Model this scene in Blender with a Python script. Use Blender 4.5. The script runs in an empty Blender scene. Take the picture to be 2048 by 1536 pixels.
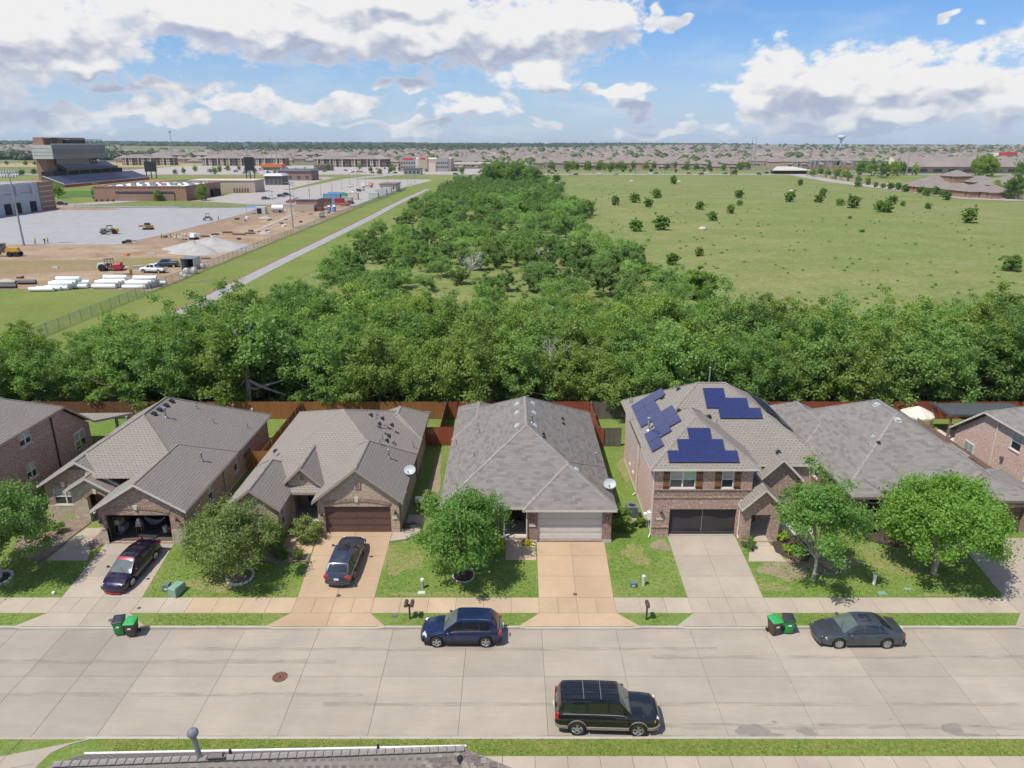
import bpy, math, random
import numpy as np
from mathutils import Vector, Matrix
random.seed(7)
rng = np.random.default_rng(7)
R = math.radians
PI = math.pi
SC = bpy.context.scene
COL = SC.collection
# ---------------------------------------------------------------- camera, sky, sun, exposure
FPX = 1450.0
PITCH = math.atan(480 / 1450.0)
CAMH = 28.0
cd_ = bpy.data.cameras.new('camera')
cd_.sensor_width = 36
cd_.lens = FPX / 2048 * 36
cd_.clip_start = .5
cd_.clip_end = 30000
cam = bpy.data.objects.new('camera', cd_)
cam.location = (0,0, CAMH)
cam.rotation_euler = (PI / 2 - PITCH, 0,0)
COL.objects.link(cam)
SC.camera = cam
SC.view_settings.view_transform = 'Standard'
SC.view_settings.look = 'None'
SC.view_settings.gamma = 1
SC.view_settings.exposure = .0
SC.view_settings.use_curve_mapping = False
SC.cycles.max_bounces = 5
SC.cycles.diffuse_bounces = 2
SC.cycles.glossy_bounces = 2
SC.cycles.transmission_bounces = 2
SC.cycles.transparent_max_bounces = 4
SC.cycles.use_adaptive_sampling = True
SC.cycles.adaptive_threshold = .025
SC.cycles.volume_bounces = 0
SC.cycles.caustics_reflective = False
SC.cycles.caustics_refractive = False
SUN_AZ, SUN_EL = R(233), R(61)        # azimuth clockwise from +Y
SUNV = Vector((math.sin(SUN_AZ) * math.cos(SUN_EL), math.cos(SUN_AZ) * math.cos(SUN_EL), math.sin(SUN_EL)))
sl = bpy.data.lights.new('sun', 'SUN')
sl.energy = 4.9
sl.angle = R(.53)
sl.color = (1.0,.945,.86)
so = bpy.data.objects.new('sun', sl)
so.rotation_euler = (-SUNV).to_track_quat('-Z', 'Y').to_euler()
COL.objects.link(so)
world = bpy.data.worlds.new('World')
SC.world = world
world.use_nodes = True
world.cycles.sampling_method = 'NONE'
class NT:
 """small helper to write node trees"""
 def __init__(s, tree):
  s.t = tree
  s.n = tree.nodes
  s.l = tree.links
 def node(s, typ, ins=None, **kw):
  n = s.n.new(typ)
  for k, v in kw.items():
   setattr(n, k, v)
  if ins:
   for k, v in ins.items():
    s.put(n.inputs[k], v)
  return n
 def put(s, sock, v):
  if hasattr(v, 'is_output') or isinstance(v, bpy.types.NodeSocket):
   s.l.new(v, sock)
  elif isinstance(v, bpy.types.Node):
   s.l.new(v.outputs[0], sock)
  else:
   if sock.type == 'RGBA' and len(v) == 3:
    v = (*v, 1)
   sock.default_value = v
 def math(s, op, a, b=.0, c=None, clamp=False):
  n = s.n.new('ShaderNodeMath')
  n.operation = op
  n.use_clamp = clamp
  s.put(n.inputs[0], a)
  s.put(n.inputs[1], b)
  if c is not None:
   s.put(n.inputs[2], c)
  return n.outputs[0]
 def vmath(s, op, a, b=None, c=None, scale=None):
  n = s.n.new('ShaderNodeVectorMath')
  n.operation = op
  s.put(n.inputs[0], a)
  if b is not None:
   s.put(n.inputs[1], b)
  if c is not None:
   s.put(n.inputs[2], c)
  if scale is not None:
   s.put(n.inputs['Scale'], scale)
  return n.outputs['Value'] if op in ('LENGTH', 'DOT_PRODUCT') else n.outputs[0]
 def mix(s, f, a, b, blend='MIX'):
  n = s.n.new('ShaderNodeMix')
  n.data_type = 'RGBA'
  n.blend_type = blend
  s.put(n.inputs[0], f)
  s.put(n.inputs[6], a)
  s.put(n.inputs[7], b)
  return n.outputs[2]
 def noise(s, vec, scale, detail=4, rough=.55, out='Fac', dist=.0, flat=False):
  n = s.n.new('ShaderNodeTexNoise')
  if flat:
   n.noise_dimensions = '2D'
  s.put(n.inputs['Vector'], vec)
  n.inputs['Scale'].default_value = scale
  n.inputs['Detail'].default_value = detail
  n.inputs['Roughness'].default_value = rough
  n.inputs['Distortion'].default_value = dist
  return n.outputs[out]
 def ramp(s, f, lo, hi, a=.0, b=1.0, smooth=False):
  n = s.n.new('ShaderNodeMapRange')
  if smooth:
   n.interpolation_type = 'SMOOTHSTEP'
  s.put(n.inputs[0], f)
  for i, v in enumerate((lo, hi, a, b)):
   n.inputs[i + 1].default_value = v
  return n.outputs[0]
 def scale(s, vec, sc, off=(0,0,0)):
  return s.vmath('MULTIPLY_ADD', vec, sc, off)
def pxdir(px, py):
 """azimuth, elevation of a photo pixel"""
 a, b = (px - 1024) / FPX, (768 - py) / FPX
 c, s = math.cos(PITCH), math.sin(PITCH)
 d = Vector((a, c + b * s, -s + b * c)).normalized()
 return math.atan2(d.x, d.y), math.asin(d.z)
def build_world():
 nt = NT(world.node_tree)
 nt.n.clear()
 sky = nt.node('ShaderNodeTexSky', sky_type='NISHITA', sun_disc=False, sun_elevation=SUN_EL, sun_rotation=SUN_AZ, altitude=200, air_density=1.0, dust_density=.8, ozone_density=1.6)
 tc = nt.node('ShaderNodeTexCoord').outputs['Generated']
 sep = nt.node('ShaderNodeSeparateXYZ', {0: tc})
 az = nt.math('ARCTAN2', sep.outputs[0], sep.outputs[1])
 el = nt.math('ARCSINE', sep.outputs[2])
 # cumulus groups that stand in the sky ahead: centre, half size in photo units
 blobs = [(620,60,330,62),(400,30,250,50),(820,75,260,55),(1050,55,220,62),(1180,45,120,56),(760,10,320,45),(60,60,190,75),(150,120,95,30),(-120,100,180,90),
   (1080,152,96,34),(1262,196,62,28),(950,214,84,26),(1560,150,62,56),(1640,178,150,52),(1760,152,130,56),(1890,172,120,52),(1800,222,220,32),(2050,205,100,50),
   (180,75,75,34),(20,125,90,40),(960,98,220,30),(820,163,62,22),(340,180,84,24),(215,176,44,14),(1205,188,34,18),(1285,226,64,18),(700,208,76,17),(480,206,80,18),(610,224,84,24),(290,218,64,14),
   (100,236,130,24),(380,236,60,14),(1080,240,44,14),(1520,195,62,34),(1600,222,130,26),(1330,34,20,20),(1356,46,30,13),(1925,52,26,8),(1330,260,110,12),(1650,256,160,12),(820,252,160,12),(-250,210,160,50),(2400,120,220,90),(-450,60,260,110)]
 comb = nt.node('ShaderNodeCombineXYZ', {0: az, 1: el}).outputs[0]
 # ragged edges: the sky coordinates are stirred before the cloud bodies are laid out
 w1 = nt.noise(nt.scale(comb, (13,24,0)),1.0,2,.6, out='Color', flat=True)
 w1 = nt.vmath('SUBTRACT', w1,(.5,.5,.5))
 v = nt.vmath('MULTIPLY_ADD', w1,(.085,.05,.0), comb)
 up = (-.009,.019,0)
 v_up = nt.vmath('ADD', v, up)
 def bodies(vec, lst, k):
  cur = None
  for (px, py, a, h) in lst:
   s0, t0 = pxdir(px, py)
   sx, sy = FPX / a * 1.0, FPX / h * 1.0
   q = nt.vmath('MULTIPLY_ADD', vec, (sx, sy, 0),(-s0 * sx, -t0 * sy, 0))
   ln = nt.vmath('LENGTH', q)
   cur = ln if cur is None else nt.math('SMOOTH_MIN', cur, ln, k)
  return nt.math('SUBTRACT', 1.0, cur)
 body = bodies(v, blobs, .35)
 lo = bodies(v, blobs[:18],.35)
 lo_up = bodies(v_up, blobs[:18],.35)
 # the same kind of cloud goes on all round and overhead
 hz = nt.noise(nt.scale(comb, (3.0,6.5,0),(3.1,1.7,0)),1.0,3,.55, flat=True)
 out = nt.math('MAXIMUM', nt.ramp(nt.math('ABSOLUTE', az),.72,1.0), nt.ramp(el, .17,.3))
 gen = nt.math('MULTIPLY_ADD', nt.math('SUBTRACT', hz, .54),5.0, nt.math('SUBTRACT', out, 1.0))
 body = nt.math('MAXIMUM', body, nt.math('MINIMUM', gen, 1.0))
 def billow(vec, sc, off, det):
  n = nt.node('ShaderNodeTexVoronoi', {0: nt.scale(vec, (sc, sc * 1.45,0), off), 'Scale': 1.0, 'Detail': det, 'Roughness': .5, 'Lacunarity': 2.4}, feature='F1', voronoi_dimensions='2D', normalize=True)
  return n.outputs['Distance']
 wv = nt.vmath('MULTIPLY_ADD', w1,(.03,.02,.0), comb)
 wvu = nt.vmath('ADD', wv, up)
 b0, b1 = billow(wv, 26,(3,1,0),1.0), billow(wvu, 26,(3,1,0),1.0)
 n2 = nt.noise(nt.scale(comb, (38,66,0)),1.0,4,.68, flat=True)
 d0 = nt.math('MULTIPLY_ADD', nt.math('SUBTRACT', .36, b0),.9, body)
 d0 = nt.math('MULTIPLY_ADD', nt.math('SUBTRACT', n2,.5),.9, d0)
 cover = nt.ramp(d0,.02,.40,0,1, True)
 slope = nt.math('SUBTRACT', nt.math('MAXIMUM', lo, -.3), nt.math('MAXIMUM', lo_up, -.3))
 lit = nt.math('MULTIPLY_ADD', nt.math('SUBTRACT', b1, b0),.55, nt.math('MULTIPLY', slope, .85))
 lit = nt.math('MULTIPLY_ADD', nt.math('SUBTRACT', n2,.5),.5, lit)
 lit = nt.ramp(lit, -.40,.20,0,1, True)
 thin = nt.ramp(d0,.05,.6,1,0, True)
 base = nt.mix(lit, (.46,.52,.67),(1.0,.99,.975))
 base = nt.mix(nt.math('MULTIPLY', thin, .45), base, (.93,.95,1.0))
 cl = nt.vmath('SCALE', base, scale=9.0)
 # pale band low over the land
 low = nt.ramp(el, .0,.16,1.0,.0, True)
 hazec = nt.mix(nt.math('MULTIPLY', low, .62), nt.vmath('MULTIPLY', sky.outputs[0],(.70,1.0,1.42)),(5.6,6.6,8.2))
 cover = nt.math('MULTIPLY', cover, nt.ramp(el, .0,.05,.6,.97))
 # thin veils
 veil = nt.noise(nt.scale(comb, (9,34,0),(2,7,0)),1.0,3,.6, flat=True)
 veil = nt.math('MULTIPLY', nt.ramp(veil, .50,.76,0,.4), nt.ramp(el, .03,.14,1.0,.35))
 c0 = nt.mix(veil, hazec, (7.2,7.7,8.6))
 c1 = nt.mix(cover, c0, cl)
 bg = nt.node('ShaderNodeBackground', {'Color': c1, 'Strength': .1})
 nt.put(nt.node('ShaderNodeOutputWorld').inputs[0], bg.outputs[0])
build_world()
# ---------------------------------------------------------------- photo-pixel to ground helpers (surveying only)
_c, _s = math.cos(PITCH), math.sin(PITCH)
def at(px, py, z=1.0):
 a, b = (px - 1024) / FPX, (768 - py) / FPX
 d = (a, _c + b * _s, -_s + b * _c)
 t = (z - CAMH) / d[2]
 return Vector((d[0] * t, d[1] * t, z))
def aty(px, py, y):
 a, b = (px - 1024) / FPX, (768 - py) / FPX
 d = (a, _c + b * _s, -_s + b * _c)
 t = y / d[1]
 return Vector((d[0] * t, y, CAMH + d[2] * t))
# ---------------------------------------------------------------- scene objects
LOC = {}
def setp(o, label=None, cat=None, group=None, kind=None):
 if label:
  o['label'] = label
 if cat:
  o['category'] = cat
 if group:
  o['group'] = group
 if kind:
  o['kind'] = kind
 return o
def thing(name, label, cat, loc=(0,0,0), rz=.0, group=None):
 o = bpy.data.objects.new(name, None)
 o.empty_display_size = .3
 o.location = loc
 o.rotation_euler = (0,0, rz)
 COL.objects.link(o)
 return setp(o, label, cat, group)
def copy_tree(o, parent=None):
 c = o.copy()
 COL.objects.link(c)
 if parent is not None:
  c.parent = parent
 for ch in list(o.children):
  copy_tree(ch, c)
 return c
def wloc(p):
 l = Vector((0,0,0))
 while p is not None:
  l += p.location
  p = p.parent
 return l
class MB:
 def __init__(s):
  s.v, s.f, s.m = [],[],[]
 def poly(s, pts, m=0):
  i = len(s.v)
  s.v += [tuple(p) for p in pts]
  s.f.append(tuple(range(i, i + len(pts))))
  s.m.append(m)
  return s
 def box(s, x0, x1, y0, y1, z0, z1, m=0):
  i = len(s.v)
  s.v += [(x0, y0, z0),(x1, y0, z0),(x1, y1, z0),(x0, y1, z0),(x0, y0, z1),(x1, y0, z1),(x1, y1, z1),(x0, y1, z1)]
  for f in ((0,3,2,1),(4,5,6,7),(0,1,5,4),(1,2,6,5),(2,3,7,6),(3,0,4,7)):
   s.f.append(tuple(i + k for k in f))
   s.m.append(m)
  return s
 def obox(s, c, size, rz=.0, m=0, top=1.0, rx=.0, ry=.0):
  """box centred in xy, base at c.z; top scales the upper face"""
  i = len(s.v)
  sx, sy, sz = size[0] / 2, size[1] / 2, size[2]
  M = Matrix.Translation(Vector(c)) @ Matrix.Rotation(rz, 4, 'Z') @ Matrix.Rotation(ry, 4, 'Y') @ Matrix.Rotation(rx, 4, 'X')
  P = [(-sx, -sy, 0),(sx, -sy, 0),(sx, sy, 0),(-sx, sy, 0)]
  P += [(p[0] * top, p[1] * top, sz) for p in P]
  s.v += [tuple(M @ Vector(p)) for p in P]
  for f in ((0,3,2,1),(4,5,6,7),(0,1,5,4),(1,2,6,5),(2,3,7,6),(3,0,4,7)):
   s.f.append(tuple(i + k for k in f))
   s.m.append(m)
  return s
 def tube(s, pts, rs, n=6, m=0, caps=True):
  pts = [Vector(p) for p in pts]
  if not hasattr(rs, '__len__'):
   rs = [rs] * len(pts)
  rows = []
  for k, p in enumerate(pts):
   d = (pts[min(k + 1, len(pts) - 1)] - pts[max(k - 1,0)]).normalized()
   a = d.orthogonal() if abs(d.z) < .99 else Vector((1,0,0))
   if abs(d.z) < .99:
    a = Vector((0,0,1)).cross(d).normalized()
   b = d.cross(a).normalized()
   a = b.cross(d).normalized()
   rows.append([p + (a * math.cos(2 * PI * j / n) + b * math.sin(2 * PI * j / n)) * rs[k] for j in range(n)])
  s.grid(rows, m, True)
  if caps:
   s.poly(rows[0][::-1], m)
   s.poly(rows[-1], m)
  return s
 def cyl(s, p0, p1, r0, r1=None, n=8, m=0, caps=True):
  return s.tube([p0, p1],[r0, r0 if r1 is None else r1], n, m, caps)
 def lathe(s, c, prof, n=16, m=0, axis='z'):
  rows = []
  for r, z in prof:
   row = []
   for j in range(n):
    a = 2 * PI * j / n
    if axis == 'z':
     row.append((c[0] + r * math.cos(a), c[1] + r * math.sin(a), c[2] + z))
    else:
     row.append((c[0] + r * math.cos(a), c[1] + z, c[2] + r * math.sin(a)))
   rows.append(row)
  return s.grid(rows, m, True)
 def grid(s, rows, m=0, closed=False):
  i = len(s.v)
  n = len(rows[0])
  for r in rows:
   s.v += [tuple(p) for p in r]
  for k in range(len(rows) - 1):
   for j in range(n if closed else n - 1):
    a, b = i + k * n + j, i + k * n + (j + 1) % n
    s.f.append((a, b, b + n, a + n))
    s.m.append(m)
  return s
 def blob(s, c, r, seed=0, m=0, n=7, rows=5, rough=.25):
  q = random.Random(seed)
  rr = [[1 + q.uniform(-rough, rough) for _ in range(n)] for _ in range(rows + 1)]
  g = []
  for k in range(rows + 1):
   th = PI * k / rows
   row = []
   for j in range(n):
    a = 2 * PI * j / n
    e = rr[k][j] if 0 < k < rows else 1
    row.append((c[0] + r[0] * math.sin(th) * math.cos(a) * e, c[1] + r[1] * math.sin(th) * math.sin(a) * e, c[2] - r[2] * math.cos(th) * e))
   g.append(row)
  return s.grid(g, m, True)
 def mesh(s, name, mats, off=(0,0,0), uv=True, smooth=None):
  me = bpy.data.meshes.new(name)
  V = np.array(s.v, dtype=np.float64).reshape(-1,3)
  me.from_pydata((V - np.array(off)).tolist(),[], s.f)
  for m in mats:
   me.materials.append(m)
  if len(mats) > 1:
   me.polygons.foreach_set('material_index', s.m)
  if uv:
   np_ = len(me.polygons)
   nor = np.zeros(np_ * 3)
   me.polygons.foreach_get('normal', nor)
   nor = nor.reshape(-1,3)
   tot = np.zeros(np_, dtype=np.int32)
   me.polygons.foreach_get('loop_total', tot)
   vi = np.zeros(len(me.loops), dtype=np.int32)
   me.loops.foreach_get('vertex_index', vi)
   N = np.repeat(nor, tot, axis=0)
   h = np.hypot(N[:, 0], N[:, 1])
   flat = h < .1
   h = np.where(flat, 1, h)
   T = np.stack([-N[:, 1] / h, N[:, 0] / h, np.zeros(len(h))],1)
   T[flat] = (1,0,0)
   B = np.cross(N, T)
   B[flat] = (0,1,0)
   P = V[vi]
   u = np.stack([(P * T).sum(1),(P * B).sum(1)],1)
   l = me.uv_layers.new(name='UVMap')
   l.data.foreach_set('uv', u.ravel())
  if smooth is not None:
   me.polygons.foreach_set('use_smooth', [True] * len(me.polygons))
   me.set_sharp_from_angle(angle=R(smooth))
  me.update()
  return me
 def build(s, name, mats, parent=None, uv=True, smooth=None, **kw):
  if not isinstance(mats, (list, tuple)):
   mats = [mats]
  off = wloc(parent) if parent is not None else Vector((0,0,0))
  o = bpy.data.objects.new(name, s.mesh(name, mats, off, uv, smooth))
  COL.objects.link(o)
  if parent is not None:
   o.parent = parent
  setp(o, **kw)
  return o
def link_mesh(name, me, parent=None, loc=(0,0,0), rz=.0, scale=None, **kw):
 o = bpy.data.objects.new(name, me)
 COL.objects.link(o)
 o.location = loc
 o.rotation_euler = (0,0, rz)
 if scale is not None:
  o.scale = scale if hasattr(scale, '__len__') else (scale,) * 3
 if parent is not None:
  o.parent = parent
 return setp(o, **kw)
# ---------------------------------------------------------------- materials
M = {}
def newmat(name):
 m = bpy.data.materials.new(name)
 m.use_nodes = True
 nt = NT(m.node_tree)
 nt.n.clear()
 M[name] = m
 return nt
def finish(nt, col, rough=.8, metal=.0, bump=None, bstr=.2, bdist=.02, coat=.0, spec=.5, emit=None):
 p = nt.node('ShaderNodeBsdfPrincipled')
 nt.put(p.inputs['Base Color'], col)
 nt.put(p.inputs['Roughness'], rough)
 p.inputs['Metallic'].default_value = metal
 p.inputs['Specular IOR Level'].default_value = spec
 if coat:
  p.inputs['Coat Weight'].default_value = coat
  p.inputs['Coat Roughness'].default_value = .04
 if bump is not None:
  b = nt.node('ShaderNodeBump', {'Strength': bstr, 'Distance': bdist, 'Height': bump})
  nt.put(p.inputs['Normal'], b.outputs[0])
 o = nt.node('ShaderNodeOutputMaterial')
 nt.put(o.inputs[0], p.outputs[0])
 return p
def pos(nt):
 return nt.node('ShaderNodeNewGeometry').outputs['Position']
def uvc(nt):
 return nt.node('ShaderNodeUVMap', uv_map='UVMap').outputs[0]
def objc(nt):
 return nt.node('ShaderNodeTexCoord').outputs['Object']
def orand(nt):
 return nt.node('ShaderNodeObjectInfo').outputs['Random']
def plain(name, col, rough=.6, metal=.0, coat=.0, var=.12, nscale=3.0, spec=.5):
 """paint, metal, plastic with a little dirt"""
 nt = newmat(name)
 n = nt.noise(objc(nt), nscale, 5,.6)
 c = nt.mix(nt.ramp(n, .3,.75),[x * (1 - var) for x in col],[min(1, x * (1 + var)) for x in col])
 r = nt.ramp(n, .3,.7, max(.02, rough - .06), min(1, rough + .08))
 finish(nt, c, r, metal, None, coat=coat, spec=spec)
 return M[name]
def concrete(name, c, streak=True, stain=.5):
 nt = newmat(name)
 p = pos(nt)
 big = nt.noise(p, .35,5,.6)
 mid = nt.noise(p, 2.2,6,.65)
 fine = nt.noise(p, 28,3,.7)
 col = nt.mix(nt.ramp(big, .3,.72),[x * .86 for x in c],[x * 1.1 for x in c])
 col = nt.mix(nt.ramp(mid, .52,.78,0,.35 * stain), col, [x * .62 for x in c])
 tint = nt.noise(p, .9,3,.5)
 col = nt.mix(nt.ramp(tint, .55,.75,0,.3), col, (c[0] * 1.08, c[1] * .97, c[2] * .84))
 if streak:
  st = nt.noise(nt.scale(p, (.5,16,1)),1.0,4,.7)
  col = nt.mix(nt.ramp(st, .42,.72,0,.42), col, [x * .72 for x in c])
  st2 = nt.noise(nt.scale(p, (.12,1.2,1)),1.0,4,.7)
  col = nt.mix(nt.ramp(st2,.45,.68,0,.42), col, [x * .78 for x in c])
 col = nt.mix(nt.ramp(fine, .35,.65,.0,.14), col, [x * .7 for x in c])
 r = orand(nt)
 br = nt.ramp(r, 0,1,.93,1.06)
 col = nt.vmath('SCALE', col, scale=br)
 finish(nt, col, .88, bump=fine, bstr=.25, bdist=.006)
 return M[name]
def ground(name, ca, cb, cc, s1=.25, s2=1.6, s3=14.0, bump=.05, cd=None, sd=.02):
 """grass, dirt: three colours mixed by patches, and fine grain"""
 nt = newmat(name)
 p = pos(nt)
 n1 = nt.noise(p, s1,6,.62)
 n2 = nt.noise(p, s2,5,.65, dist=.4)
 n3 = nt.noise(p, s3,4,.7)
 col = nt.mix(nt.ramp(n1,.36,.66,0,1, True), ca, cb)
 col = nt.mix(nt.ramp(n2,.5,.74,0,.75), col, cc)
 if cd is not None:
  n4 = nt.noise(p, sd, 5,.6)
  col = nt.mix(nt.ramp(n4,.48,.64,0,.8, True), col, cd)
 col = nt.mix(nt.ramp(n3,.36,.66,.0,.62), col, [x * .42 for x in ca])
 n5 = nt.noise(p, s3 * .36,3,.7)
 col = nt.mix(nt.ramp(n5,.55,.72,.0,.5), col, [min(1, x * 1.25) for x in cc])
 finish(nt, col, .95, bump=n3, bstr=.6, bdist=bump, spec=.2)
 return M[name]
def brick(name, cols, mortar, w=.21, h=.075, herring=False):
 nt = newmat(name)
 u = uvc(nt)
 if herring:
  u = nt.node('ShaderNodeVectorRotate', {0: u, 'Angle': R(45)}, rotation_type='Z_AXIS').outputs[0]
 b = nt.node('ShaderNodeTexBrick', {0: u, 'Color1': cols[0], 'Color2': cols[1], 'Mortar': mortar, 'Scale': 1.0, 'Mortar Size': .009, 'Mortar Smooth': .2, 'Bias': .0, 'Brick Width': w, 'Row Height': h})
 # a third brick colour picked out per brick
 cell = nt.node('ShaderNodeTexBrick', {0: nt.scale(u, (1,1,1),(w * .0, h * 7,0)), 'Color1': (0,0,0), 'Color2': (1,1,1), 'Mortar': (0,0,0), 'Scale': 1.0, 'Mortar Size': .009, 'Brick Width': w, 'Row Height': h, 'Bias': -.25})
 k = nt.node('ShaderNodeSeparateColor', {0: cell.outputs[0]}).outputs[0]
 col = nt.mix(nt.ramp(k, .55,.8), b.outputs[0], cols[2])
 big = nt.noise(u, .8,4)
 col = nt.mix(nt.ramp(big, .35,.7,0,.22), col, [x * .7 for x in cols[0]])
 sp = nt.noise(nt.scale(u, (5.5,9,1)),1.0,2,.7)
 col = nt.mix(nt.ramp(sp, .56,.66,0,.7), col, [min(1, x * 1.25) for x in cols[2]])
 col = nt.mix(nt.ramp(sp, .44,.34,0,.6), col, [x * .55 for x in cols[1]])
 finish(nt, col, .9, bump=b.outputs['Fac'], bstr=-.5, bdist=.008, spec=.2)
 return M[name]
def shingle(name, c1, c2, c3, dash=True, patch=.0):
 """asphalt shingles: staggered tabs, colour blends from tab to tab, grit"""
 nt = newmat(name)
 u = uvc(nt)
 wob = nt.noise(u, 1.3,2, out='Color')
 u2 = nt.vmath('MULTIPLY_ADD', wob, (.12,.03,0), u)
 w, h = (.30,.22) if dash else (.5,.24)
 sp = nt.node('ShaderNodeSeparateXYZ', {0: u2})
 vv = nt.math('DIVIDE', sp.outputs[1], h)
 row = nt.math('FLOOR', vv)
 fv = nt.math('FRACT', vv)
 uu = nt.math('ADD', nt.math('DIVIDE', sp.outputs[0], w), nt.math('MULTIPLY', row, .5 if dash else .37))
 fu = nt.math('FRACT', uu)
 cell = nt.node('ShaderNodeTexWhiteNoise', {0: nt.node('ShaderNodeCombineXYZ', {0: nt.math('FLOOR', uu),1: row}).outputs[0]}, noise_dimensions='2D').outputs[0]
 col = nt.mix(cell, c1, c3)
 if dash:
  m = nt.math('MULTIPLY', nt.ramp(fv, .36,.5,1,0), nt.ramp(nt.math('ABSOLUTE', nt.math('SUBTRACT', fu, .5)),.24,.32,1,0))
  col = nt.mix(nt.math('MULTIPLY', m, nt.ramp(cell, 0,1,.15,1.0)), col, [x * .66 for x in c2])
 else:
  col = nt.mix(nt.ramp(cell, .45,.95,0,.85), col, [x * .92 for x in c2])
  m = nt.ramp(fv, .0,.16,1,0)
  col = nt.mix(nt.math('MULTIPLY', m, .35), col, [x * .5 for x in c2])
 big = nt.noise(u, .45,4,.6)
 col = nt.mix(nt.ramp(big, .3,.75,0,.3), col, [x * .74 for x in c1])
 if patch:
  pt = nt.noise(nt.scale(u, (1.1,2.6,1)),1.0,3,.7)
  col = nt.mix(nt.ramp(pt, .42,.64,0, patch), col, [x * .6 for x in c1])
 grit = nt.noise(u, 18,2,.7)
 col = nt.mix(nt.ramp(grit, .35,.7,0,.35), col, [x * .5 for x in c1])
 finish(nt, col, .92, bump=m, bstr=-.5, bdist=.012, spec=.2)
 return M[name]
def stone(name, c1, c2, mortar, s=2.6):
 nt = newmat(name)
 u = uvc(nt)
 wob = nt.noise(u, 3.0,3, out='Color')
 u2 = nt.vmath('MULTIPLY_ADD', wob, (.12,.12,0), nt.scale(u, (1,1.7,1)))
 v = nt.node('ShaderNodeTexVoronoi', {0: u2, 'Scale': s}, feature='F1')
 e = nt.node('ShaderNodeTexVoronoi', {0: u2, 'Scale': s}, feature='DISTANCE_TO_EDGE')
 k = nt.node('ShaderNodeSeparateColor', {0: v.outputs['Color']}).outputs[0]
 col = nt.mix(k, c1, c2)
 f = nt.noise(u, 9,4)
 col = nt.mix(nt.ramp(f, .4,.7,0,.35), col, [x * .65 for x in c1])
 ed = nt.ramp(e.outputs['Distance'],.01,.05)
 col = nt.mix(ed, mortar, col)
 finish(nt, col, .9, bump=ed, bstr=.6, bdist=.02, spec=.2)
 return M[name]
def foliage(name, ca, cb, cc, trans=.42):
 nt = newmat(name)
 isl = nt.node('ShaderNodeNewGeometry').outputs['Random Per Island']
 r = orand(nt)
 p = pos(nt)
 n = nt.noise(p, .7,3)
 f = nt.math('MULTIPLY_ADD', isl, .62, nt.math('MULTIPLY', r, .38))
 col = nt.mix(f, ca, cb)
 r2 = nt.math('FRACT', nt.math('MULTIPLY', r, 7.31))
 col = nt.mix(nt.ramp(r2,.35,1,0,.6), col, (cb[0] * 1.12, cb[1] * 1.05, cb[2]))
 col = nt.vmath('SCALE', col, scale=nt.ramp(nt.math('FRACT', nt.math('MULTIPLY', r, 3.17)),0,1,.82,1.15))
 col = nt.mix(nt.ramp(n, .45,.75,0,.6), col, cc)
 d = nt.node('ShaderNodeBsdfPrincipled', {'Base Color': col, 'Roughness': .55})
 d.inputs['Specular IOR Level'].default_value = .3
 tcol = nt.vmath('MULTIPLY', col, (1.25,1.5,.55))
 t = nt.node('ShaderNodeBsdfTranslucent', {0: tcol})
 mx = nt.node('ShaderNodeMixShader', {0: trans, 1: d.outputs[0],2: t.outputs[0]})
 nt.put(nt.node('ShaderNodeOutputMaterial').inputs[0], mx.outputs[0])
 return M[name]
def fence_wood(name, c1, c2):
 nt = newmat(name)
 p = pos(nt)
 isl = nt.node('ShaderNodeNewGeometry').outputs['Random Per Island']
 n = nt.noise(nt.scale(p, (9,9,.8)),1.0,5,.65)
 col = nt.mix(nt.math('MULTIPLY_ADD', isl, .7, nt.math('MULTIPLY', n, .3)), c1, c2)
 n2 = nt.noise(p, .5,3)
 col = nt.mix(nt.ramp(n2,.4,.7,0,.35), col, [x * .55 for x in c1])
 finish(nt, col, .9, spec=.15)
 return M[name]
concrete('road_concrete', (.385,.332,.266))
concrete('road_old', (.337,.296,.245))
concrete('walk_concrete', (.418,.351,.271), streak=False, stain=.7)
concrete('walk_tan', (.465,.347,.233), streak=False, stain=.5)
concrete('drive_tan', (.446,.318,.204), streak=False, stain=.5)
concrete('drive_grey', (.385,.328,.261), streak=False, stain=.9)
concrete('kerb_concrete', (.427,.389,.332), streak=False)
concrete('far_concrete', (.351,.318,.285), streak=False, stain=.4)
concrete('path_asphalt', (.31,.30,.285), streak=False)
concrete('gravel_pad', (.332,.328,.323), streak=True, stain=.6)
concrete('foundation', (.5,.46,.41), streak=False)
plain('joint', (.17,.145,.12),.95)
ground('lawn', (.145,.228,.042),(.20,.27,.062),(.29,.265,.115),.3,.9,11, cd=(.115,.225,.035), sd=.12)
ground('verge', (.15,.21,.04),(.21,.235,.055),(.28,.25,.085),.6,1.5,11)
ground('field', (.175,.222,.058),(.252,.26,.092),(.285,.25,.135),.05,.16,1.6, cd=(.165,.225,.055), sd=.012)
ground('mown', (.155,.21,.042),(.205,.24,.06),(.27,.26,.09),.07,.6,6.0)
ground('dirt', (.33,.225,.135),(.46,.345,.23),(.27,.185,.115),.12,.35,2.0, cd=(.42,.33,.235), sd=.05)
ground('dry_grass', (.30,.22,.12),(.23,.22,.075),(.33,.235,.15),.10,.7,5.0)
ground('turf_green', (.075,.16,.03),(.09,.18,.035),(.13,.19,.05),.05,.5,3.0)
ground('tan_field', (.42,.33,.16),(.38,.33,.15),(.33,.31,.13),.02,.1,2.0)
ground('mulch', (.075,.05,.04),(.10,.07,.055),(.13,.10,.08),2,6,30)
ground('mulch_pale', (.26,.19,.15),(.34,.26,.21),(.18,.13,.11),2,6,30)
ground('gravel', (.42,.40,.38),(.50,.48,.45),(.32,.30,.28),.5,2,12)
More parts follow.
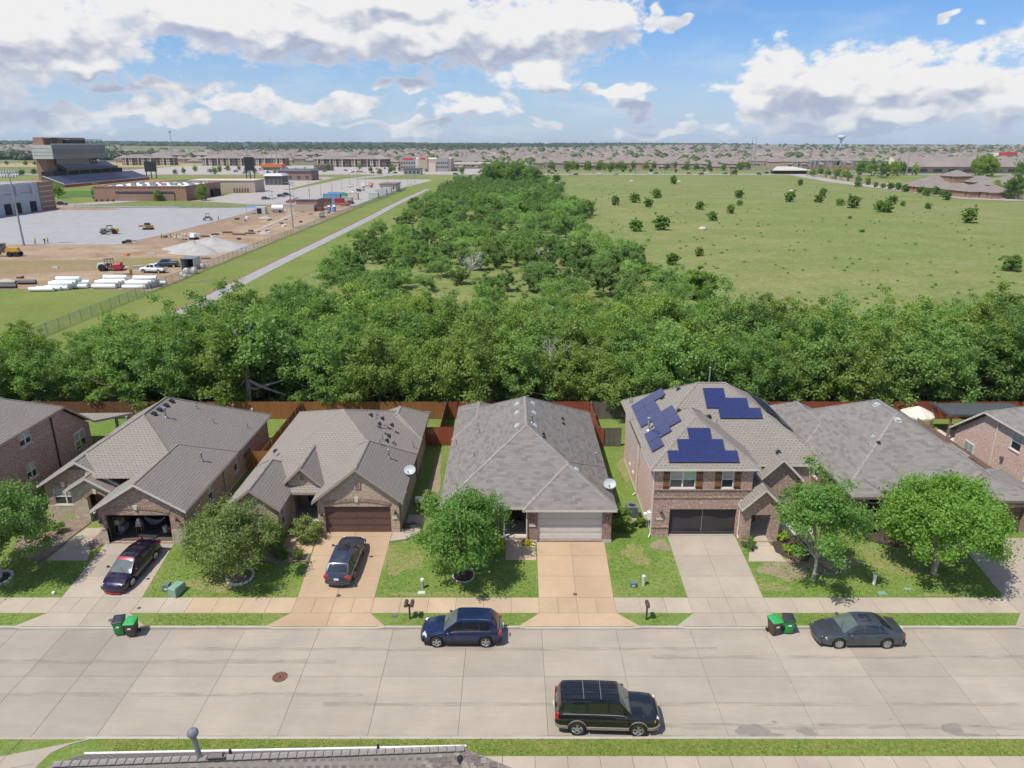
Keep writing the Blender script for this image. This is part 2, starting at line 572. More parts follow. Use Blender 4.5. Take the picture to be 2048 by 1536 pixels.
ground('soil_pile', (.30,.215,.145),(.36,.26,.18),(.24,.17,.11),.5,2,12)
ground('far_land', (.17,.19,.085),(.23,.215,.12),(.12,.16,.06),.004,.02,.3)
ground('hill_forest', (.035,.065,.035),(.05,.085,.04),(.07,.10,.05),.004,.02,.06)
brick('brick_brown', ((.346,.209,.151),(.244,.144,.112),(.576,.432,.339)),(.490,.418,.360))
brick('brick_red', ((.388,.216,.158),(.274,.151,.118),(.576,.418,.346)),(.576,.504,.446))
brick('brick_tan', ((.476,.353,.251),(.374,.267,.195),(.604,.476,.360)),(.604,.518,.418))
brick('brick_pink', ((.576,.388,.309),(.476,.309,.251),(.691,.532,.446)),(.676,.576,.504))
brick('brick_herring', ((.33,.21,.165),(.19,.115,.09),(.46,.36,.30)),(.42,.36,.31),.26,.10, herring=True)
brick('brick_field', ((.36,.21,.15),(.32,.185,.135),(.40,.25,.18)),(.36,.26,.20),.6,.3)
brick('brick_dark', ((.288,.158,.123),(.216,.118,.093),(.432,.274,.216)),(.432,.360,.302))
brick('soldier', ((.40,.285,.20),(.30,.20,.14),(.48,.37,.27)),(.2,.14,.10),.09,.6)
stone('limestone', (.62,.54,.42),(.46,.37,.27),(.36,.29,.22))
shingle('shingle_brown', (.262,.231,.198),(.18,.158,.136),(.325,.292,.255))
shingle('shingle_warm', (.272,.238,.205),(.19,.165,.143),(.33,.296,.26))
shingle('shingle_grey', (.238,.218,.196),(.16,.147,.133),(.3,.278,.252), False, .4)
shingle('shingle_ash', (.248,.23,.208),(.17,.158,.144),(.305,.286,.262), False, .4)
shingle('shingle_dark', (.215,.19,.168),(.14,.124,.11),(.27,.24,.213))
plain('ridge_cap', (.25,.22,.188),.92, var=.3, nscale=4)
plain('ridge_cap_grey', (.255,.232,.207),.92, var=.3, nscale=4)
plain('trim_white', (.62,.58,.52),.55)
plain('trim_tan', (.38,.30,.235),.6)
plain('trim_brown', (.20,.14,.11),.6)
plain('trim_cream', (.66,.60,.50),.55)
plain('white_paint', (.78,.77,.74),.5)
plain('window_white', (.70,.69,.66),.5)
plain('stone_cast', (.60,.54,.45),.8)
plain('siding', (.50,.44,.37),.7)
plain('door_brown', (.135,.075,.06),.55)
plain('door_tan', (.62,.58,.53),.55, var=.04)
plain('door_wood', (.30,.16,.075),.5)
plain('door_dark', (.05,.03,.025),.4)
plain('cedar', (.235,.11,.045),.7, var=.3, nscale=8)
plain('screen', (.045,.04,.04),.75)
plain('black_metal', (.025,.025,.028),.45)
plain('dark_void', (.02,.017,.015),.9)  # near-black colour stands in for the shade inside openings and recesses
plain('interior', (.10,.085,.075),.9)
plain('grey_metal', (.30,.31,.32),.4,.6)
plain('galv', (.42,.44,.46),.4,.5)
plain('bronze_metal', (.075,.055,.045),.45)
plain('dish_grey', (.40,.43,.43),.45)
plain('utility_green', (.20,.33,.25),.6)
plain('utility_dark', (.13,.19,.17),.6)
plain('utility_pale', (.48,.56,.47),.6)
plain('bin_green', (.03,.33,.085),.5)
plain('bin_brown', (.085,.065,.055),.55)
plain('bin_dark', (.03,.035,.04),.5)
plain('rust', (.16,.075,.05),.8, var=.3)
plain('iron', (.13,.12,.115),.75)
plain('rubber', (.018,.018,.018),.8)
plain('rim', (.55,.55,.55),.3,.85)
plain('chrome', (.7,.7,.7),.12,1.0)
plain('lamp_glass', (.72,.74,.72),.12,.0,1.0)
plain('lamp_red', (.42,.02,.02),.15,.0,1.0)
plain('lamp_amber', (.6,.25,.02),.15,.0,1.0)
plain('paint_blue', (.012,.024,.085),.32,.35,1.0,.05)
plain('paint_black', (.008,.010,.014),.3,.2,1.0,.05)
plain('paint_grey', (.075,.083,.10),.32,.5,1.0,.05)
plain('paint_slate', (.055,.065,.095),.32,.5,1.0,.05)
plain('paint_purple', (.016,.008,.03),.28,.4,1.0,.05)
plain('paint_red', (.35,.02,.03),.35,.0,.8)
plain('paint_white', (.78,.78,.78),.35,.0,.8,.04)
plain('paint_silver', (.45,.46,.48),.3,.6,.8)
plain('paint_maroon', (.12,.02,.02),.3,.2,.8)
plain('paint_navy', (.03,.045,.10),.3,.2,.8)
plain('clad_tan', (.42,.36,.29),.45,.2,.3)
plain('plastic_black', (.02,.02,.022),.6)
plain('cat_yellow', (.55,.30,.03),.5)
plain('red_paint', (.40,.035,.04),.5)
plain('blue_plastic', (.03,.09,.42),.5)
plain('tarp_blue', (.10,.26,.62),.6)
plain('box_blue', (.15,.33,.48),.6)
plain('box_green', (.08,.30,.22),.6)
plain('box_cream', (.58,.51,.42),.7)
plain('box_grey', (.52,.52,.50),.6)
plain('poly_white', (.80,.82,.80),.5, var=.06)
plain('sack', (.66,.66,.62),.8)
plain('hivis', (.55,.75,.05),.7)
plain('denim', (.05,.06,.09),.9)
plain('orange', (.65,.16,.04),.6)
plain('seat_blue', (.19,.205,.30),.5,.3, var=.25, nscale=.25)
plain('seat_grey', (.28,.30,.33),.45,.4, var=.15, nscale=.3)
plain('track_red', (.38,.13,.10),.9)
plain('panel_grey', (.52,.50,.47),.6, var=.08, nscale=.3)
plain('panel_mid', (.24,.235,.235),.6, var=.15, nscale=.3)
plain('tilt_wall', (.44,.445,.47),.85, var=.08, nscale=.2)
plain('membrane', (.80,.78,.74),.7)
plain('stucco_cream', (.62,.54,.43),.85)
plain('stucco_tan', (.46,.37,.29),.85)
plain('stucco_grey', (.36,.34,.32),.85)
plain('apt_brown', (.24,.17,.13),.85)
plain('far_roof_mass', (.225,.19,.165),.95, var=.5, nscale=.02)
plain('far_roof', (.235,.20,.175),.95, var=.2, nscale=.05)
plain('canopy_white', (.50,.46,.39),.7)
plain('pole_wood', (.14,.105,.08),.9)
plain('pole_steel', (.34,.35,.36),.5,.4)
plain('sign_red', (.60,.06,.05),.6)
plain('tank_blue', (.35,.58,.78),.5)
plain('tank_white', (.85,.88,.90),.5)
plain('awning', (.62,.56,.46),.8)
plain('metal_roof', (.12,.135,.15),.45,.4)
plain('paver', (.60,.52,.42),.85)
plain('flower_red', (.55,.05,.03),.7)
plain('edging', (.30,.13,.09),.85)
plain('edge_stone', (.60,.56,.49),.85, var=.3, nscale=6)
plain('rock', (.55,.48,.38),.9, var=.25)
plain('bark', (.20,.165,.135),.95, var=.35, nscale=5)
plain('bark_pale', (.36,.32,.285),.95, var=.3, nscale=4)
plain('bark_white', (.50,.46,.42),.9, var=.2, nscale=4)
plain('suburb_wall', (.42,.33,.27),.9, var=.2, nscale=.1)
plain('wall_masonry', (.46,.36,.28),.9, var=.15, nscale=.3)
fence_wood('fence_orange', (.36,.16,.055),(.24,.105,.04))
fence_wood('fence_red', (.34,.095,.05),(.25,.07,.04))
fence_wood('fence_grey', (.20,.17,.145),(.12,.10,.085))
fence_wood('fence_brown', (.19,.09,.05),(.13,.065,.04))  # dark brown boards whose colour also holds the shade on them
foliage('leaf_yard', (.115,.235,.050),(.205,.355,.090),(.165,.300,.060))
foliage('leaf_pale', (.200,.275,.085),(.320,.390,.140),(.340,.370,.130))
foliage('leaf_pear', (.105,.220,.035),(.190,.345,.060),(.220,.370,.070))
foliage('leaf_mint', (.13,.23,.06),(.22,.34,.11),(.17,.27,.07))
foliage('leaf_belt', (.125,.225,.055),(.225,.345,.100),(.245,.340,.085))
foliage('leaf_belt_warm', (.165,.250,.055),(.275,.370,.095),(.300,.360,.085))
foliage('leaf_wood', (.125,.210,.060),(.225,.335,.105),(.180,.280,.080))
foliage('leaf_mesquite', (.180,.290,.085),(.300,.440,.145),(.240,.360,.110))
foliage('leaf_cedar', (.070,.125,.040),(.125,.190,.060),(.160,.190,.065),.15)
foliage('leaf_bush', (.110,.200,.040),(.200,.310,.065),(.240,.330,.070))
foliage('leaf_lime', (.330,.446,.049),(.446,.544,.066),(.264,.396,.049))
foliage('leaf_yellow', (.907,.693,.049),(.660,.594,.066),(.363,.429,.066))
foliage('leaf_horizon', (.028,.055,.030),(.045,.075,.036),(.035,.065,.036),.1)
foliage('leaf_far', (.045,.08,.028),(.075,.115,.038),(.06,.095,.034),.12)
def glassmat(name, c, rough=.05, c2=None):
 nt = newmat(name)
 n = nt.noise(objc(nt),.8,4)
 col = nt.mix(nt.ramp(n, .35,.7), c, c2 or [x * 1.5 for x in c])
 finish(nt, col, rough, spec=.9, coat=.3)
glassmat('glass_dark', (.022,.028,.03),.06)
glassmat('glass_blind', (.27,.30,.27),.12,(.36,.39,.35))
glassmat('glass_green', (.28,.42,.30),.12,(.16,.52,.22))
glassmat('glass_screen', (.085,.11,.10),.04,(.13,.155,.14))  # paler base colour stands in for the sky reflected in windscreens
glassmat('glass_car', (.012,.015,.017),.03)
glassmat('glass_far', (.05,.06,.075),.15)
def solar():
 nt = newmat('solar_cell')
 u = uvc(nt)
 b = nt.node('ShaderNodeTexBrick', {0: u, 'Color1': (.020,.028,.105), 'Color2': (.026,.035,.12), 'Mortar': (.06,.07,.14), 'Scale': 1.0, 'Mortar Size': .004, 'Brick Width': .158, 'Row Height': .158}, offset=.0)
 finish(nt, b.outputs[0],.16, spec=.55)
solar()
plain('panel_frame', (.03,.03,.035),.5)
def mesh_screen():
 """chain link: see-through mesh as a fine real pattern of wires"""
 nt = newmat('chain_mesh')
 u = uvc(nt)
 r = nt.node('ShaderNodeVectorRotate', {0: u, 'Angle': R(45)}, rotation_type='Z_AXIS').outputs[0]
 b = nt.node('ShaderNodeTexBrick', {0: r, 'Color1': (0,0,0), 'Color2': (0,0,0), 'Mortar': (1,1,1), 'Scale': 1.0, 'Mortar Size': .006, 'Mortar Smooth': 0, 'Brick Width': .07, 'Row Height': .07}, offset=.0)
 k = nt.node('ShaderNodeSeparateColor', {0: b.outputs[0]}).outputs[0]
 p = nt.node('ShaderNodeBsdfPrincipled', {'Base Color': (.34,.37,.36), 'Roughness': .5, 'Metallic': .3})
 t = nt.node('ShaderNodeBsdfTransparent')
 mx = nt.node('ShaderNodeMixShader', {0: k, 1: t.outputs[0],2: p.outputs[0]})
 nt.put(nt.node('ShaderNodeOutputMaterial').inputs[0], mx.outputs[0])
mesh_screen()
# ================================================================ THE SETTING
PROF = [(-400,.14),(27.4,.14),(28.45,.12),(28.5,-.12),(37.3,-.12),(37.34,.045),(38.5,.17),(40.05,.22),(46.3,1.0),(1e6,1.0)]
def zl(y):
 for (a, za),(b, zb) in zip(PROF, PROF[1:]):
  if y <= b:
   return za + (zb - za) * max(0,(y - a)) / (b - a)
 return 1.0
def sstep(x, a, b):
 t = min(1, max(0,(x - a) / (b - a)))
 return t * t * (3 - 2 * t)
def tz(x, y):
 d = math.hypot(x, y)
 z = zl(y)
 if d > 1300 and y > 0:
  sl = sstep(-math.atan2(x, y),-.15,.6)
  t = min(1.0,(d - 1300) / 4700)
  z += (15 + 18 * sl) * t ** 1.15
  z += 2.5 * math.sin(x * .0011 + 1) * t + 1.5 * math.sin(x * .0031 + y * .0009) * t
 return z
def build_ground():
 ys = [-60,20,27.4,28.45,28.5,37.3,37.34,38.5,40.05,43,46.3,50,56,64,72]
 y = 72
 while y < 6500:
  y *= 1.05
  ys.append(y)
 ys += [8000,12000]
 us = np.linspace(-1,1,61)
 mb = MB()
 rows = []
 for y in ys:
  half = 90 + 1.25 * max(0, y)
  rows.append([(u * half, y, tz(u * half, y) if y < 6500 else tz(u * half, 6300) - (y - 6500) * .01) for u in us])
 mb.grid(rows)
 n = len(us) - 1
 mi = []
 for k in range(len(ys) - 1):
  yc = (ys[k] + ys[k + 1]) / 2
  for j in range(n):
   half = 90 + 1.25 * max(0, yc)
   x = (us[j] + us[j + 1]) / 2 * half
   m = 0
   if yc > 72:
    m = 1
   if yc > 640:
    m = 2
   mi.append(m)
 mb.m = mi
 mb.build('ground', [M['lawn'], M['field'], M['far_land']], uv=False, smooth=30, kind='structure')
build_ground()
def clip(poly, nx, ny, d):
 out = []
 n = len(poly)
 for i in range(n):
  p, q = poly[i], poly[(i + 1) % n]
  a, b = nx * p[0] + ny * p[1] - d, nx * q[0] + ny * q[1] - d
  if a >= 0:
   out.append(p)
  if (a >= 0) != (b >= 0):
   t = a / (a - b)
   out.append(tuple(p[k] + (q[k] - p[k]) * t for k in range(3)))
 return out
def sheet(name, pts, z, mat, th=.0, **kw):
 """flat sheet; pts = [(x, y)]; z may be a function of y"""
 mb = MB()
 f = z if callable(z) else (lambda y: z)
 flat = [(x, y, .0) for x, y in pts]
 pieces = [flat]
 if callable(z):
  pieces = [pc for pc in (clip(flat, 0,1,46.3), clip(flat, 0,-1,-46.3)) if len(pc) > 2]
 for pc in pieces:
  mb.poly([(x, y, f(y)) for x, y, _ in pc])
 top = [(x, y, f(y)) for x, y in pts]
 if th:
  n = len(top)
  for i in range(n):
   a, b = top[i], top[(i + 1) % n]
   mb.poly([b, a, (a[0], a[1], a[2] - th),(b[0], b[1], b[2] - th)])
 return mb.build(name, [M[mat]], kw.pop('parent', None), uv=False, **kw)
def slab_set(parent, quads, mat, z, gap=.022, th=.05):
 """concrete pieces with open joints, each a part; quads of 4 (x, y) corners"""
 for q in quads:
  cx = sum(p[0] for p in q) / 4
  cy = sum(p[1] for p in q) / 4
  pts = []
  for (x, y) in q:
   dx, dy = x - cx, y - cy
   l = max(1e-6, math.hypot(dx, dy))
   pts.append((x - math.copysign(gap / 2, dx), y - math.copysign(gap / 2, dy)))
  sheet('slab', pts, z, mat, th, parent=parent)
# ---- the street: joint-filled base and one slab per bay
ROADX = [-66,-60,-54,-48,-42.5,-39,-36,-33,-30,-27,-23.95] + [-20.7 + 4.5 * k for k in range(0,20)]
road = MB().box(-70,70,28.5,37.3,-.10,-.03).build('road', [M['joint']], None, uv=False, kind='structure')
qs = []
for a, b in zip(ROADX, ROADX[1:]):
 qs.append([(a, 28.62),(b, 28.62),(b, 33.05),(a, 33.05)])
 qs.append([(a, 33.05),(b, 33.05),(b, 37.18),(a, 37.18)])
slab_set(road, [q_ for q_ in qs if q_[0][0] > -20.8], 'road_concrete', .0,.018,.04)
slab_set(road, [q_ for q_ in qs if q_[0][0] < -20.8], 'road_old', -.001,.02,.04)
# drives: name -> x range at the walk, x range at the garage, y of the garage, apron x range, colour
DRIVES = {'h1': (-29.04,-23.85,-29.0,-24.15,46.5,-30.4,-22.4, 'drive_grey'),
  'h2': (-13.82,-8.86,-14.1,-8.75,47.3,-15.04,-7.76, 'drive_tan'),
  'h3': (1.72,6.55,1.78,6.62,46.35,.4,7.85, 'drive_tan'),
  'h4': (11.32,16.2,11.25,16.15,46.5,10.05,17.0, 'drive_grey'),
  'h5': (31.75,37.2,32.0,37.2,46.2,30.7,38.4, 'drive_grey')}
def kerb(name, y0, y1, gaps, **kw):
 k = MB()
 xs = [-70] + [v for g in gaps for v in g] + [70]
 o = MB().box(-70,70, y0 + .01, y1 - .01,-.1,-.02).build(name, [M['joint']], None, uv=False, kind='structure')
 seg = []
 for i in range(0, len(xs),2):
  a, b = xs[i], xs[i + 1]
  while b - a > 6:
   seg.append((a, a + 4.5))
   a += 4.5
  seg.append((a, b))
 for a, b in seg:
  m = MB()
  m.box(a + .008, b - .008, y0, y1,-.06,.115)
  m.build('kerb_stone', [M['kerb_concrete']], o, uv=False)
 for a, b in gaps:      # dropped kerb across a drive
  m = MB()
  m.box(a + .5, b - .5, y0, y1,-.06,.035)
  for xa, xb in ((a + .5, a),(b - .5, b)):
   m.poly([(xa, y0,.035),(xb, y0,.115),(xb, y1,.115),(xa, y1,.035)][::(1 if xb > xa else -1)])
   m.poly([(xa, y0,-.05),(xb, y0,-.05),(xb, y0,.115),(xa, y0,.035)][::(1 if xb > xa else -1)])
  m.build('dropped_kerb', [M['kerb_concrete']], o, uv=False)
 return o
kerb('kerb', 37.17,37.34,[(d[5], d[6]) for d in DRIVES.values()])
kn = kerb('kerb_near', 28.46,28.63,[(-70,-21.0)])
# ---- footpath on the far side, slab by slab between the drives
walk = MB().box(-70,70,38.52,40.03,.05,.15).build('pavement', [M['joint']], None, uv=False, kind='structure')
edges = sorted([(d[0], d[1]) for d in DRIVES.values()])
xs = -66.0
zw = lambda y: zl(y) + .022
spans = []
prev = -66.0
for a, b in edges:
 spans.append((prev, a))
 prev = b
spans.append((prev, 66))
for a, b in spans:
 n = max(1, round((b - a) / 1.75))
 for k in range(n):
  x0, x1 = a + (b - a) * k / n, a + (b - a) * (k + 1) / n
  mid = (x0 + x1) / 2
  tan = -20.5 < mid < 2
  slab_set(walk, [[(x0,38.5),(x1,38.5),(x1,40.05),(x0,40.05)]], 'walk_tan' if tan else 'walk_concrete', zw, .02)
# near side: verge is the ground; footpath slabs to the right of the near roof
wn = MB().box(-70,70,25.9,27.36,.03,.12).build('pavement_near', [M['joint']], None, uv=False, kind='structure')
slab_set(wn, [[(x, 25.88),(x + 1.55,25.88),(x + 1.55,27.38),(x, 27.38)] for x in np.arange(-20.6,62,1.55)], 'walk_concrete', lambda y: .165,.025)
sheet('verge', [(-19.2,27.4),(70,27.4),(70,28.45),(-20.6,28.45)],.148, 'verge', .05, kind='structure')
# apron and side walk at the left corner
corner = MB()
pts = [(-70,28.6),(-20.7,28.6),(-20.9,28.35),(-21.6,28.1),(-22.2,27.6),(-22.4,26.8),(-22.6,15),(-70,15)]
corner.poly([(x, y, .155 if y < 28.5 else .10) for x, y in pts])
cw = corner.build('drive_apron', [M['drive_grey']], None, uv=False, kind='structure')
for (x0, y0, x1, y1) in ((-24.2,28.45,-24.3,26.5),(-24.3,26.5,-30,25.3),(-24.3,26.5,-22.6,26.9)):
 m = MB()
 d = Vector((x1 - x0, y1 - y0,0)).normalized()
 n_ = Vector((-d.y, d.x, 0)) * .012
 m.poly([(x0 - n_.x, y0 - n_.y, .16),(x1 - n_.x, y1 - n_.y, .16),(x1 + n_.x, y1 + n_.y, .16),(x0 + n_.x, y0 + n_.y, .16)][::-1])
 m.build('joint_line', [M['joint']], cw, uv=False)
# ---- drives: aprons, walk crossing, and bays up to each garage
for key, (a, b, a2, b2, yg, fa, fb, mat) in DRIVES.items():
 dv = MB()
 dv.poly([(a + .05,40.1, zl(40.1) + .004),(b - .05,40.1, zl(40.1) + .004),(b2 - .05, min(yg, 46.3), zl(min(yg, 46.3)) + .004),(a2 + .05, min(yg, 46.3), zl(min(yg, 46.3)) + .004)])
 o = dv.build('driveway', [M['joint']], None, uv=False, kind='structure')
 m0, m2 = (a + b) / 2,(a2 + b2) / 2
 fx = lambda t, y: (a + (a2 - a) * (y - 40.05) / (yg - 40.05)) * (1 - t) + (b + (b2 - b) * (y - 40.05) / (yg - 40.05)) * t
 zz = lambda y: zl(y) + .024
 q = []
 q.append([(fa, 37.34),(m0,37.34),(m0,38.5),(a, 38.5)])
 q.append([(m0,37.34),(fb, 37.34),(b, 38.5),(m0,38.5)])
 for k in range(4):
  q.append([(a + (b - a) * k / 4,38.5),(a + (b - a) * (k + 1) / 4,38.5),(a + (b - a) * (k + 1) / 4,40.05),(a + (b - a) * k / 4,40.05)])
 yy = [40.05,42.1,44.2,46.3]
 if yg > 46.6:
  yy.append(yg)
 else:
  yy[-1] = yg if yg < 46.3 else 46.3
 for y0, y1 in zip(yy, yy[1:]):
  for t0, t1 in ((0,.5),(.5,1)):
   q.append([(fx(t0, y0), y0),(fx(t1, y0), y0),(fx(t1, y1), y1),(fx(t0, y1), y1)])
 if 46.3 < yg <= 46.6:
  q.append([(a2,46.3),(b2,46.3),(b2, yg),(a2, yg)])
 slab_set(o, q, mat, zz, .02)
# entry walks beside the drives
zz = lambda y: zl(y) + .022
def walkway(name, quads, mat, **kw):
 o = sheet(name, [quads[0][0], quads[0][1], quads[0][2], quads[0][3]], lambda y: zl(y) + .004, 'joint', kind='structure')
 slab_set(o, quads, mat, zz, .018)
walkway('entry_walk', [[(-32.2,43.7),(-29.3,43.7),(-29.9,45.2),(-31.9,45.2)],[(-31.9,45.2),(-29.9,45.2),(-30.2,47.6),(-31.5,47.6)]], 'walk_concrete')
walkway('entry_walk', [[(-16.1,43.6),(-14.05,44.5),(-14.15,45.8),(-15.9,45.2)],[(-16.3,45.2),(-15.0,45.5),(-14.8,48.9),(-16.2,48.9)]], 'drive_tan')
walkway('entry_walk', [[(-.46,43.75),(.68,43.75),(.68,46.9),(-.46,46.9)],[(.70,43.75),(1.68,43.75),(1.68,45.05),(.70,45.05)]], 'walk_tan')
walkway('entry_walk', [[(16.3,43.6),(18.9,43.6),(18.55,45.3),(16.9,45.3)],[(16.95,45.3),(18.4,45.3),(18.35,46.2),(17.2,46.2)]], 'walk_concrete')
# side slab beside the tan house's garage
sheet('garage_side_slab', [(-8.72,45.6),(-7.6,45.9),(-6.7,46.8),(-6.6,49.5),(-7.9,49.5),(-7.9,47.3),(-8.7,46.9)], lambda y: 1.10, 'walk_concrete', .25, kind='structure')
# bare and dry ground on the lots, each a patch with its own ragged outline
def patch_ground(px, py, rx, ry, seed, mat):
 q = random.Random(seed)
 c = at(px, py, .7)
 ph = [q.uniform(0,6.28) for _ in range(4)]
 pts = []
 for k in range(34):
  a = 2 * PI * k / 34
  e = 1 + .22 * math.sin(2 * a + ph[0]) + .16 * math.sin(3 * a + ph[1]) + .12 * math.sin(5 * a + ph[2]) + q.uniform(-.12,.12)
  pts.append((c.x + rx * e * math.cos(a), max(40.2, c.y + ry * e * math.sin(a))))
 sheet('bare_ground', pts, lambda y: zl(y) + .004 + seed * .0004, mat, kind='structure')
ground('bare_soil', (.30,.24,.165),(.36,.29,.20),(.22,.25,.085),.8,2.5,9)
ground('dry_turf', (.245,.255,.085),(.30,.275,.125),(.19,.26,.06),.8,2.2,9)
for i_, (px, py, rx, ry, mt) in enumerate(((1575,1135,1.5,1.3, 'bare_soil'),(1660,1128,1.9,1.0, 'bare_soil'),(1545,1165,.9,.5, 'dry_turf'),(1800,1120,2.2,1.6, 'dry_turf'),(1270,1110,.9,1.0, 'dry_turf'),(1262,1030,.8,1.2, 'bare_soil'),(800,1120,1.3,1.6, 'dry_turf'),(870,1180,2.2,.5, 'dry_turf'),(1255,950,.7,2.5, 'dry_turf'),(872,960,.45,4.0, 'bare_soil'),(420,1160,1.6,.8, 'dry_turf'),(1900,1185,2.4,.5, 'dry_turf'),(1322,1095,.5,.8, 'bare_soil'))):
 patch_ground(px, py, rx, ry, i_ + 1, mt)
# ---- stains and covers on the street
def splash(px, py, rx, ry, seed, mat='wet'):
 q = random.Random(seed)
 c = at(px, py, .0)
 n = 22
 ph = [q.uniform(0,6.28) for _ in range(4)]
 pts = []
 for k in range(n):
  a = 2 * PI * k / n
  e = 1 + .18 * math.sin(2 * a + ph[0]) + .12 * math.sin(3 * a + ph[1]) + .07 * math.sin(5 * a + ph[2])
  pts.append((c.x + rx * e * math.cos(a), min(c.y + ry * e * math.sin(a),37.1)))
 pts = [(x, max(28.66, y)) for x, y in pts]
 return sheet('damp_stain', pts, .003 + seed * .0006, mat, kind='structure')
def streak(name, x0, x1, y, w, seed, mat):
 q = random.Random(seed)
 n = 40
 up_, dn_ = [],[]
 for k in range(n + 1):
  x = x0 + (x1 - x0) * k / n
  e = w * (.55 + .45 * q.random())
  up_.append((x, y + e))
  dn_.append((x, y - e * .6))
 return sheet(name, dn_ + up_[::-1],.0016, mat, kind='structure')
def wetmat():
 nt = newmat('wet')
 n = nt.noise(pos(nt),3.0,5)
 col = nt.mix(nt.ramp(n, .3,.7),(.21,.18,.15),(.27,.235,.20))
 finish(nt, col, .55)
wetmat()
nt = newmat('grime')
n_ = nt.noise(nt.scale(pos(nt),(.5,3,1)),1.0,4,.6)
pr_ = finish(nt, nt.mix(nt.ramp(n_, .3,.7),(.30,.258,.205),(.34,.295,.235)),.9)
nt.put(pr_.inputs['Alpha'], nt.ramp(n_, .40,.75,0,.5))
streak('gutter_grime', -20,60,28.74,.13,1, 'grime')
streak('gutter_grime', -40,60,37.08,.1,2, 'grime')
for k_, (xa_, xb_, y_, w_) in enumerate(((6,46,29.35,.3),(-10,30,30.9,.22),(-19,12,35.3,.25),(8,50,34.6,.25),(-40,-8,31.6,.25),(-46,-10,34.2,.3))):
 streak('wheel_track', xa_, xb_, y_, w_, 5 + k_, 'grime').location.z = .0004 * (k_ + 1)
for i, (px, py, rx, ry) in enumerate([(1505,1460,.75,.42),(1530,1470,.8,.14),(1613,1463,.5,.26),(1905,1458,.62,.34),(1940,1470,.5,.12),(1951,1452,.28,.07),(1548,1444,.1,.09),(1643,1449,.09,.05),(1782,1438,.1,.04)]):
 splash(px, py, rx, ry, i + 3)
def disc(name, label, cat, px, py, r, mat, z, zh=.012, rim=None):
 c = at(px, py, z)
 m = MB()
 m.lathe((c.x, c.y, z),[(r, 0),(r, zh),(r * .9, zh),(r * .88, zh * .5),(r * .12, zh * .55),(.001, zh * .55)],28)
 for k in range(6):
  a = k * PI / 6
  m.obox((c.x, c.y, z + zh * .5),(r * 1.7, r * .09, zh * .45), a)
 o = m.build(name, [M[mat]], None, 0)
 return setp(o, label, cat)
disc('manhole_cover', 'round rusty manhole cover set in the street', 'manhole cover', 560,1354,.42, 'rust', .001)
disc('access_cover', 'small round iron lid in the walk nearest the bins at the left', 'lid', 278,1216,.13, 'iron', zl(39) + .024)
disc('access_cover', 'small round iron lid in the drive apron by the left bins', 'lid', 221,1240,.13, 'iron', zl(38) + .024)
disc('access_cover', 'small rusty lid in the drive behind the parked hatchback', 'lid', 677,1191,.14, 'rust', zl(40.3) + .024)
disc('access_cover', 'small rusty lid at the foot of the middle drive', 'lid', 1150,1188,.14, 'rust', zl(40.4) + .024)
# ================================================================ land beyond the houses
sheet('mown_strip', [(-69.2,72),(-43,72),(-44,120),(-46,300),(-46,575),(-63,600),(-69.2,590)],1.03, 'mown', kind='structure')
sheet('side_grass', [(-190,72),(-69.2,72),(-69.2,138),(-84,140),(-110,139),(-190,141)],1.03, 'mown', kind='structure')
trail = MB()
L, Rr = [],[]
for y in list(range(84,420,12)) + [420,440,470]:
 x = -55.2 + (1.2 if y > 250 else 0) * (y - 250) / 150 + .5 * math.sin(y * .03)
 L.append((x - 1.7, y, 1.06))
 Rr.append((x + 1.7, y, 1.06))
trail.grid([L, Rr][::-1])
tr = trail.build('trail', [M['path_asphalt']], None, uv=False, kind='structure')
e = MB()
for i in range(len(L) - 1):
 (x0, y0, z),(x1, y1, _) = L[i], L[i + 1]
 e.box(min(x0, x1) - .25, max(x0, x1) - .02, y0, y1,1.0,1.14)
e.build('trail_edging', [M['edging']], tr, uv=False)
# construction ground
sheet('dirt_lot', [(-300,141),(-110,139.5),(-84,141),(-69.4,138.5),(-69.4,330),(-74,340),(-128,345),(-300,345)],1.05, 'dirt', kind='structure')
def mound(name, cx, cy, rx, ry, h, mat, seed, label=None, cat=None, kind=None, z0=1.04, n=26, sharp=1.0):
 q = random.Random(seed)
 ph = [q.uniform(0,6.28) for _ in range(6)]
 mb = MB()
 rows = []
 for k in range(9):
  t = k / 8
  row = []
  for j in range(n):
   a = 2 * PI * j / n
   e = 1 + .12 * math.sin(2 * a + ph[0]) + .1 * math.sin(3 * a + ph[1]) + .06 * math.sin(7 * a + ph[2])
   z = h * (1 - t) ** sharp * (1 + .07 * math.sin(4 * a + ph[3] + t * 5)) - (.06 if k == 8 else 0)
   row.append((cx + rx * t * e * math.cos(a), cy + ry * t * e * math.sin(a), z0 + z))
  rows.append(row)
 mb.grid(rows[::-1],0, True)
 o = mb.build(name, [M[mat]], None, uv=False, smooth=50)
 setp(o, label, cat, kind=kind)
 return o
mound('grass_rise', -128,168,46,13,1.2, 'dry_grass', 4, kind='structure')
mound('grass_rise', -88,176,16,5,.8, 'dry_grass', 5, kind='structure')
sheet('gravel_yard', [(-230,206),(-111,206),(-108.5,232),(-109,300),(-112,330),(-196,330),(-199,300),(-230,285)],1.12, 'gravel_pad', .08, kind='structure')
sheet('site_track', [(-109,205),(-97,205),(-92,300),(-100,330),(-112,330),(-108,300)],1.07, 'soil_pile', kind='structure')
sheet('turf_apron', [(-196,331),(-128,331),(-105,340),(-112,372),(-160,372),(-210,372),(-198,345)],1.09, 'mown', kind='structure')
sheet('campus_grass', [(-290,346),(-69.5,346),(-69.5,640),(-290,640)],1.025, 'mown', kind='structure')
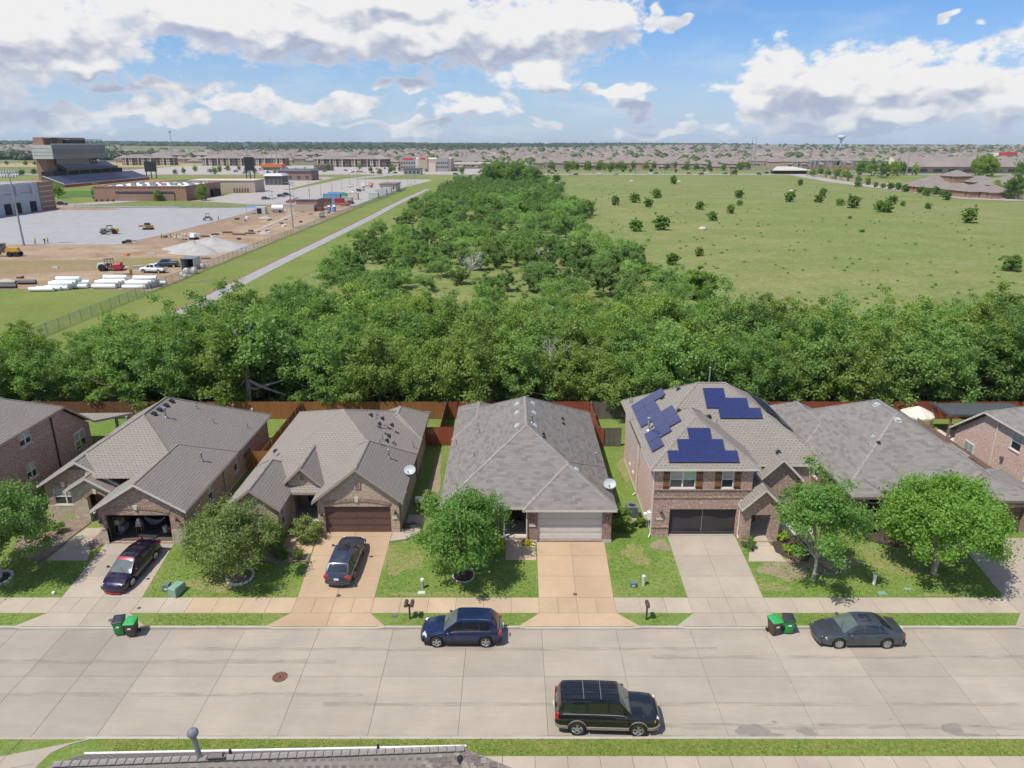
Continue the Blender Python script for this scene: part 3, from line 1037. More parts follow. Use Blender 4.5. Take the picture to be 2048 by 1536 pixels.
sheet('plaza', [(-160,372),(-112,345),(-104,345),(-96,420),(-140,470),(-150,640),(-205,640),(-205,456),(-150,456),(-150,436),(-160,430)],1.10, 'far_concrete', kind='structure')
sheet('car_park', [(-124,346),(-71,340),(-71,470),(-62,585),(-68,603),(-136,603),(-136,480)],1.14, 'far_concrete', kind='structure')
sheet('campus_path', [(-206,336),(-150,332),(-150,337),(-206,342)],1.12, 'far_concrete', kind='structure')
sheet('campus_path', [(-214,344),(-196,344),(-176,395),(-180,400)],1.13, 'far_concrete', kind='structure')
sheet('practice_field', [(-285,400),(-211,400),(-211,452),(-285,452)],1.10, 'turf_green', kind='structure')
# running track oval and its green infield
for nm, ex, mat, zz_ in (('running_track', 0, 'track_red', 1.14),('infield', 11, 'turf_green', 1.19)):
 pts = []
 for k in range(40):
  a = 2 * PI * k / 40
  r = 44 - ex
  cy = 585 if math.sin(a) >= 0 else 520
  pts.append((-236 + r * math.cos(a), cy + r * math.sin(a)))
 sheet(nm, pts, zz_, mat, kind='structure')
# the main road across the land beyond the field, its verges and the side road
sheet('highway', [(-1200,694),(1200,694),(1200,716),(-1200,716)],1.16, 'far_concrete', kind='structure')
sheet('highway_verge', [(-1200,640),(1200,640),(1200,693),(-1200,693)],1.06, 'field', kind='structure')
sheet('roadside_strip', [(40,717),(300,717),(300,800),(40,800)],1.08, 'field', kind='structure')
sheet('shop_apron', [(-420,717),(-30,717),(-30,1000),(-420,1000)],1.07, 'far_concrete', kind='structure')
sheet('entry_road', [(-140,600),(-127,600),(-100,694),(-118,694)],1.17, 'far_concrete', kind='structure')
sheet('side_road', [(233,385),(247,372),(330,372),(330,386),(250,390),(252,560),(270,694),(254,694),(236,560)],1.13, 'far_concrete', kind='structure')
sheet('hay_field', [(-1500,930),(-420,930),(-420,1240),(-1500,1240)],1.10, 'tan_field', kind='structure')
# ================================================================ THE HOUSES ALONG THE STREET
def atx(px, py, x):
 a, b = (px - 1024) / FPX, (768 - py) / FPX
 t = x / a
 return (_c + b * _s) * t, CAMH + (-_s + b * _c) * t
class House:
 def __init__(s, name, label, loc, wallmat, shing, trim, cap='ridge_cap'):
  s.root = thing(name, label, 'house', loc)
  s.wm, s.sh, s.tr, s.capm = wallmat, shing, trim, cap
  s.roof, s.trim, s.wall, s.wall2, s.caps = MB(), MB(), MB(), MB(), MB()
  s.planes = []
  s.k = 0
  s.parts = []
 # ---- roof
 def wing(s, x0, x1, y0, y1, ez, p, axis='y', f='hip', b='hip', p2=None, keep=None, fascia=.18, caps=True):
  lift = s.k * .006
  s.k += 1
  p2 = p2 or p
  sw = axis == 'x'
  if sw:
   x0, x1, y0, y1 = y0, y1, x0, x1
  half = (x1 - x0) / 2
  rise = half * p
  ins = rise / p2
  xm = (x0 + x1) / 2
  ya, yb = y0 + (ins if f == 'hip' else 0), y1 - (ins if b == 'hip' else 0)
  if ya > yb:
   t = (y1 - y0) / 2 / ins
   rise *= t
   ya = yb = (y0 + y1) / 2
  z0, z1 = ez + lift, ez + rise + lift
  T = (lambda q: (q[1], q[0], q[2])) if sw else (lambda q: q)
  A, B, Cc, D = (x0, y0, z0),(x1, y0, z0),(x1, y1, z0),(x0, y1, z0)
  P, Q = (xm, ya, z1),(xm, yb, z1)
  faces = [[A, P, Q, D][::-1],[B, Cc, Q, P][::1]]
  if f == 'hip':
   faces.append([A, B, P])
  if b == 'hip':
   faces.append([Cc, D, Q])
  for fc in faces:
   fc = [T(q) for q in fc]
   if sw:
    fc = fc[::-1]
   for kp in (keep or [[]]):
    g = fc
    for (nx, ny, d) in kp:
     g = clip(g, nx, ny, d)
     if len(g) < 3:
      break
    if len(g) >= 3:
     s.roof.poly(g)
  # fascia boards and soffit
  zf = z0 - fascia
  ed = [(A, B, f == 'hip'),(B, Cc, True),(Cc, D, b == 'hip'),(D, A, True)]
  if keep is None:
   for a, c2, on in ed:
    if on:
     q = [T((a[0], a[1], zf)), T((c2[0], c2[1], zf)), T(c2), T(a)]
     s.trim.poly(q if not sw else q[::-1])
   for (a, c2, gab, apex) in ((A, B, f != 'hip', P),(Cc, D, b != 'hip', Q)):
    if gab:
     for u, w in ((a, apex),(apex, c2)):
      q = [T((u[0], u[1], u[2] - fascia - .04)), T((w[0], w[1], w[2] - fascia - .04)), T(w), T(u)]
      s.trim.poly(q if not sw else q[::-1])
   ya_, yb_ = A[1] + (0 if f == 'hip' else .42), D[1] - (0 if b == 'hip' else .42)
   g = [T((A[0], ya_, zf + .002)), T((D[0], yb_, zf + .002)), T((Cc[0], yb_, zf + .002)), T((B[0], ya_, zf + .002))]
   s.trim.poly(g if not sw else g[::-1])
  # hip and ridge caps
  if caps:
   lines = [(P, Q)]
   if f == 'hip':
    lines += [(A, P),(B, P)]
   if b == 'hip':
    lines += [(D, Q),(Cc, Q)]
   for u, w in lines:
    u, w = Vector(T(u)), Vector(T(w))
    L = (w - u).length
    if L < .4:
     continue
    if keep and any(True for kp in keep) and not all(True for _ in ()):
     pass
    d = (w - u).normalized()
    sd = Vector((-d.y, d.x, 0))
    if sd.length < .01:
     continue
    sd = sd.normalized()
    for (wd, dz) in ((.11,.016),):
     a1, a2 = u + Vector((0,0, dz)), w + Vector((0,0, dz))
     slope = .5 * wd * (p if abs(d.z) < .01 else p * .75)
     s.caps.poly([a1, a2, a2 + sd * wd - Vector((0,0, slope)), a1 + sd * wd - Vector((0,0, slope))][::-1])
     s.caps.poly([a1, a2, a2 - sd * wd - Vector((0,0, slope)), a1 - sd * wd - Vector((0,0, slope))])
  def zf_(x, y):
   if sw:
    x, y = y, x
   if not (x0 <= x <= x1 and y0 <= y <= y1):
    return -9
   z = min(z0 + (x - x0) * p, z0 + (x1 - x) * p)
   if f == 'hip':
    z = min(z, z0 + (y - y0) * p2)
   if b == 'hip':
    z = min(z, z0 + (y1 - y) * p2)
   return z
  s.planes.append(zf_)
  return ez + rise
 def zr(s, x, y):
  return max(f(x, y) for f in s.planes)
 def hit(s, px, py):
  a, b = (px - 1024) / FPX, (768 - py) / FPX
  d = Vector((a, _c + b * _s, -_s + b * _c))
  t = 25.0
  while t < 110:
   q = Vector((0,0, CAMH)) + d * t
   if q.z <= s.zr(q.x, q.y):
    return Vector((q.x, q.y, s.zr(q.x, q.y)))
   t += .03
  return None
 # ---- walls
 def wallp(s, a, b, z0, z1, ops=(), mb=None, depth=.12):
  """a wall from a to b (outside on the right) with rectangular openings and reveals"""
  mb = mb or s.wall
  a, b = Vector((*a, 0)), Vector((*b, 0))
  L = (b - a).length
  d = (b - a) / L
  inn = Vector((-d.y, d.x, 0)) * depth
  us = sorted({0, L, *[o[0] for o in ops], *[o[1] for o in ops]})
  zs = sorted({z0, z1, *[o[2] for o in ops], *[o[3] for o in ops]})
  P = lambda u, z, k=0: tuple(a + d * u + inn * k + Vector((0,0, z)))
  for u0, u1 in zip(us, us[1:]):
   for w0, w1 in zip(zs, zs[1:]):
    um, wm = (u0 + u1) / 2,(w0 + w1) / 2
    if any(o[0] < um < o[1] and o[2] < wm < o[3] for o in ops):
     continue
    mb.poly([P(u0, w0), P(u1, w0), P(u1, w1), P(u0, w1)])
  for o in ops:
   u0, u1, w0, w1 = o[:4]
   mb.poly([P(u0, w0), P(u0, w1), P(u0, w1,1), P(u0, w0,1)][::-1])
   mb.poly([P(u1, w0), P(u1, w1), P(u1, w1,1), P(u1, w0,1)])
   mb.poly([P(u0, w1), P(u1, w1), P(u1, w1,1), P(u0, w1,1)][::-1])
   mb.poly([P(u0, w0), P(u1, w0), P(u1, w0,1), P(u0, w0,1)])
   if len(o) > 4 and o[4]:
    s.opening(a, d, inn, o)
 def opening(s, a, d, inn, o):
  u0, u1, z0, z1, kind = o[:5]
  P = lambda u, z, k: a + d * u + inn * k + Vector((0,0, z))
  up = Vector((0,0,1))
  def bar(mb, u, v, w, x, k0, k1, m=0):
   q = [P(u, w, k0), P(v, w, k0), P(v, x, k0), P(u, x, k0)]
   r = [P(u, w, k1), P(v, w, k1), P(v, x, k1), P(u, x, k1)]
   mb.poly(q, m)
   mb.poly([q[1], r[1], r[2], q[2]], m)
   mb.poly([q[0], q[3], r[3], r[0]], m)
   mb.poly([q[3], q[2], r[2], r[3]], m)
   mb.poly([q[0], r[0], r[1], q[1]], m)
  if kind[0] == 'w':
   n = int(kind[1])
   fr = MB()
   t = .055
   bar(fr, u0, u0 + t, z0, z1,.3,.95)
   bar(fr, u1 - t, u1, z0, z1,.3,.95)
   bar(fr, u0 + t, u1 - t, z0, z0 + t, .3,.95)
   bar(fr, u0 + t, u1 - t, z1 - t, z1,.3,.95)
   zm = (z0 + z1) / 2
   cw_ = (u1 - u0) / n
   for k in range(1, n):
    bar(fr, u0 + k * cw_ - .05, u0 + k * cw_ + .05, z0 + t, z1 - t, .35,.95)
   for k in range(n):
    bar(fr, u0 + k * cw_ + .05, u0 + (k + 1) * cw_ - .05, zm - .03, zm + .03,.45,.95)
   w = fr.build('window', [M['window_white']], s.root, 0)
   for k in range(n):
    for top in (0,1):
     g = MB()
     za, zb = (zm + .03, z1 - t) if top else (z0 + t, zm - .03)
     g.poly([P(u0 + k * cw_ + .05, za, .7), P(u0 + (k + 1) * cw_ - .05, za, .7), P(u0 + (k + 1) * cw_ - .05, zb, .7), P(u0 + k * cw_ + .05, zb, .7)])
     mt = 'glass_blind' if top else 'glass_dark'
     if 'g' in kind and top:
      mt = 'glass_green' if k == n - 1 else 'glass_blind'
     if 'b' in kind:
      mt = 'glass_blind'
     if 'd' in kind:
      mt = 'glass_dark'
     g.build('pane', [M[mt]], w, 0)
   sl_ = MB()
   bar(sl_, u0 - .06, u1 + .06, z0 - .07, z0 - .004,-.55,.2)
   sl_.build('sill', [M['stone_cast']], w, 0)
  elif kind == 'garage_brown' or kind == 'garage_tan':
   g = MB()
   bar(g, u0, u1, z0, z1,1.5,1.7)
   gd = g.build('garage_door', [M['joint']], s.root, 0)
   n = 4
   for k in range(n):
    pm = MB()
    w0, w1 = z0 + (z1 - z0) * k / n + .012, z0 + (z1 - z0) * (k + 1) / n - .012
    bar(pm, u0 + .01, u1 - .01, w0, w1,1.05,1.5)
    nb = 4
    for j in range(nb):
     x0_, x1_ = u0 + (u1 - u0) * j / nb + .08, u0 + (u1 - u0) * (j + 1) / nb - .08
     bar(pm, x0_, x1_, w0 + .1, w1 - .1,.93,1.05)
    pm.build('door_panel', [M['door_brown' if kind == 'garage_brown' else 'door_tan']], gd, 0)
  elif kind == 'screen':
   g = MB()
   um = (u0 + u1) / 2
   for q0, q1 in ((u0, um - .02),(um + .02, u1)):
    rows = []
    for z in np.linspace(z0 + .05, z1,7):
     rows.append([P(u, z, 1.3 + .5 * math.sin(u * 2.3 + z) * (.5 if z > z0 + .4 else 1.0)) for u in np.linspace(q0, q1,9)])
    g.grid(rows)
   sc_ = g.build('garage_screen', [M['screen']], s.root, uv=False, smooth=60)
   z_ = MB()
   bar(z_, um - .02, um + .02, z0, z1,.9,1.2)
   z_.build('zip', [M['grey_metal']], sc_, uv=False)
   h_ = MB()
   bar(h_, u0, u1, z0 + .02, z0 + .3,.6,1.0)
   h_.build('hem', [M['screen']], sc_, uv=False)
   q = MB()
   q.poly([P(u0, z0,8), P(u1, z0,8), P(u1, z1,8), P(u0, z1,8)])
   q.build('garage_back', [M['interior']], s.root, 0)
  elif kind[:4] == 'door':
   g = MB()
   bar(g, u0, u1, z0, z1,.75,1.0)
   mt = {'door': 'door_dark', 'door_wood': 'door_wood'}.get(kind, 'door_dark')
   dd = g.build('door', [M[mt]], s.root, 0)
   pn = MB()
   for (qa, qb) in ((.12,.46),(.54,.88)):
    for (wa, wb) in ((.06,.42),(.5,.94)):
     bar(pn, u0 + (u1 - u0) * qa, u0 + (u1 - u0) * qb, z0 + (z1 - z0) * wa, z0 + (z1 - z0) * wb, .6,.75)
   pn.build('panel', [M[mt]], dd, 0)
   h_ = MB()
   bar(h_, u1 - .12, u1 - .06, z0 + .95, z0 + 1.05,.3,.75)
   h_.build('handle', [M['chrome']], dd, 0)
 def gable(s, x0, x1, y, zb, ez, p, o, mb=None, back=False):
  """gable wall under a rake (facing -y); x0, x1 wall ends, eaves o outside them"""
  mb = mb or s.wall
  xm = (x0 + x1) / 2
  t = ez + p * o - .05
  top = ez + p * ((x1 - x0) / 2 + o) - .05
  q = [(x0, y, zb),(x1, y, zb),(x1, y, t),(xm, y, top),(x0, y, t)]
  mb.poly(q if not back else q[::-1])
 def arch(s, x0, x1, y, zs, rise, thick, mat='soldier', proud=.03, key=True, n=14):
  """segmental brick arch over an opening with a keystone"""
  mb = MB()
  xm = (x0 + x1) / 2
  w = (x1 - x0) / 2
  rr = (w * w + rise * rise) / (2 * rise)
  zc = zs + rise - rr
  rows = []
  a0 = math.asin(w / rr)
  for r_, dy in ((rr, 0),(rr, -proud),(rr + thick, -proud),(rr + thick, 0)):
   rows.append([(xm + r_ * math.sin(a), y + dy, zc + r_ * math.cos(a)) for a in np.linspace(-a0, a0, n)])
  mb.grid(rows[::-1])
  mb.poly([r[0] for r in rows][::-1])
  mb.poly([r[-1] for r in rows])
  a_ = mb.build('brick_arch', [M[mat]], s.root)
  if key:
   k = MB()
   zt = zs + rise
   k.poly([(xm - .1, y - proud - .03, zt - .04),(xm + .1, y - proud - .03, zt - .04),(xm + .16, y - proud - .03, zt + thick + .06),(xm - .16, y - proud - .03, zt + thick + .06)])
   k.poly([(xm + .1, y - proud - .03, zt - .04),(xm + .1, y, zt - .04),(xm + .16, y, zt + thick + .06),(xm + .16, y - proud - .03, zt + thick + .06)])
   k.poly([(xm - .1, y, zt - .04),(xm - .1, y - proud - .03, zt - .04),(xm - .16, y - proud - .03, zt + thick + .06),(xm - .16, y, zt + thick + .06)])
   k.poly([(xm - .16, y - proud - .03, zt + thick + .06),(xm + .16, y - proud - .03, zt + thick + .06),(xm + .16, y, zt + thick + .06),(xm - .16, y, zt + thick + .06)])
   k.build('keystone', [M['stone_cast']], a_, uv=False)
 # ---- things on the roof (parts of the roof)
 def done(s):
  s.ro = s.roof.build('roof', [M[s.sh]], s.root)
  if s.caps.v:
   s.caps.build('ridge_caps', [M[s.capm]], s.ro, 0)
  s.trim.build('fascia', [M[s.tr]], s.root, 0)
  s.wall.build('wall', [M[s.wm]], s.root)
  return s
 def pipe(s, px, py, h=.5, r=.05, mat='grey_metal', cap=True, lean=0):
  c = s.hit(px, py)
  if c is None:
   return
  m = MB()
  m.lathe((c.x, c.y, c.z - .1),[(r * 2.6,0),(r * 2.2,.14),(r * 1.05,.22)],10)
  m.cyl((c.x, c.y, c.z),(c.x + lean, c.y, c.z + h), r, r, 10)
  if cap:
   m.lathe((c.x + lean, c.y, c.z + h),[(r, 0),(r * 1.7,.02),(r * 1.7,.1),(r * .4,.16),(.001,.16)],10)
  m.build('vent_pipe', [M[mat]], s.ro, uv=False, smooth=40)
 def hood(s, px, py, mat='black_metal', sz=.38, h=.16):
  c = s.hit(px, py)
  if c is None:
   return
  g = Vector((s.zr(c.x + .1, c.y) - s.zr(c.x - .1, c.y), s.zr(c.x, c.y + .1) - s.zr(c.x, c.y - .1),0)) / .2
  m = MB()
  up = Vector((g.x, g.y, 0))
  rz = math.atan2(up.y, up.x) if up.length > .01 else 0
  sl = math.atan(min(1.2, up.length))
  m.obox((c.x, c.y, c.z - .01),(sz * 1.25, sz * 1.25,.03), rz, 0,1.0,0,-sl)
  m.obox((c.x, c.y, c.z + .02),(sz * .9, sz * .95, h), rz, 0,.72,0,-sl)
  m.build('roof_vent', [M[mat]], s.ro, 0)
 def base(s, x0, x1, y0, y1, z0=.55, z1=1.12):
  MB().box(x0 - .03, x1 + .03, y0 - .03, y1 + .03, z0, z1).build('foundation', [M['foundation']], s.root, 0)
 def downspout(s, x, y, z0, z1, mat, dx=.08, kick=(0,-.4)):
  m = MB()
  m.box(x - .04, x + .04, y - .05, y + .05, z0 + .15, z1)
  m.tube([(x, y, z0 + .18),(x + kick[0], y + kick[1], z0 + .06)],.05,6)
  m.build('downspout', [M[mat]], s.root, 0)
def lantern(H, x, y, z):
 m = MB()
 m.box(x - .05, x + .05, y - .03, y, z - .1, z + .1)
 m.lathe((x, y - .13, z - .12),[(.03,0),(.09,.04),(.08,.22),(.11,.24),(.02,.34),(.001,.34)],8)
 m.build('wall_lamp', [M['bronze_metal']], H.root, 0)
def plaque(H, x, y, z, w=.42, h=.16):
 m = MB()
 m.box(x - w / 2, x + w / 2, y - .03, y, z, z + h)
 m.build('number_plaque', [M['stone_cast']], H.root, 0)
O = .35
# ---------------------------------------------------------------- house with the open garage
H1 = House('brick_house', 'single storey brown brick house with open cluttered garage and stone arched porch', (-29,55,1), 'brick_brown', 'shingle_brown', 'trim_white')
H1.wing(-35.63,-22.77,47.3,64.2,3.7,.62, keep=[[(0,1,49.3)],[(0,-1,-49.3),(0,1,48.65),(1,0,-31.7)]], caps=False)
H1.wing(-29.5,-22.77,45.2,55.6,3.7,.62, f='gable', b='hip')
H1.wing(-35.63,-29.2,49.1,58.0,3.7,.62, f='gable', b='hip')
H1.wing(-33.1,-29.6,48.2,52.6,3.72,.62, f='gable', b='hip')
for u, w in (((-29.2,53.73,7.70),(-29.2,57.77,7.70)),((-22.77,64.2,3.7),(-29.2,57.77,7.70)),((-26.0,50.52,5.72),(-29.2,53.73,7.70)),((-32.3,50.6,5.74),(-29.2,53.73,7.70))):
 H1.caps.tube([Vector(u), Vector(w)],.075,5)
MB().box(-35.63,-22.77,63.9,64.2,3.5,3.69).build('fascia', [M['trim_white']], H1.root, 0)
MB().box(-35.6,-35.55,49.4,64.1,3.52,3.69).build('fascia', [M['trim_white']], H1.root, 0)
MB().box(-22.83,-22.775,56,64.1,3.52,3.69).build('fascia', [M['trim_white']], H1.root, 0)
# walls: garage front, sides
H1.wallp((-29.12,45.55),(-23.12,45.55),1.0,3.56,[(.42,4.98,1.0,3.2)], depth=.25)
H1.gable(-29.12,-23.12,45.55,3.56,3.7,.62,.37)
ws = []
for (px, pa, pb) in ((440.6,944,972),(479,901,928),(489,890,914),(494,884,907)):
 y, zt = atx(px, pa, -23.12)
 y2, zb = atx(px, pb, -23.12)
 ws.append((y - 45.85 - .45, y - 45.85 + .4, max(1.7, zb), min(3.35, zt), 'w1'))
ws = [(4.2,5.1,1.9,3.3, 'w1'),(9.6,10.4,1.9,3.3, 'w1'),(11.9,12.5,1.9,3.3, 'w1'),(13.1,13.7,1.9,3.3, 'w1')]
H1.wallp((-23.12,45.55),(-23.12,63.85),.9,3.56, ws)
H1.wallp((-23.12,63.85),(-35.25,63.85),.9,3.56)
H1.wallp((-35.25,63.85),(-35.25,49.45),.9,3.56)
H1.wallp((-35.25,49.45),(-32.7,49.45),1.95,3.56,[(.55,2.35,1.96,3.3, 'w2')])
H1.gable(-35.25,-29.5,49.45,3.56,3.7,.62,.37)
H1.wallp((-29.12,49.4),(-29.12,45.55),.9,3.56)
st = MB()
st.box(-35.26,-32.72,49.40,49.6,.9,1.94)
st.build('stone_facing', [M['limestone']], H1.root)
for b_ in ((-32.75,-31.62,48.52,48.9,.9,3.0),(-30.22,-29.86,48.52,48.9,.9,3.0),(-29.14,-28.7,45.50,45.85,.9,2.05),(-24.14,-23.08,45.50,45.8,.9,2.05)):
 MB().box(*b_).build('stone_pier', [M['limestone']], H1.root)
st = MB()
# porch front with arched mouth
n = 12
for k in range(n):
 xa, xb = -31.62 + 1.4 * k / n, -31.62 + 1.4 * (k + 1) / n
 za, zb = 3.0 + .42 * math.sin(PI * k / n),3.0 + .42 * math.sin(PI * (k + 1) / n)
 top = lambda x: min(3.72 + .62 * (x + 33.1),3.72 + .62 * (-29.6 - x)) - .06
 st.poly([(xa, 48.52, za),(xb, 48.52, zb),(xb, 48.52, top(xb)),(xa, 48.52, top(xa))])
 st.poly([(xa, 48.52, za),(xa, 48.9, za),(xb, 48.9, zb),(xb, 48.52, zb)])
st.poly([(-32.75,48.52,3.0),(-31.62,48.52,3.0),(-31.62,48.52,4.55),(-32.75,48.52,3.86)])
st.poly([(-30.22,48.52,3.0),(-29.86,48.52,3.0),(-29.86,48.52,3.8),(-30.22,48.52,4.02)])
st.build('porch_front', [M['limestone']], H1.root)
H1.arch(-31.62,-30.22,48.5,3.0,.42,.26, 'soldier')
H1.arch(-28.7,-24.14,45.54,3.32,.35,.24, 'soldier')
H1.arch(-34.8,-32.8,49.44,3.34,.22,.24, 'soldier')
MB().box(-32.5,-29.3,48.9,51.2,.95,1.06).build('porch_floor', [M['walk_concrete']], H1.root, 0)
MB().poly([(-32.7,51.2,1),(-29.3,51.2,1),(-29.3,51.2,3.6),(-32.7,51.2,3.6)]).build('porch_wall', [M['brick_tan']], H1.root)
MB().box(-31.3,-30.4,51.1,51.18,1.06,3.1).build('door', [M['door_wood']], H1.root, 0)
# garage inside
gi_ = MB()
x0, x1, y0, y1 = -28.98,-23.3,45.85,52.2
gi_.poly([(x0, y1,1),(x1, y1,1),(x1, y1,3.4),(x0, y1,3.4)])
gi_.poly([(x0, y0,1),(x0, y1,1),(x0, y1,3.4),(x0, y0,3.4)])
gi_.poly([(x1, y1,1),(x1, y0,1),(x1, y0,3.4),(x1, y1,3.4)])
gi_.poly([(x0, y0,1.03),(x1, y0,1.03),(x1, y1,1.03),(x0, y1,1.03)])
gi_.poly([(x0, y1,3.4),(x1, y1,3.4),(x1, y0,3.4),(x0, y0,3.4)])
gi_.build('garage_interior', [M['interior']], H1.root, 0)
H1.done()
H1.base(-35.25,-23.12,49.45,63.85)
for p in ((332,835,.75,.07),(404,922,.62,.06),(394,817,.35,.035),(427,846,.3,.03),(495,856,.3,.03)):
 H1.pipe(*p)
for p in ((308,828),(319,820),(332,811),(343,803)):
 H1.hood(*p)
H1.downspout(-23.05,45.7,1.0,3.5, 'trim_tan')
H1.downspout(-23.05,52.8,1.0,3.5, 'trim_tan', kick=(.3,-.3))
lantern(H1,-29.0,45.5,2.75)
lantern(H1,-23.6,45.5,2.9)
plaque(H1,-28.9,45.48,2.1,.3)
def junk(name, label, cat, c, shape):
 m = MB()
 mats = []
 for i, (kind, args, mt) in enumerate(shape):
  mats.append(M[mt])
  getattr(m, kind)(*args, m=i) if kind != 'lathe' else m.lathe(*args, 10, i)
 o = m.build(name, mats, None, 0)
 setp(o, label, cat)
 o.location = c
 return o
gz = 1.03
junk('storage_shelf', 'cluttered dark storage shelf along the left wall of the open garage', 'shelf', (-28.6,47.6, gz),[('box', (-.25,.25,-1,1,0,.05), 'grey_metal'),('box', (-.25,.25,-1,1,.7,.74), 'grey_metal'),('box', (-.25,.25,-1,1,1.35,1.39), 'grey_metal'),('box', (-.2,.22,-.9,-.3,.74,1.1), 'box_cream'),('box', (-.2,.22,-.2,.4,.74,1.2), 'paint_red'),('box', (-.2,.22,-.6,.2,.05,.45), 'box_grey'),('box', (-.2,.22,.3,.9,1.39,1.7), 'box_green'),('box', (-.24,-.2,-1,-.95,0,1.4), 'grey_metal'),('box', (.2,.24,-1,-.95,0,1.4), 'grey_metal')])
junk('paint_bucket', 'white round bucket near the right side of the open garage', 'bucket', (-25.35,47.0, gz),[('lathe', ((0,0,0),[(.15,0),(.19,.42),(.21,.42),(.21,.46),(.001,.46)]), 'poly_white')])
junk('fire_red_toolbox', 'red tool trolley in the right corner of the open garage', 'toolbox', (-24.85,46.95, gz),[('box', (-.2,.2,-.18,.18,.06,.55), 'red_paint'),('box', (-.21,.21,-.19,.19,.55,.6), 'plastic_black'),('box', (-.16,-.12,-.2,-.16,0,.08), 'rubber'),('box', (.12,.16,-.2,-.16,0,.08), 'rubber'),('box', (-.15,.15,-.195,-.18,.2,.22), 'chrome'),('box', (-.15,.15,-.195,-.18,.38,.4), 'chrome')])
junk('folding_stool', 'pale stool with folded cloth standing in the middle of the open garage', 'stool', (-27.2,47.0, gz),[('box', (-.22,.22,-.2,.2,.55,.62), 'box_cream'),('box', (-.2,-.15,-.18,-.13,0,.55), 'door_wood'),('box', (.15,.2,-.18,-.13,0,.55), 'door_wood'),('box', (-.2,-.15,.13,.18,0,.55), 'door_wood'),('box', (.15,.2,.13,.18,0,.55), 'door_wood'),('box', (-.17,.17,-.14,.14,.62,.95), 'box_grey'),('box', (-.09,.1,-.1,.1,.95,1.12), 'poly_white')])
hm = MB()
rows = []
for i in range(9):
 t = i / 8
 w = .06 + .32 * math.sin(PI * t)
 rows.append([(-26.9 + 1.5 * t, 47.25 + w * q, gz + .55 + .45 * (2 * t - 1) ** 2 + .1 * q * q) for q in (-1,-.5,0,.5,1)])
hm.grid(rows)
hm.tube([(-26.95,47.25, gz),(-26.9,47.25, gz + 1.0)],.03,6,1)
hm.tube([(-25.35,47.25, gz),(-25.4,47.25, gz + 1.0)],.03,6,1)
hm.tube([(-26.95,47.25, gz + .03),(-25.35,47.25, gz + .03)],.03,6,1)
setp(hm.build('hammock', [M['box_grey'], M['black_metal']], None, uv=False, smooth=60), 'grey sling hammock on a stand in the open garage', 'hammock')
# ---------------------------------------------------------------- tan brick house with brown garage door
H2 = House('brick_house', 'single storey tan brick house with brown garage door and two front gables', (-13.6,55,1), 'brick_tan', 'shingle_warm', 'trim_tan')
H2.wing(-20.3,-7.8,48.0,65.0,3.7,.78, p2=.40)
H2.wing(-14.35,-7.8,46.5,55.0,3.7,.80, f='gable', b='hip')
H2.wing(-17.2,-13.85,48.3,54.2,3.95,.97, f='gable', b='hip')
H2.wing(-20.3,-16.2,45.3,52.5,3.7,.78, f='gable', b='hip')
H2.wing(-12.6,-7.8,58.0,64.6,3.7,.66, f='hip', b='hip')
H2.wallp((-13.98,46.85),(-8.15,46.85),1.0,3.56,[(.42,5.2,1.0,3.18, 'garage_brown')], depth=.16)
H2.gable(-13.98,-8.15,46.85,3.56,3.7,.80,.36)
H2.wallp((-8.15,46.85),(-8.15,64.6),.9,3.56)
H2.wallp((-8.15,64.6),(-19.95,64.6),.9,3.56)
H2.wallp((-19.95,64.6),(-19.95,45.65),.9,3.56)
H2.wallp((-19.95,45.65),(-16.55,45.65),1.0,3.56,[(.8,2.6,1.8,3.2, 'w2')])
H2.gable(-19.95,-16.55,45.65,3.56,3.7,.78,.35)
H2.wallp((-16.55,45.65),(-16.55,51.0),1.0,3.56,[(.9,1.6,1.7,3.1, 'w1')])
H2.wallp((-13.98,51.0),(-13.98,46.85),1.0,3.56)
H2.wallp((-16.55,51.0),(-13.98,51.0),1.0,3.9,[(1.35,2.25,1.05,3.1, 'door'),(.55,1.1,1.2,3.0, 'w1d')])
# porch front wall with arch
pf = MB()
n = 12
for k in range(n):
 xa, xb = -16.3 + 1.7 * k / n, -16.3 + 1.7 * (k + 1) / n
 za, zb = 3.2 + .38 * math.sin(PI * k / n),3.2 + .38 * math.sin(PI * (k + 1) / n)
 top = lambda x: min(3.95 + .97 * (x + 17.2),3.95 + .97 * (-13.85 - x)) - .08
 pf.poly([(xa, 48.65, za),(xb, 48.65, zb),(xb, 48.65, top(xb)),(xa, 48.65, top(xa))])
 pf.poly([(xa, 48.65, za),(xa, 48.95, za),(xb, 48.95, zb),(xb, 48.65, zb)])
for xa, xb in ((-16.6,-16.3),(-14.6,-13.98)):
 pf.box(xa, xb, 48.65,48.95,.95,3.2)
 pf.poly([(xa, 48.65,3.2),(xb, 48.65,3.2),(xb, 48.65, top(xb)),(xa, 48.65, top(xa))])
pf.build('porch_front', [M['brick_tan']], H2.root)
MB().box(-16.5,-14.0,48.3,51.0,.9,1.04).build('porch_floor', [M['drive_tan']], H2.root, 0)
H2.arch(-16.3,-14.6,48.63,3.2,.38,.2, 'soldier')
H2.arch(-13.56,-8.78,46.83,3.28,.32,.26, 'soldier')
for (xc, y, z) in ((-15.5,48.62,4.35),(-11.05,46.82,4.6)):
 m = MB()
 m.box(xc - .2, xc + .2, y - .03, y, z, z + .55)
 m.build('gable_niche', [M['stone_cast']], H2.root, 0)
 m = MB()
 m.box(xc - .15, xc + .15, y - .045, y - .02, z + .06, z + .5)
 m.build('gable_vent', [M['door_wood']], H2.root, 0)
H2.done()
H2.base(-19.95,-8.15,48.5,64.6)
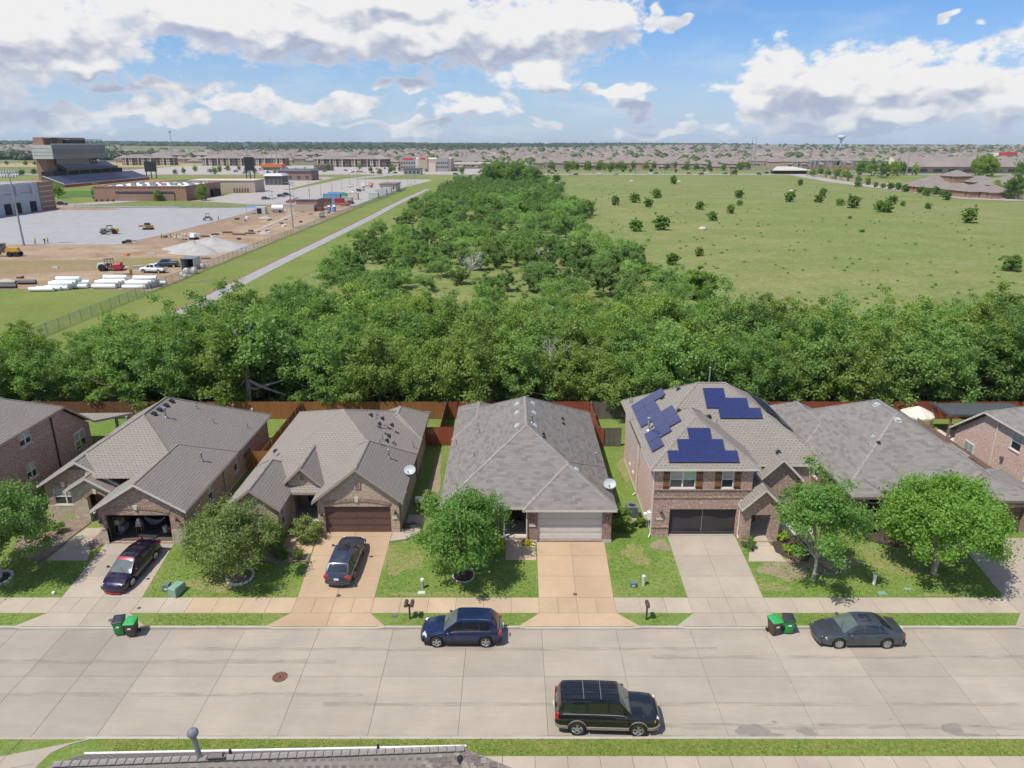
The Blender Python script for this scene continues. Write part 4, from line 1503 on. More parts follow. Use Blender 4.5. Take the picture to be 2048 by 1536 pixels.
for p in ((778,816 + 100,.62,.055),(760,893 - 4,.35,.035),(765,878,.28,.03),(789,890,.28,.03),(827,893,.28,.03),(753,836,.3,.03),(756,830,.25,.03)):
 H2.pipe(*p)
H2.pipe(700,814,.9,.11, 'galv')
for p in ((742,831),(765,838),(784,851),(759,849),(778,873),(774,882),(551,903)):
 H2.hood(*p, sz=.3)
H2.downspout(-16.48,45.6,1.0,3.5, 'trim_brown')
H2.downspout(-8.08,47.0,1.1,3.5, 'trim_brown', kick=(.2,-.2))
H2.downspout(-8.08,56.0,1.0,3.5, 'trim_brown', kick=(.2,-.2))
lantern(H2,-13.75,46.82,2.6)
lantern(H2,-8.42,46.82,2.75)
plaque(H2,-8.45,46.82,2.2)
# ---------------------------------------------------------------- middle house, hipped grey roof
H3 = House('brick_house', 'single storey dark brick house with wide hipped grey roof and pale garage door', (1.1,55,1), 'brick_dark', 'shingle_grey', 'trim_cream', 'ridge_cap_grey')
H3.wing(-5.2,7.4,45.75,64.9,3.7,.60)
H3.wing(.75,7.4,45.35,52.5,3.7,.60, caps=True)
H3.wing(-5.2,-1.0,58.0,66.4,3.7,.60)
H3.wallp((1.1,45.72),(7.05,45.72),1.0,3.56,[(.72,5.35,1.02,3.36, 'garage_tan')], depth=.14)
H3.wallp((7.05,45.72),(7.05,64.5),.9,3.56,[(9,9.9,1.9,3.2, 'w1'),(13,13.9,1.9,3.2, 'w1')])
H3.wallp((7.05,64.5),(-4.85,64.5),.9,3.56)
H3.wallp((-4.85,64.5),(-4.85,46.1),.9,3.56)
H3.wallp((-4.85,46.1),(-.95,46.1),1.0,3.56,[(1.1,2.9,1.8,3.2, 'w2')])
H3.wallp((-.95,46.1),(-.95,48.5),1.0,3.56)
H3.wallp((-.95,48.5),(1.1,48.5),1.0,3.56,[(.75,1.7,1.07,3.15, 'door'),(.2,.6,1.3,3.1, 'w1b')])
H3.wallp((1.1,48.5),(1.1,45.72),1.0,3.56)
MB().box(-.94,1.08,46.0,48.5,.95,1.07).build('porch_floor', [M['walk_concrete']], H3.root, 0)
m = MB()
m.box(-.62,-.5,46.02,46.14,1.0,3.55)
m.box(-.62,.8,46.0,46.14,3.35,3.56)
m.box(.68,.8,46.02,46.14,3.2,3.55)
m.build('porch_frame', [M['trim_cream']], H3.root, 0)
MB().box(.75,1.65,44.95,45.05,.75,1.02).build('foundation_step', [M['foundation']], H3.root, 0)
MB().box(1.05,1.8,45.66,45.9,.8,1.1).build('pier_footing', [M['foundation']], H3.root, 0)
MB().box(6.47,7.1,45.66,45.9,.8,1.14).build('pier_footing', [M['foundation']], H3.root, 0)
H3.done()
H3.base(-4.85,7.05,46.2,64.5)
for p in ((1064,852 - 6,.55,.07),(1192,925 - 3,.62,.05),(956,858 - 4,.3,.03),(913,890,.3,.03),(948,914,.3,.03),(1158,911,.25,.03),(959,867,.3,.03)):
 H3.pipe(*p)
for p in ((1034,808),(1066,807),(1034,825),(1068,826),(1034,851),(1070,851),(1153,939)):
 H3.hood(*p, 'dish_grey', .36,.1)
for p in ((1125,838),(1127,848),(1087,869),(1088,875)):
 H3.hood(*p, 'black_metal', .24,.12)
lantern(H3,1.45,45.7,2.9)
lantern(H3,6.75,45.7,2.9)
plaque(H3,1.45,45.7,2.2,.5)
H3.downspout(1.04,45.66,1.0,3.5, 'trim_cream', kick=(.6,-.5))
# ---------------------------------------------------------------- two storey house with solar panels
H4 = House('brick_house', 'two storey red brick house with blue solar panels on its roof', (15.5,53,1), 'brick_red', 'shingle_brown', 'trim_cream')
H4.wing(9.65,22.3,50.0,60.4,6.5,.65, axis='x')
H4.wing(9.65,17.4,46.1,55.6,6.5,.65, f='hip', b='hip')
# lower roof and gable at the right front
H4.wing(18.0,21.3,47.9,52.5,4.75,1.02, f='gable', b='hip')
H4.wing(16.1,19.25,45.4,48.6,3.72,.98, f='gable', b='gable')
lr = MB()
lr.poly([(17.05,48.7,5.65),(22.6,48.7,5.65),(22.6,50.1,6.56),(17.05,50.1,6.56)])
H4.planes.append(lambda x, y: 5.65 + .65 * (y - 48.7) if 17 <= x <= 22.6 and 48.7 <= y <= 50.1 else -9)
lr.build('lower_roof', [M['shingle_brown']], H4.root)
m = MB()
m.poly([(17.05,48.7,5.47),(22.6,48.7,5.47),(22.6,48.7,5.65),(17.05,48.7,5.65)])
m.poly([(22.6,48.7,5.47),(22.6,50.1,6.38),(22.6,50.1,6.56),(22.6,48.7,5.65)])
m.build('fascia', [M['trim_cream']], H4.root, 0)
yF = 46.42
H4.wallp((10.1, yF),(17.0, yF),1.0,4.15,[(1.2,6.0,1.02,3.2, 'screen')], depth=.2)
hb = MB()
H4.wallp((10.1, yF),(17.0, yF),4.15,4.72,(), hb)
hb.build('herringbone_band', [M['brick_herring']], H4.root)
H4.wallp((10.1, yF),(17.0, yF),4.72,6.36,[(1.05,2.85,4.86,6.22, 'w2g'),(4.7,5.55,4.86,6.22, 'w1')])
for z in (4.12,4.72):
 MB().box(10.06,17.02, yF - .06, yF - .002, z, z + .08).build('brick_course', [M['brick_red']], H4.root)
MB().box(10.06,11.28, yF - .06, yF - .002,1.75,1.83).build('brick_course', [M['brick_red']], H4.root)
sw_ = MB()
H4.wallp((10.1,60.0),(10.1, yF),.9,6.36,[(3.0,3.5,2.0,3.6, 'w1d'),(4.6,5.1,2.0,3.6, 'w1d'),(2.6,3.4,4.6,5.9, 'w1')], sw_, depth=.1)
sw_.build('side_wall', [M['brick_pink']], H4.root)
H4.wallp((17.0, yF),(17.0,50.2),1.0,6.36)
H4.wallp((18.3,48.3),(21.0,48.3),1.0,4.7,[(.6,2.1,1.8,3.3, 'w2')])
H4.gable(18.3,21.0,48.3,4.7,4.75,1.02,.3)
H4.wallp((17.0,49.0),(22.25,49.0),1.0,5.55)
H4.wallp((21.0,48.3),(21.0,49.0),1.0,4.75)
H4.wallp((18.3,49.0),(18.3,48.3),1.0,4.75)
H4.wallp((22.25,49.0),(22.25,60.0),.9,6.36)
H4.wallp((22.0,60.0),(10.1,60.0),.9,6.36)
# porch: two brick piers, gable and recessed door
pm = MB()
pm.box(16.35,16.95,45.75,46.3,.95,3.58)
pm.box(18.35,18.98,45.75,46.3,.95,3.58)
pm.box(16.95,18.35,45.75,46.0,3.1,3.58)
pm.poly([(16.35,45.75,3.58),(18.98,45.75,3.58),(18.98,45.75,3.9),(17.67,45.75,5.18),(16.35,45.75,3.9)])
pm.build('porch', [M['brick_red']], H4.root)
H4.wallp((17.0,48.25),(18.3,48.25),1.0,3.6,[(.3,1.15,1.07,3.05, 'door_wood')])
MB().box(16.6,18.7,45.7,48.2,.95,1.06).build('porch_floor', [M['walk_concrete']], H4.root, 0)
H4.done()
H4.base(10.1,22.0,46.5,60.0)
sd_ = MB()
sd_.box(10.04,10.09,52.6,59.9,3.9,6.34)
sd_.build('siding', [M['siding']], H4.root)
def shutter(H, x0, x1, y, z0, z1):
 m = MB()
 n = 4
 for k in range(n):
  a, b = x0 + (x1 - x0) * k / n, x0 + (x1 - x0) * (k + 1) / n
  m.box(a + .008, b - .008, y - .045, y - .004, z0, z1,0)
 sh = m.build('shutter', [M['cedar']], H.root, 0)
 for zc in (z0 + .14,(z0 + z1) / 2 - .06, z1 - .3):
  MB().box(x0, x1, y - .07, y - .046, zc, zc + .15).build('batten', [M['door_dark']], sh, 0)
for (a, b) in ((10.67,11.12),(12.99,13.44),(14.32,14.77),(15.68,16.13)):
 shutter(H4, a, b, yF, 4.74,6.3)
def solar_panel(H, c, t, up, w=1.64, h=.985):
 """c centre on the roof, t along the eave, up up the slope"""
 t, up = Vector(t).normalized(), Vector(up).normalized()
 n = t.cross(up).normalized()
 if n.z < 0:
  n = -n
 c = Vector(c)
 m = MB()
 P = lambda a, b, k: c + t * a * w / 2 + up * b * h / 2 + n * k
 lo, hi = .07,.11
 q = [P(-1,-1, hi), P(1,-1, hi), P(1,1, hi), P(-1,1, hi)]
 r = [P(-1,-1, lo), P(1,-1, lo), P(1,1, lo), P(-1,1, lo)]
 k = (n.dot((q[1] - q[0]).cross(q[2] - q[1])) < 0)
 m.poly(q[::-1] if k else q, 1)
 for i in range(4):
  j = (i + 1) % 4
  f = [q[i], q[j], r[j], r[i]]
  m.poly(f if k else f[::-1],1)
 e = .03
 a, b = 1 - 2 * e / w * .5,1 - 2 * e / h * .5
 g = [P(-a, -b, hi + .002), P(a, -b, hi + .002), P(a, b, hi + .002), P(-a, b, hi + .002)]
 m.poly(g[::-1] if k else g, 0)
 for sx, sy in ((-.7,-.8),(.7,-.8),(-.7,.8),(.7,.8)):
  b0 = P(sx, sy, -.02)
  m.cyl(b0, P(sx, sy, lo),.03,.03,6,1)
 m.build('solar_panel', [M['solar_cell'], M['panel_frame']], H.ro, uv=True)
S65 = .65
dx_ = .822
for (xc, ys) in ((10.565,[56.97,55.32,53.67,50.6,48.92]),(11.39,[56.97,55.32,53.67,52.02,50.37]),(12.21,[56.97,52.75,51.1])):
 for y in ys:
  solar_panel(H4,(xc, y, 6.5 + S65 * (xc - 9.65) + .012),(0,1,0),(1,0, S65))
for (yc, xs) in ((54.21,[15.97]),(53.39,[15.97,17.62]),(52.56,[16.84,18.49])):
 for x in xs:
  solar_panel(H4,(x, yc, 6.5 + S65 * (yc - 50.0) + .012),(1,0,0),(0,1, S65))
for (yc, xs) in ((48.55,[13.52]),(47.73,[12.63,14.28]),(46.91,[11.82,13.47,15.12])):
 for x in xs:
  solar_panel(H4,(x, yc, 6.5 + S65 * (yc - 46.1) + .012),(1,0,0),(0,1, S65))
for y in (52.6,54.25,55.9,57.5):
 solar_panel(H4,(21.2, y, 6.5 + S65 * (22.3 - 21.2) + .012),(0,1,0),(-1,0, S65))
for y in (54.25,55.9,57.5):
 solar_panel(H4,(20.38, y, 6.5 + S65 * (22.3 - 20.38) + .012),(0,1,0),(-1,0, S65))
H4.pipe(1297,861,.95,.085, 'galv')
H4.pipe(1433,850,.35,.03)
H4.pipe(1264,806,.3,.03)
H4.pipe(1260,806,.2,.03)
pz = Vector((15.9,55.6,9.8))
MB().cyl((pz.x, pz.y, 9.6),(pz.x, pz.y, 10.9),.05,.05,10).lathe((pz.x, pz.y, 10.9),[(.05,0),(.09,.03),(.09,.1),(.001,.15)],10).build('flue', [M['galv']], H4.ro, 0)
for p in ((1357,779),(1358,822),(1418,834),(1325,797),(1474,775),(1557,905)):
 H4.hood(*p, sz=.3)
lantern(H4,10.65, yF - .01,3.0)
plaque(H4,10.62, yF - .01,2.35,.5)
H4.downspout(10.03, yF + .12,1.0,6.3, 'trim_cream', kick=(-.2,-.4))
H4.downspout(10.03,53.0,1.0,6.3, 'trim_cream', kick=(-.3,-.2))
H4.downspout(16.28, yF - .08,1.0,4.0, 'trim_cream', kick=(0,-.3))
# ---------------------------------------------------------------- grey roofed house on the right
H5 = House('brick_house', 'single storey red brick house with broad ash grey roof behind a round tree', (31,55,1), 'brick_dark', 'shingle_ash', 'trim_brown', 'ridge_cap_grey')
H5.wing(24.65,37.3,48.35,64.2,3.7,.60)
H5.wing(24.65,29.0,56.5,66.5,3.7,.60)
H5.wing(33.7,37.3,51.6,56.0,3.74,.70, f='gable', b='hip')
H5.wing(31.2,38.6,46.7,52.2,3.7,.30)
H5.wing(24.66,27.2,47.25,50.2,3.7,.60, caps=False)
H5.wallp((25.0,49.0),(26.5,49.0),1.0,3.56)
H5.wallp((26.5,49.4),(31.6,49.4),1.0,3.56,[(.5,2.9,1.25,2.95, 'w2d')])
H5.wallp((26.5,49.0),(26.5,49.4),1.0,3.56)
H5.wallp((25.0,63.8),(25.0,49.0),.9,3.56,[(9,9.9,1.9,3.2, 'w1'),(12.4,13.3,1.9,3.2, 'w1')])
H5.wallp((31.6,49.4),(31.6,47.1),1.0,3.56)
H5.wallp((31.6,47.1),(38.2,47.1),1.0,3.56,[(.7,5.6,1.0,3.0, 'garage_brown')], depth=.15)
MB().box(31.9,38.0,47.03,47.09,3.02,3.24).build('soldier_course', [M['soldier']], H5.root)
MB().box(26.9,29.6,49.33,49.39,2.98,3.2).build('soldier_course', [M['soldier']], H5.root)
H5.wallp((38.2,47.1),(38.2,63.8),.9,3.56)
H5.wallp((37.0,63.8),(25.0,63.8),.9,3.56)
H5.gable(34.0,37.0,52.0,3.5,3.74,.70,.3)
H5.done()
H5.base(25.0,37.0,49.6,63.8)
for p in ((1752,810),(1795,840)):
 H5.hood(*p, 'dish_grey', .42,.14)
for p in ((1746,873),(1757,886)):
 H5.hood(*p, 'black_metal' if p[0] > 1750 else 'dish_grey', .24,.12)
for p in ((1685,855),(1734,891),(1643,910)):
 H5.pipe(*p, .22,.04, 'galv')
H5.pipe(1864,850,.8,.13, 'galv')
# ---------------------------------------------------------------- two storey houses cut by the frame
H6 = House('brick_house', 'two storey pink brick house cut off by the right edge of the photo', (47,54,1), 'brick_pink', 'shingle_ash', 'trim_cream', 'ridge_cap_grey')
H6.wing(40.0,54.0,44.5,57.6,6.5,.60)
H6.wallp((40.4,57.3),(40.4,44.9),.9,6.36,[(3.0,4.2,4.6,6.0, 'w1'),(5.2,6.7,1.9,3.4, 'w2'),(9.0,10.2,4.6,6.0, 'w1')])
bk = MB()
bk.poly([(40.4,61.3,.9),(40.4,57.3,.9),(40.4,57.3,6.36),(40.4,61.3,3.45)])
bk.build('wall_back', [M['brick_pink']], H6.root)
sr = MB()
sr.poly([(40.0,57.55,6.5),(54,57.55,6.5),(54,61.7,3.5),(40.0,61.7,3.5)])
sr.poly([(40.0,57.55,6.3),(40.0,57.55,6.5),(40.0,61.7,3.5),(40.0,61.7,3.3)],1)
sr.build('back_roof', [M['shingle_ash'], M['trim_cream']], H6.root)
H6.wallp((40.4,44.9),(53.6,44.9),.9,6.36,[(2,4,4.6,6, 'w2'),(8,10,4.6,6, 'w2')])
H6.wallp((53.6,44.9),(53.6,57.3),.9,6.36)
H6.wallp((53.6,57.3),(40.4,57.3),.9,6.36)
m = MB()
for (u0, u1, z0, z1, mm) in ((59.6,60.9,1.6,3.05,0),):
 m.box(40.33,40.39, u0 - 1.2, u1 - 1.2, z0, z1)
w_ = m.build('window', [M['window_white']], H6.root, 0)
for (a, b) in ((58.46,59.02),(59.08,59.64)):
 for (z0, z1, mt) in ((1.66,2.28, 'glass_dark'),(2.36,2.99, 'glass_blind')):
  MB().box(40.315,40.328, a, b, z0, z1).build('pane', [M[mt]], w_, uv=False)
H6.done()
H6.downspout(40.33,56.0,1.0,6.3, 'trim_cream', kick=(-.3,0))
MB().box(40.2,40.39,54.6,54.85,3.3,3.6).build('wall_lamp', [M['iron']], H6.root, 0)
H6.pipe(2012,815,.3,.03)
H0 = House('brick_house', 'two storey brown brick house cut off by the left edge of the photo', (-45,54,1), 'brick_brown', 'shingle_brown', 'trim_tan')
H0.wing(-52.6,-38.6,44.0,58.8,6.5,.60)
wn_ = []
for (pa, pb) in (((37,856),(63,893)),((147,858),(170,900)),((53,922),(75,960))):
 ya, za = atx(pa[0],(pa[1] + pb[1]) / 2,-38.95)
 yb, zb = atx(pb[0],(pa[1] + pb[1]) / 2,-38.95)
 ym = (pa[0] + pb[0]) / 2
 yc, zt = atx(ym, pa[1] + 2,-38.95)
 _, zbm = atx(ym, pb[1] - 2,-38.95)
 wn_.append((min(ya, yb), max(ya, yb), zbm, zt))
H0.wallp((-38.95,44.4),(-38.95,58.5),.9,6.36,[(a - 44.4, b - 44.4, max(1.3, z0), min(6.2, z1), 'w2') for (a, b, z0, z1) in wn_ if b < 58.2])
bk = MB()
bk.poly([(-38.95,58.5,.9),(-38.95,62.2,.9),(-38.95,62.2,3.7),(-38.95,58.5,6.36)])
bk.build('wall_back', [M['brick_brown']], H0.root)
for (a, b, z0, z1) in wn_:
 if b >= 58.2:
  w_ = MB().box(-38.94,-38.88, a, b, z0, z1).build('window', [M['window_white']], H0.root, 0)
  mid = (a + b) / 2
  for (ya, yb) in ((a + .07, mid - .05),(mid + .05, b - .07)):
   for k, (za, zb, mt) in enumerate(((z0 + .07,(z0 + z1) / 2 - .04, 'glass_dark'),((z0 + z1) / 2 + .04, z1 - .07, 'glass_blind'))):
    MB().box(-38.878,-38.865, ya, yb, za, zb).build('pane', [M[mt]], w_, uv=False)
sr = MB()
sr.poly([(-52.6,58.75,6.5),(-38.6,58.75,6.5),(-38.6,62.5,3.75),(-36.0,64.6,3.75),(-52.6,64.6,3.6)])
sr.poly([(-38.6,58.75,6.28),(-38.6,62.5,3.55),(-38.6,62.5,3.75),(-38.6,58.75,6.5)],1)
sr.poly([(-38.6,62.5,3.55),(-36,64.6,3.55),(-36,64.6,3.75),(-38.6,62.5,3.75)],1)
sr.build('patio_roof', [M['shingle_brown'], M['trim_tan']], H0.root)
for x in (-36.4,-37.4):
 MB().box(x - .1, x + .1,63.9,64.1,1.0,3.6).build('patio_post', [M['utility_green']], H0.root, 0)
H0.wallp((-52.2,44.4),(-38.95,44.4),.9,6.36,[(8,10,4.6,6, 'w2')])
H0.wallp((-38.95,58.5),(-52.2,58.5),.9,6.36)
H0.wallp((-52.2,58.5),(-52.2,44.4),.9,6.36)
H0.done()
H0.downspout(-38.88,57.1,1.0,6.3, 'black_metal', kick=(.2,0))
# ---------------------------------------------------------------- the near roof below the camera
H7 = House('near_house', 'house below the camera of which only the dark shingle roof shows', (-8.2,15,0), 'brick_brown', 'shingle_dark', 'trim_white')
R1, R2 = Vector((-15.6,19.32,8.0)), Vector((-1.65,20.0,8.0))
KP = R2 + (Vector((-.07,19.57,7.62)) - R2) * 5
E1, E2 = Vector((-16.2,21.62,6.1)), Vector((-1.75,21.98,6.1))
H7.roof.poly([E1, R1, R2, E2][::-1] if False else [E2, E1, R1, R2])
H7.roof.poly([R1, Vector((-15.6,10.5,.9 * (10.5 - 20) + 8)), Vector((KP.x, 10.5,.9 * (10.5 - 20) + 8)), KP, R2])
H7.roof.poly([R2, KP, KP + Vector((0,1.0,-3)), E2 + Vector((0,-.4,-.3))])
H7.roof.poly([E1, Vector((-19,20.0,5.8)), Vector((-19,12,2)), Vector((-15.6,10.5,-.5)), R1])
H7.planes.append(lambda x, y: (8 - .9 * (20 - y) if y < 19.95 + .049 * (x + 1.65) else 8 - .92 * (y - 20 - .049 * (x + 1.65))) if -16 < x < 0 and 10 < y < 22 else -9)
H7.wallp((-2.1,13.0),(-2.1,21.5),.1,4.2)
H7.wallp((-2.1,21.5),(-15.2,21.5),.1,6.0)
H7.wallp((-15.2,21.5),(-15.2,13.0),.1,2.0)
H7.done()
g = MB()
g.tube([E1 + Vector((0,.06,-.02)), E2 + Vector((0,.06,-.02))],.045,6)
g.build('gutter', [M['white_paint']], H7.root, 0)
cap = MB()
cap.obox((0,0,0),(.30,.24,.03),0,0,.9)
capm = cap.mesh('cap_shingle', [M['ridge_cap_grey']], uv=False)
A_, B_ = R2 + Vector((0,0,.0)), R1 + Vector((0,0,.0))
n = 46
for k in range(n):
 p = A_ + (B_ - A_) * (k + .5) / n
 o = link_mesh('cap_shingle', capm, H7.ro, p - wloc(H7.ro))
 d = (B_ - A_).normalized()
 o.rotation_euler = (0,-math.asin(d.z) * 0 + 0, math.atan2(d.y, d.x))
 o.rotation_euler = (0,-math.asin(d.z) + .06, math.atan2(d.y, d.x))
# shingle tabs on the right slope
tms = []
for i, c in enumerate(((.21,.17,.148),(.145,.117,.10),(.265,.225,.195),(.18,.145,.125))):
 plain('tab_%d' % i, c, .95, var=.25, nscale=9)
 t_ = MB()
 t_.obox((0,0,0),(.27 if i % 2 else .21,.17,.024),0,0,.97)
 tms.append(t_.mesh('shingle', [M['tab_%d' % i]], uv=False))
q = random.Random(3)
cnt = 0
sl9 = math.atan(.9)
for r_ in range(1,10):
 dy = r_ * .105
 x = -.1 + dy * 1.5 + q.uniform(-.2,.2)
 xl = -1.65 - 13.9 * min(1, dy / .8)
 while x > -15 and cnt < 300:
  yr = 20.0 + .049 * (x + 1.65) if x < -1.65 else 20.0 - .272 * (x + 1.65)
  y = yr - dy
  if x > -11.5 or r_ < 4:
   o = link_mesh('shingle', tms[q.choice((0,0,1,1,2,3))], H7.ro, Vector((x, y, 8 - .9 * (20 - y) + .006)) - wloc(H7.ro))
   o.rotation_euler = (sl9 - .08,0,.03)
   cnt += 1
  x -= .31
for (px, py, h) in ((462,1513,.3),(757,1503,.3),(920,1518,.12)):
 H7.pipe(px, py, h, .05, 'black_metal', False)
c = H7.hit(403,1527)
m = MB()
m.cyl((c.x, c.y, c.z - .1),(c.x - .12, c.y, c.z + .95),.09,.09,12)
m.lathe((c.x - .12, c.y, c.z + .95),[(.09,0),(.15,.04),(.19,.12),(.18,.22),(.12,.29),(.001,.31)],14)
m.build('vent_pipe', [M['grey_metal']], H7.ro, uv=False, smooth=40)
H7.hood(436,1521, 'bronze_metal', .5,.14)
# ================================================================ PLANTS
def leaf_arrays(cents, crad, per, size, seed, center, flat=.6, upb=.35, squash=.75):
 """pointed leaf faces spread through clumps: returns verts, faces"""
 g = np.random.default_rng(seed)
 n = len(cents)
 N = n * per
 cid = np.repeat(np.arange(n), per)
 d = g.normal(size=(N, 3))
 d /= np.linalg.norm(d, axis=1, keepdims=True)
 r = g.random(N) ** .45
 d2 = (d * r[:, None] * .45 + g.normal(size=(N, 3)) * .42) * crad[cid][:, None]
 d2[:, 2] *= squash
 P = cents[cid] + d2
 out = P - np.array(center)
 out /= np.maximum(1e-6, np.linalg.norm(out, axis=1, keepdims=True))
 nrm = flat * (out * .6 + d * .6) + g.normal(size=(N, 3)) * .55
 nrm[:, 2] += upb
 nrm /= np.linalg.norm(nrm, axis=1, keepdims=True)
 a = np.cross(nrm, g.normal(size=(N, 3)))
 a /= np.maximum(1e-6, np.linalg.norm(a, axis=1, keepdims=True))
 b = np.cross(nrm, a)
 s = size * (.6 + .8 * g.random(N))[:, None]
 V = np.empty((N, 4,3))
 V[:, 0] = P - a * s * .62
 V[:, 1] = P - b * s * .36 + nrm * s * .10
 V[:, 2] = P + a * s * .62
 V[:, 3] = P + b * s * .36 + nrm * s * .10
 F = np.arange(N * 4).reshape(-1,4)
 return V.reshape(-1,3), F
def quad_mesh(name, V, F, mat):
 me = bpy.data.meshes.new(name)
 me.vertices.add(len(V))
 me.vertices.foreach_set('co', np.asarray(V, dtype=np.float32).ravel())
 me.loops.add(F.size)
 me.loops.foreach_set('vertex_index', F.astype(np.int32).ravel())
 me.polygons.add(len(F))
 me.polygons.foreach_set('loop_start', np.arange(0, F.size, 4, dtype=np.int32))
 me.materials.append(mat)
 me.update(calc_edges=True)
 return me
def crown_points(n, rx, ry, rz, seed, center, shape='round', lump=.25, low=-.65):
 g = np.random.default_rng(seed)
 ph = g.random(6) * 6.28
 pts, rad = [],[]
 while len(pts) < n:
  d = g.normal(size=3)
  d /= np.linalg.norm(d)
  if d[2] < low:
   continue
  az = math.atan2(d[1], d[0])
  k = 1 + lump * (math.sin(2 * az + ph[0]) * .45 + math.sin(3 * az + ph[1] + 2 * d[2]) * .55 + .5 * math.sin(5 * az + ph[2] + 4 * d[2]))
  if shape == 'cone':
   k *= 1.0 - .42 * max(0, d[2]) + .12 * (1 - abs(d[2]))
  elif shape == 'vase':
   k *= .72 + .34 * (d[2] + 1) / 2 + .1 * math.sin(7 * az)
  r = (.30 + .70 * g.random() ** .55) * k
  pts.append((center[0] + rx * d[0] * r, center[1] + ry * d[1] * r, center[2] + rz * d[2] * r))
  rad.append((rx + ry + rz) / 3 * (.17 + .13 * g.random()))
 return np.array(pts), np.array(rad)
def trunk_mesh(h, r, limbs, seed, mat, cents=None, lean=.15, forks=1):
 q = random.Random(seed)
 m = MB()
 top = Vector((q.uniform(-lean, lean), q.uniform(-lean, lean), h))
 mid = Vector((q.uniform(-lean, lean) * .6, q.uniform(-lean, lean) * .6, h * .5))
 m.tube([(0,0,-.15),(0,0,.12), mid, top],[r * 1.55, r * 1.1, r * .9, r * .7],8)
 if cents is not None:
  idx = list(range(len(cents)))
  q.shuffle(idx)
  for i in idx[:limbs]:
   c = Vector(cents[i])
   b = mid.lerp(top, q.uniform(.1,1.0))
   k = b.lerp(c, .5) + Vector((q.uniform(-.2,.2), q.uniform(-.2,.2),-.08 * (c - b).length))
   m.tube([b, k, c],[r * .5, r * .3, r * .1],5)
 return m.mesh('trunk', [M[mat]], uv=False, smooth=60)
def make_tree(name, label, cat, loc, trunk_h, tr, crown_c, rx, ry, rz, nclump, per, leaf, mat, bark='bark', seed=1, shape='round', group=None, limbs=14, lump=.25, low=-.65, flat=.6, squash=.75):
 t = thing(name, label, cat, loc, 0, group)
 C_, Rd = crown_points(nclump, rx, ry, rz, seed, crown_c, shape, lump, low)
 V, F = leaf_arrays(C_, Rd, per, leaf, seed + 1, crown_c, flat, squash=squash)
 link_mesh('trunk', trunk_mesh(trunk_h, tr, limbs, seed, bark, C_), t)
 link_mesh('crown', quad_mesh('crown', V, F, M[mat]), t)
 return t
def bush(name, label, loc, r, mat, seed, n=30, per=70, leaf=.07, rz=None, group=None, ry=None):
 t = thing(name, label, 'shrub', loc, 0, group)
 rz = rz or r * .8
 ry = ry or r
 C_, Rd = crown_points(n, r * .85, ry * .85, rz * .85, seed, (0,0, rz * .75), 'round', .12,-.8)
 V, F = leaf_arrays(C_, Rd * 1.2, per, leaf, seed, (0,0, rz * .6),.8)
 m = MB()
 q = random.Random(seed)
 for k in range(4):
  a = q.uniform(0,6.28)
  m.tube([(.03 * math.cos(a),.03 * math.sin(a),-.1),(r * .5 * math.cos(a), ry * .5 * math.sin(a), rz * .9)],[.025,.01],5)
 link_mesh('stem', m.mesh('stem', [M['bark']], uv=False), t)
 link_mesh('foliage', quad_mesh('foliage', V, F, M[mat]), t)
 return t
gl = lambda x, y: (x, y, zl(y))
yt = at(20,1147,.5)
make_tree('yard_tree', 'bright green yard tree in a stone ring at the left edge of the street', 'tree', gl(-34.2,41.9),2.4,.16,(.3,0,4.15),3.0,2.8,2.9,130,210,.145, 'leaf_mint', 'bark_white', 11, 'round')
make_tree('yard_tree', 'low pale olive yard tree beside the drive with the hatchback', 'tree', gl(-18.2,42.05),1.5,.12,(-.25,0,2.9),2.85,2.7,2.35,130,200,.12, 'leaf_pale', 'bark', 12, 'round', low=-.9)
make_tree('yard_tree', 'tall full green yard tree in front of the middle house', 'tree', gl(-3.25,42.2),2.0,.10,(0,0,3.75),2.65,2.55,3.0,140,190,.14, 'leaf_yard', 'bark', 13, 'cone', lump=.35, low=-.85)
make_tree('yard_tree', 'airy thin yard tree with bare pale trunk before the solar house', 'tree', gl(20.1,41.75),2.6,.11,(-.3,0,4.6),2.5,2.4,2.75,95,160,.14, 'leaf_yard', 'bark_pale', 14, 'round', lump=.5, limbs=22)
make_tree('yard_tree', 'dense round yard tree hiding the grey roofed house on the right', 'tree', gl(28.4,42.4),1.9,.17,(.1,0,4.1),3.7,3.5,2.85,170,210,.15, 'leaf_pear', 'bark_pale', 15, 'round', lump=.12, low=-.55)
def ring(name, label, cat, x, y, r, n, mat, size, bed='mulch', part='stone'):
 t = thing(name, label, cat, gl(x, y))
 m = MB()
 m.lathe((x, y, zl(y)),[(r, -.12),(r, .03),(r * .5,.09),(.001,.1)],20)
 m.build('bed', [M[bed]], t, 0)
 s_ = MB()
 q = random.Random(n)
 s_.blob((0,0,0),(size[0], size[1], size[2]),5, n=8, rows=4, rough=.15)
 me = s_.mesh(part, [M[mat]], uv=False, smooth=50)
 for k in range(n):
  a = 2 * PI * k / n
  link_mesh(part, me, t, (r * math.cos(a), r * math.sin(a), zl(y + r * math.sin(a)) - zl(y) + size[2] * .5), a + q.uniform(-.2,.2))
 return t
ring('tree_ring', 'pale stone ring round the left edge tree', 'tree ring', -34.2,41.9,.72,12, 'edge_stone', (.13,.22,.09))
ring('tree_ring', 'low stacked stone ring round the pale olive tree', 'tree ring', -18.2,42.05,.85,16, 'edge_stone', (.11,.19,.13), 'mulch_pale')
ring('tree_ring', 'ring of small white rocks round the middle tree', 'tree ring', -3.25,42.2,.72,26, 'edge_stone', (.08,.08,.07))
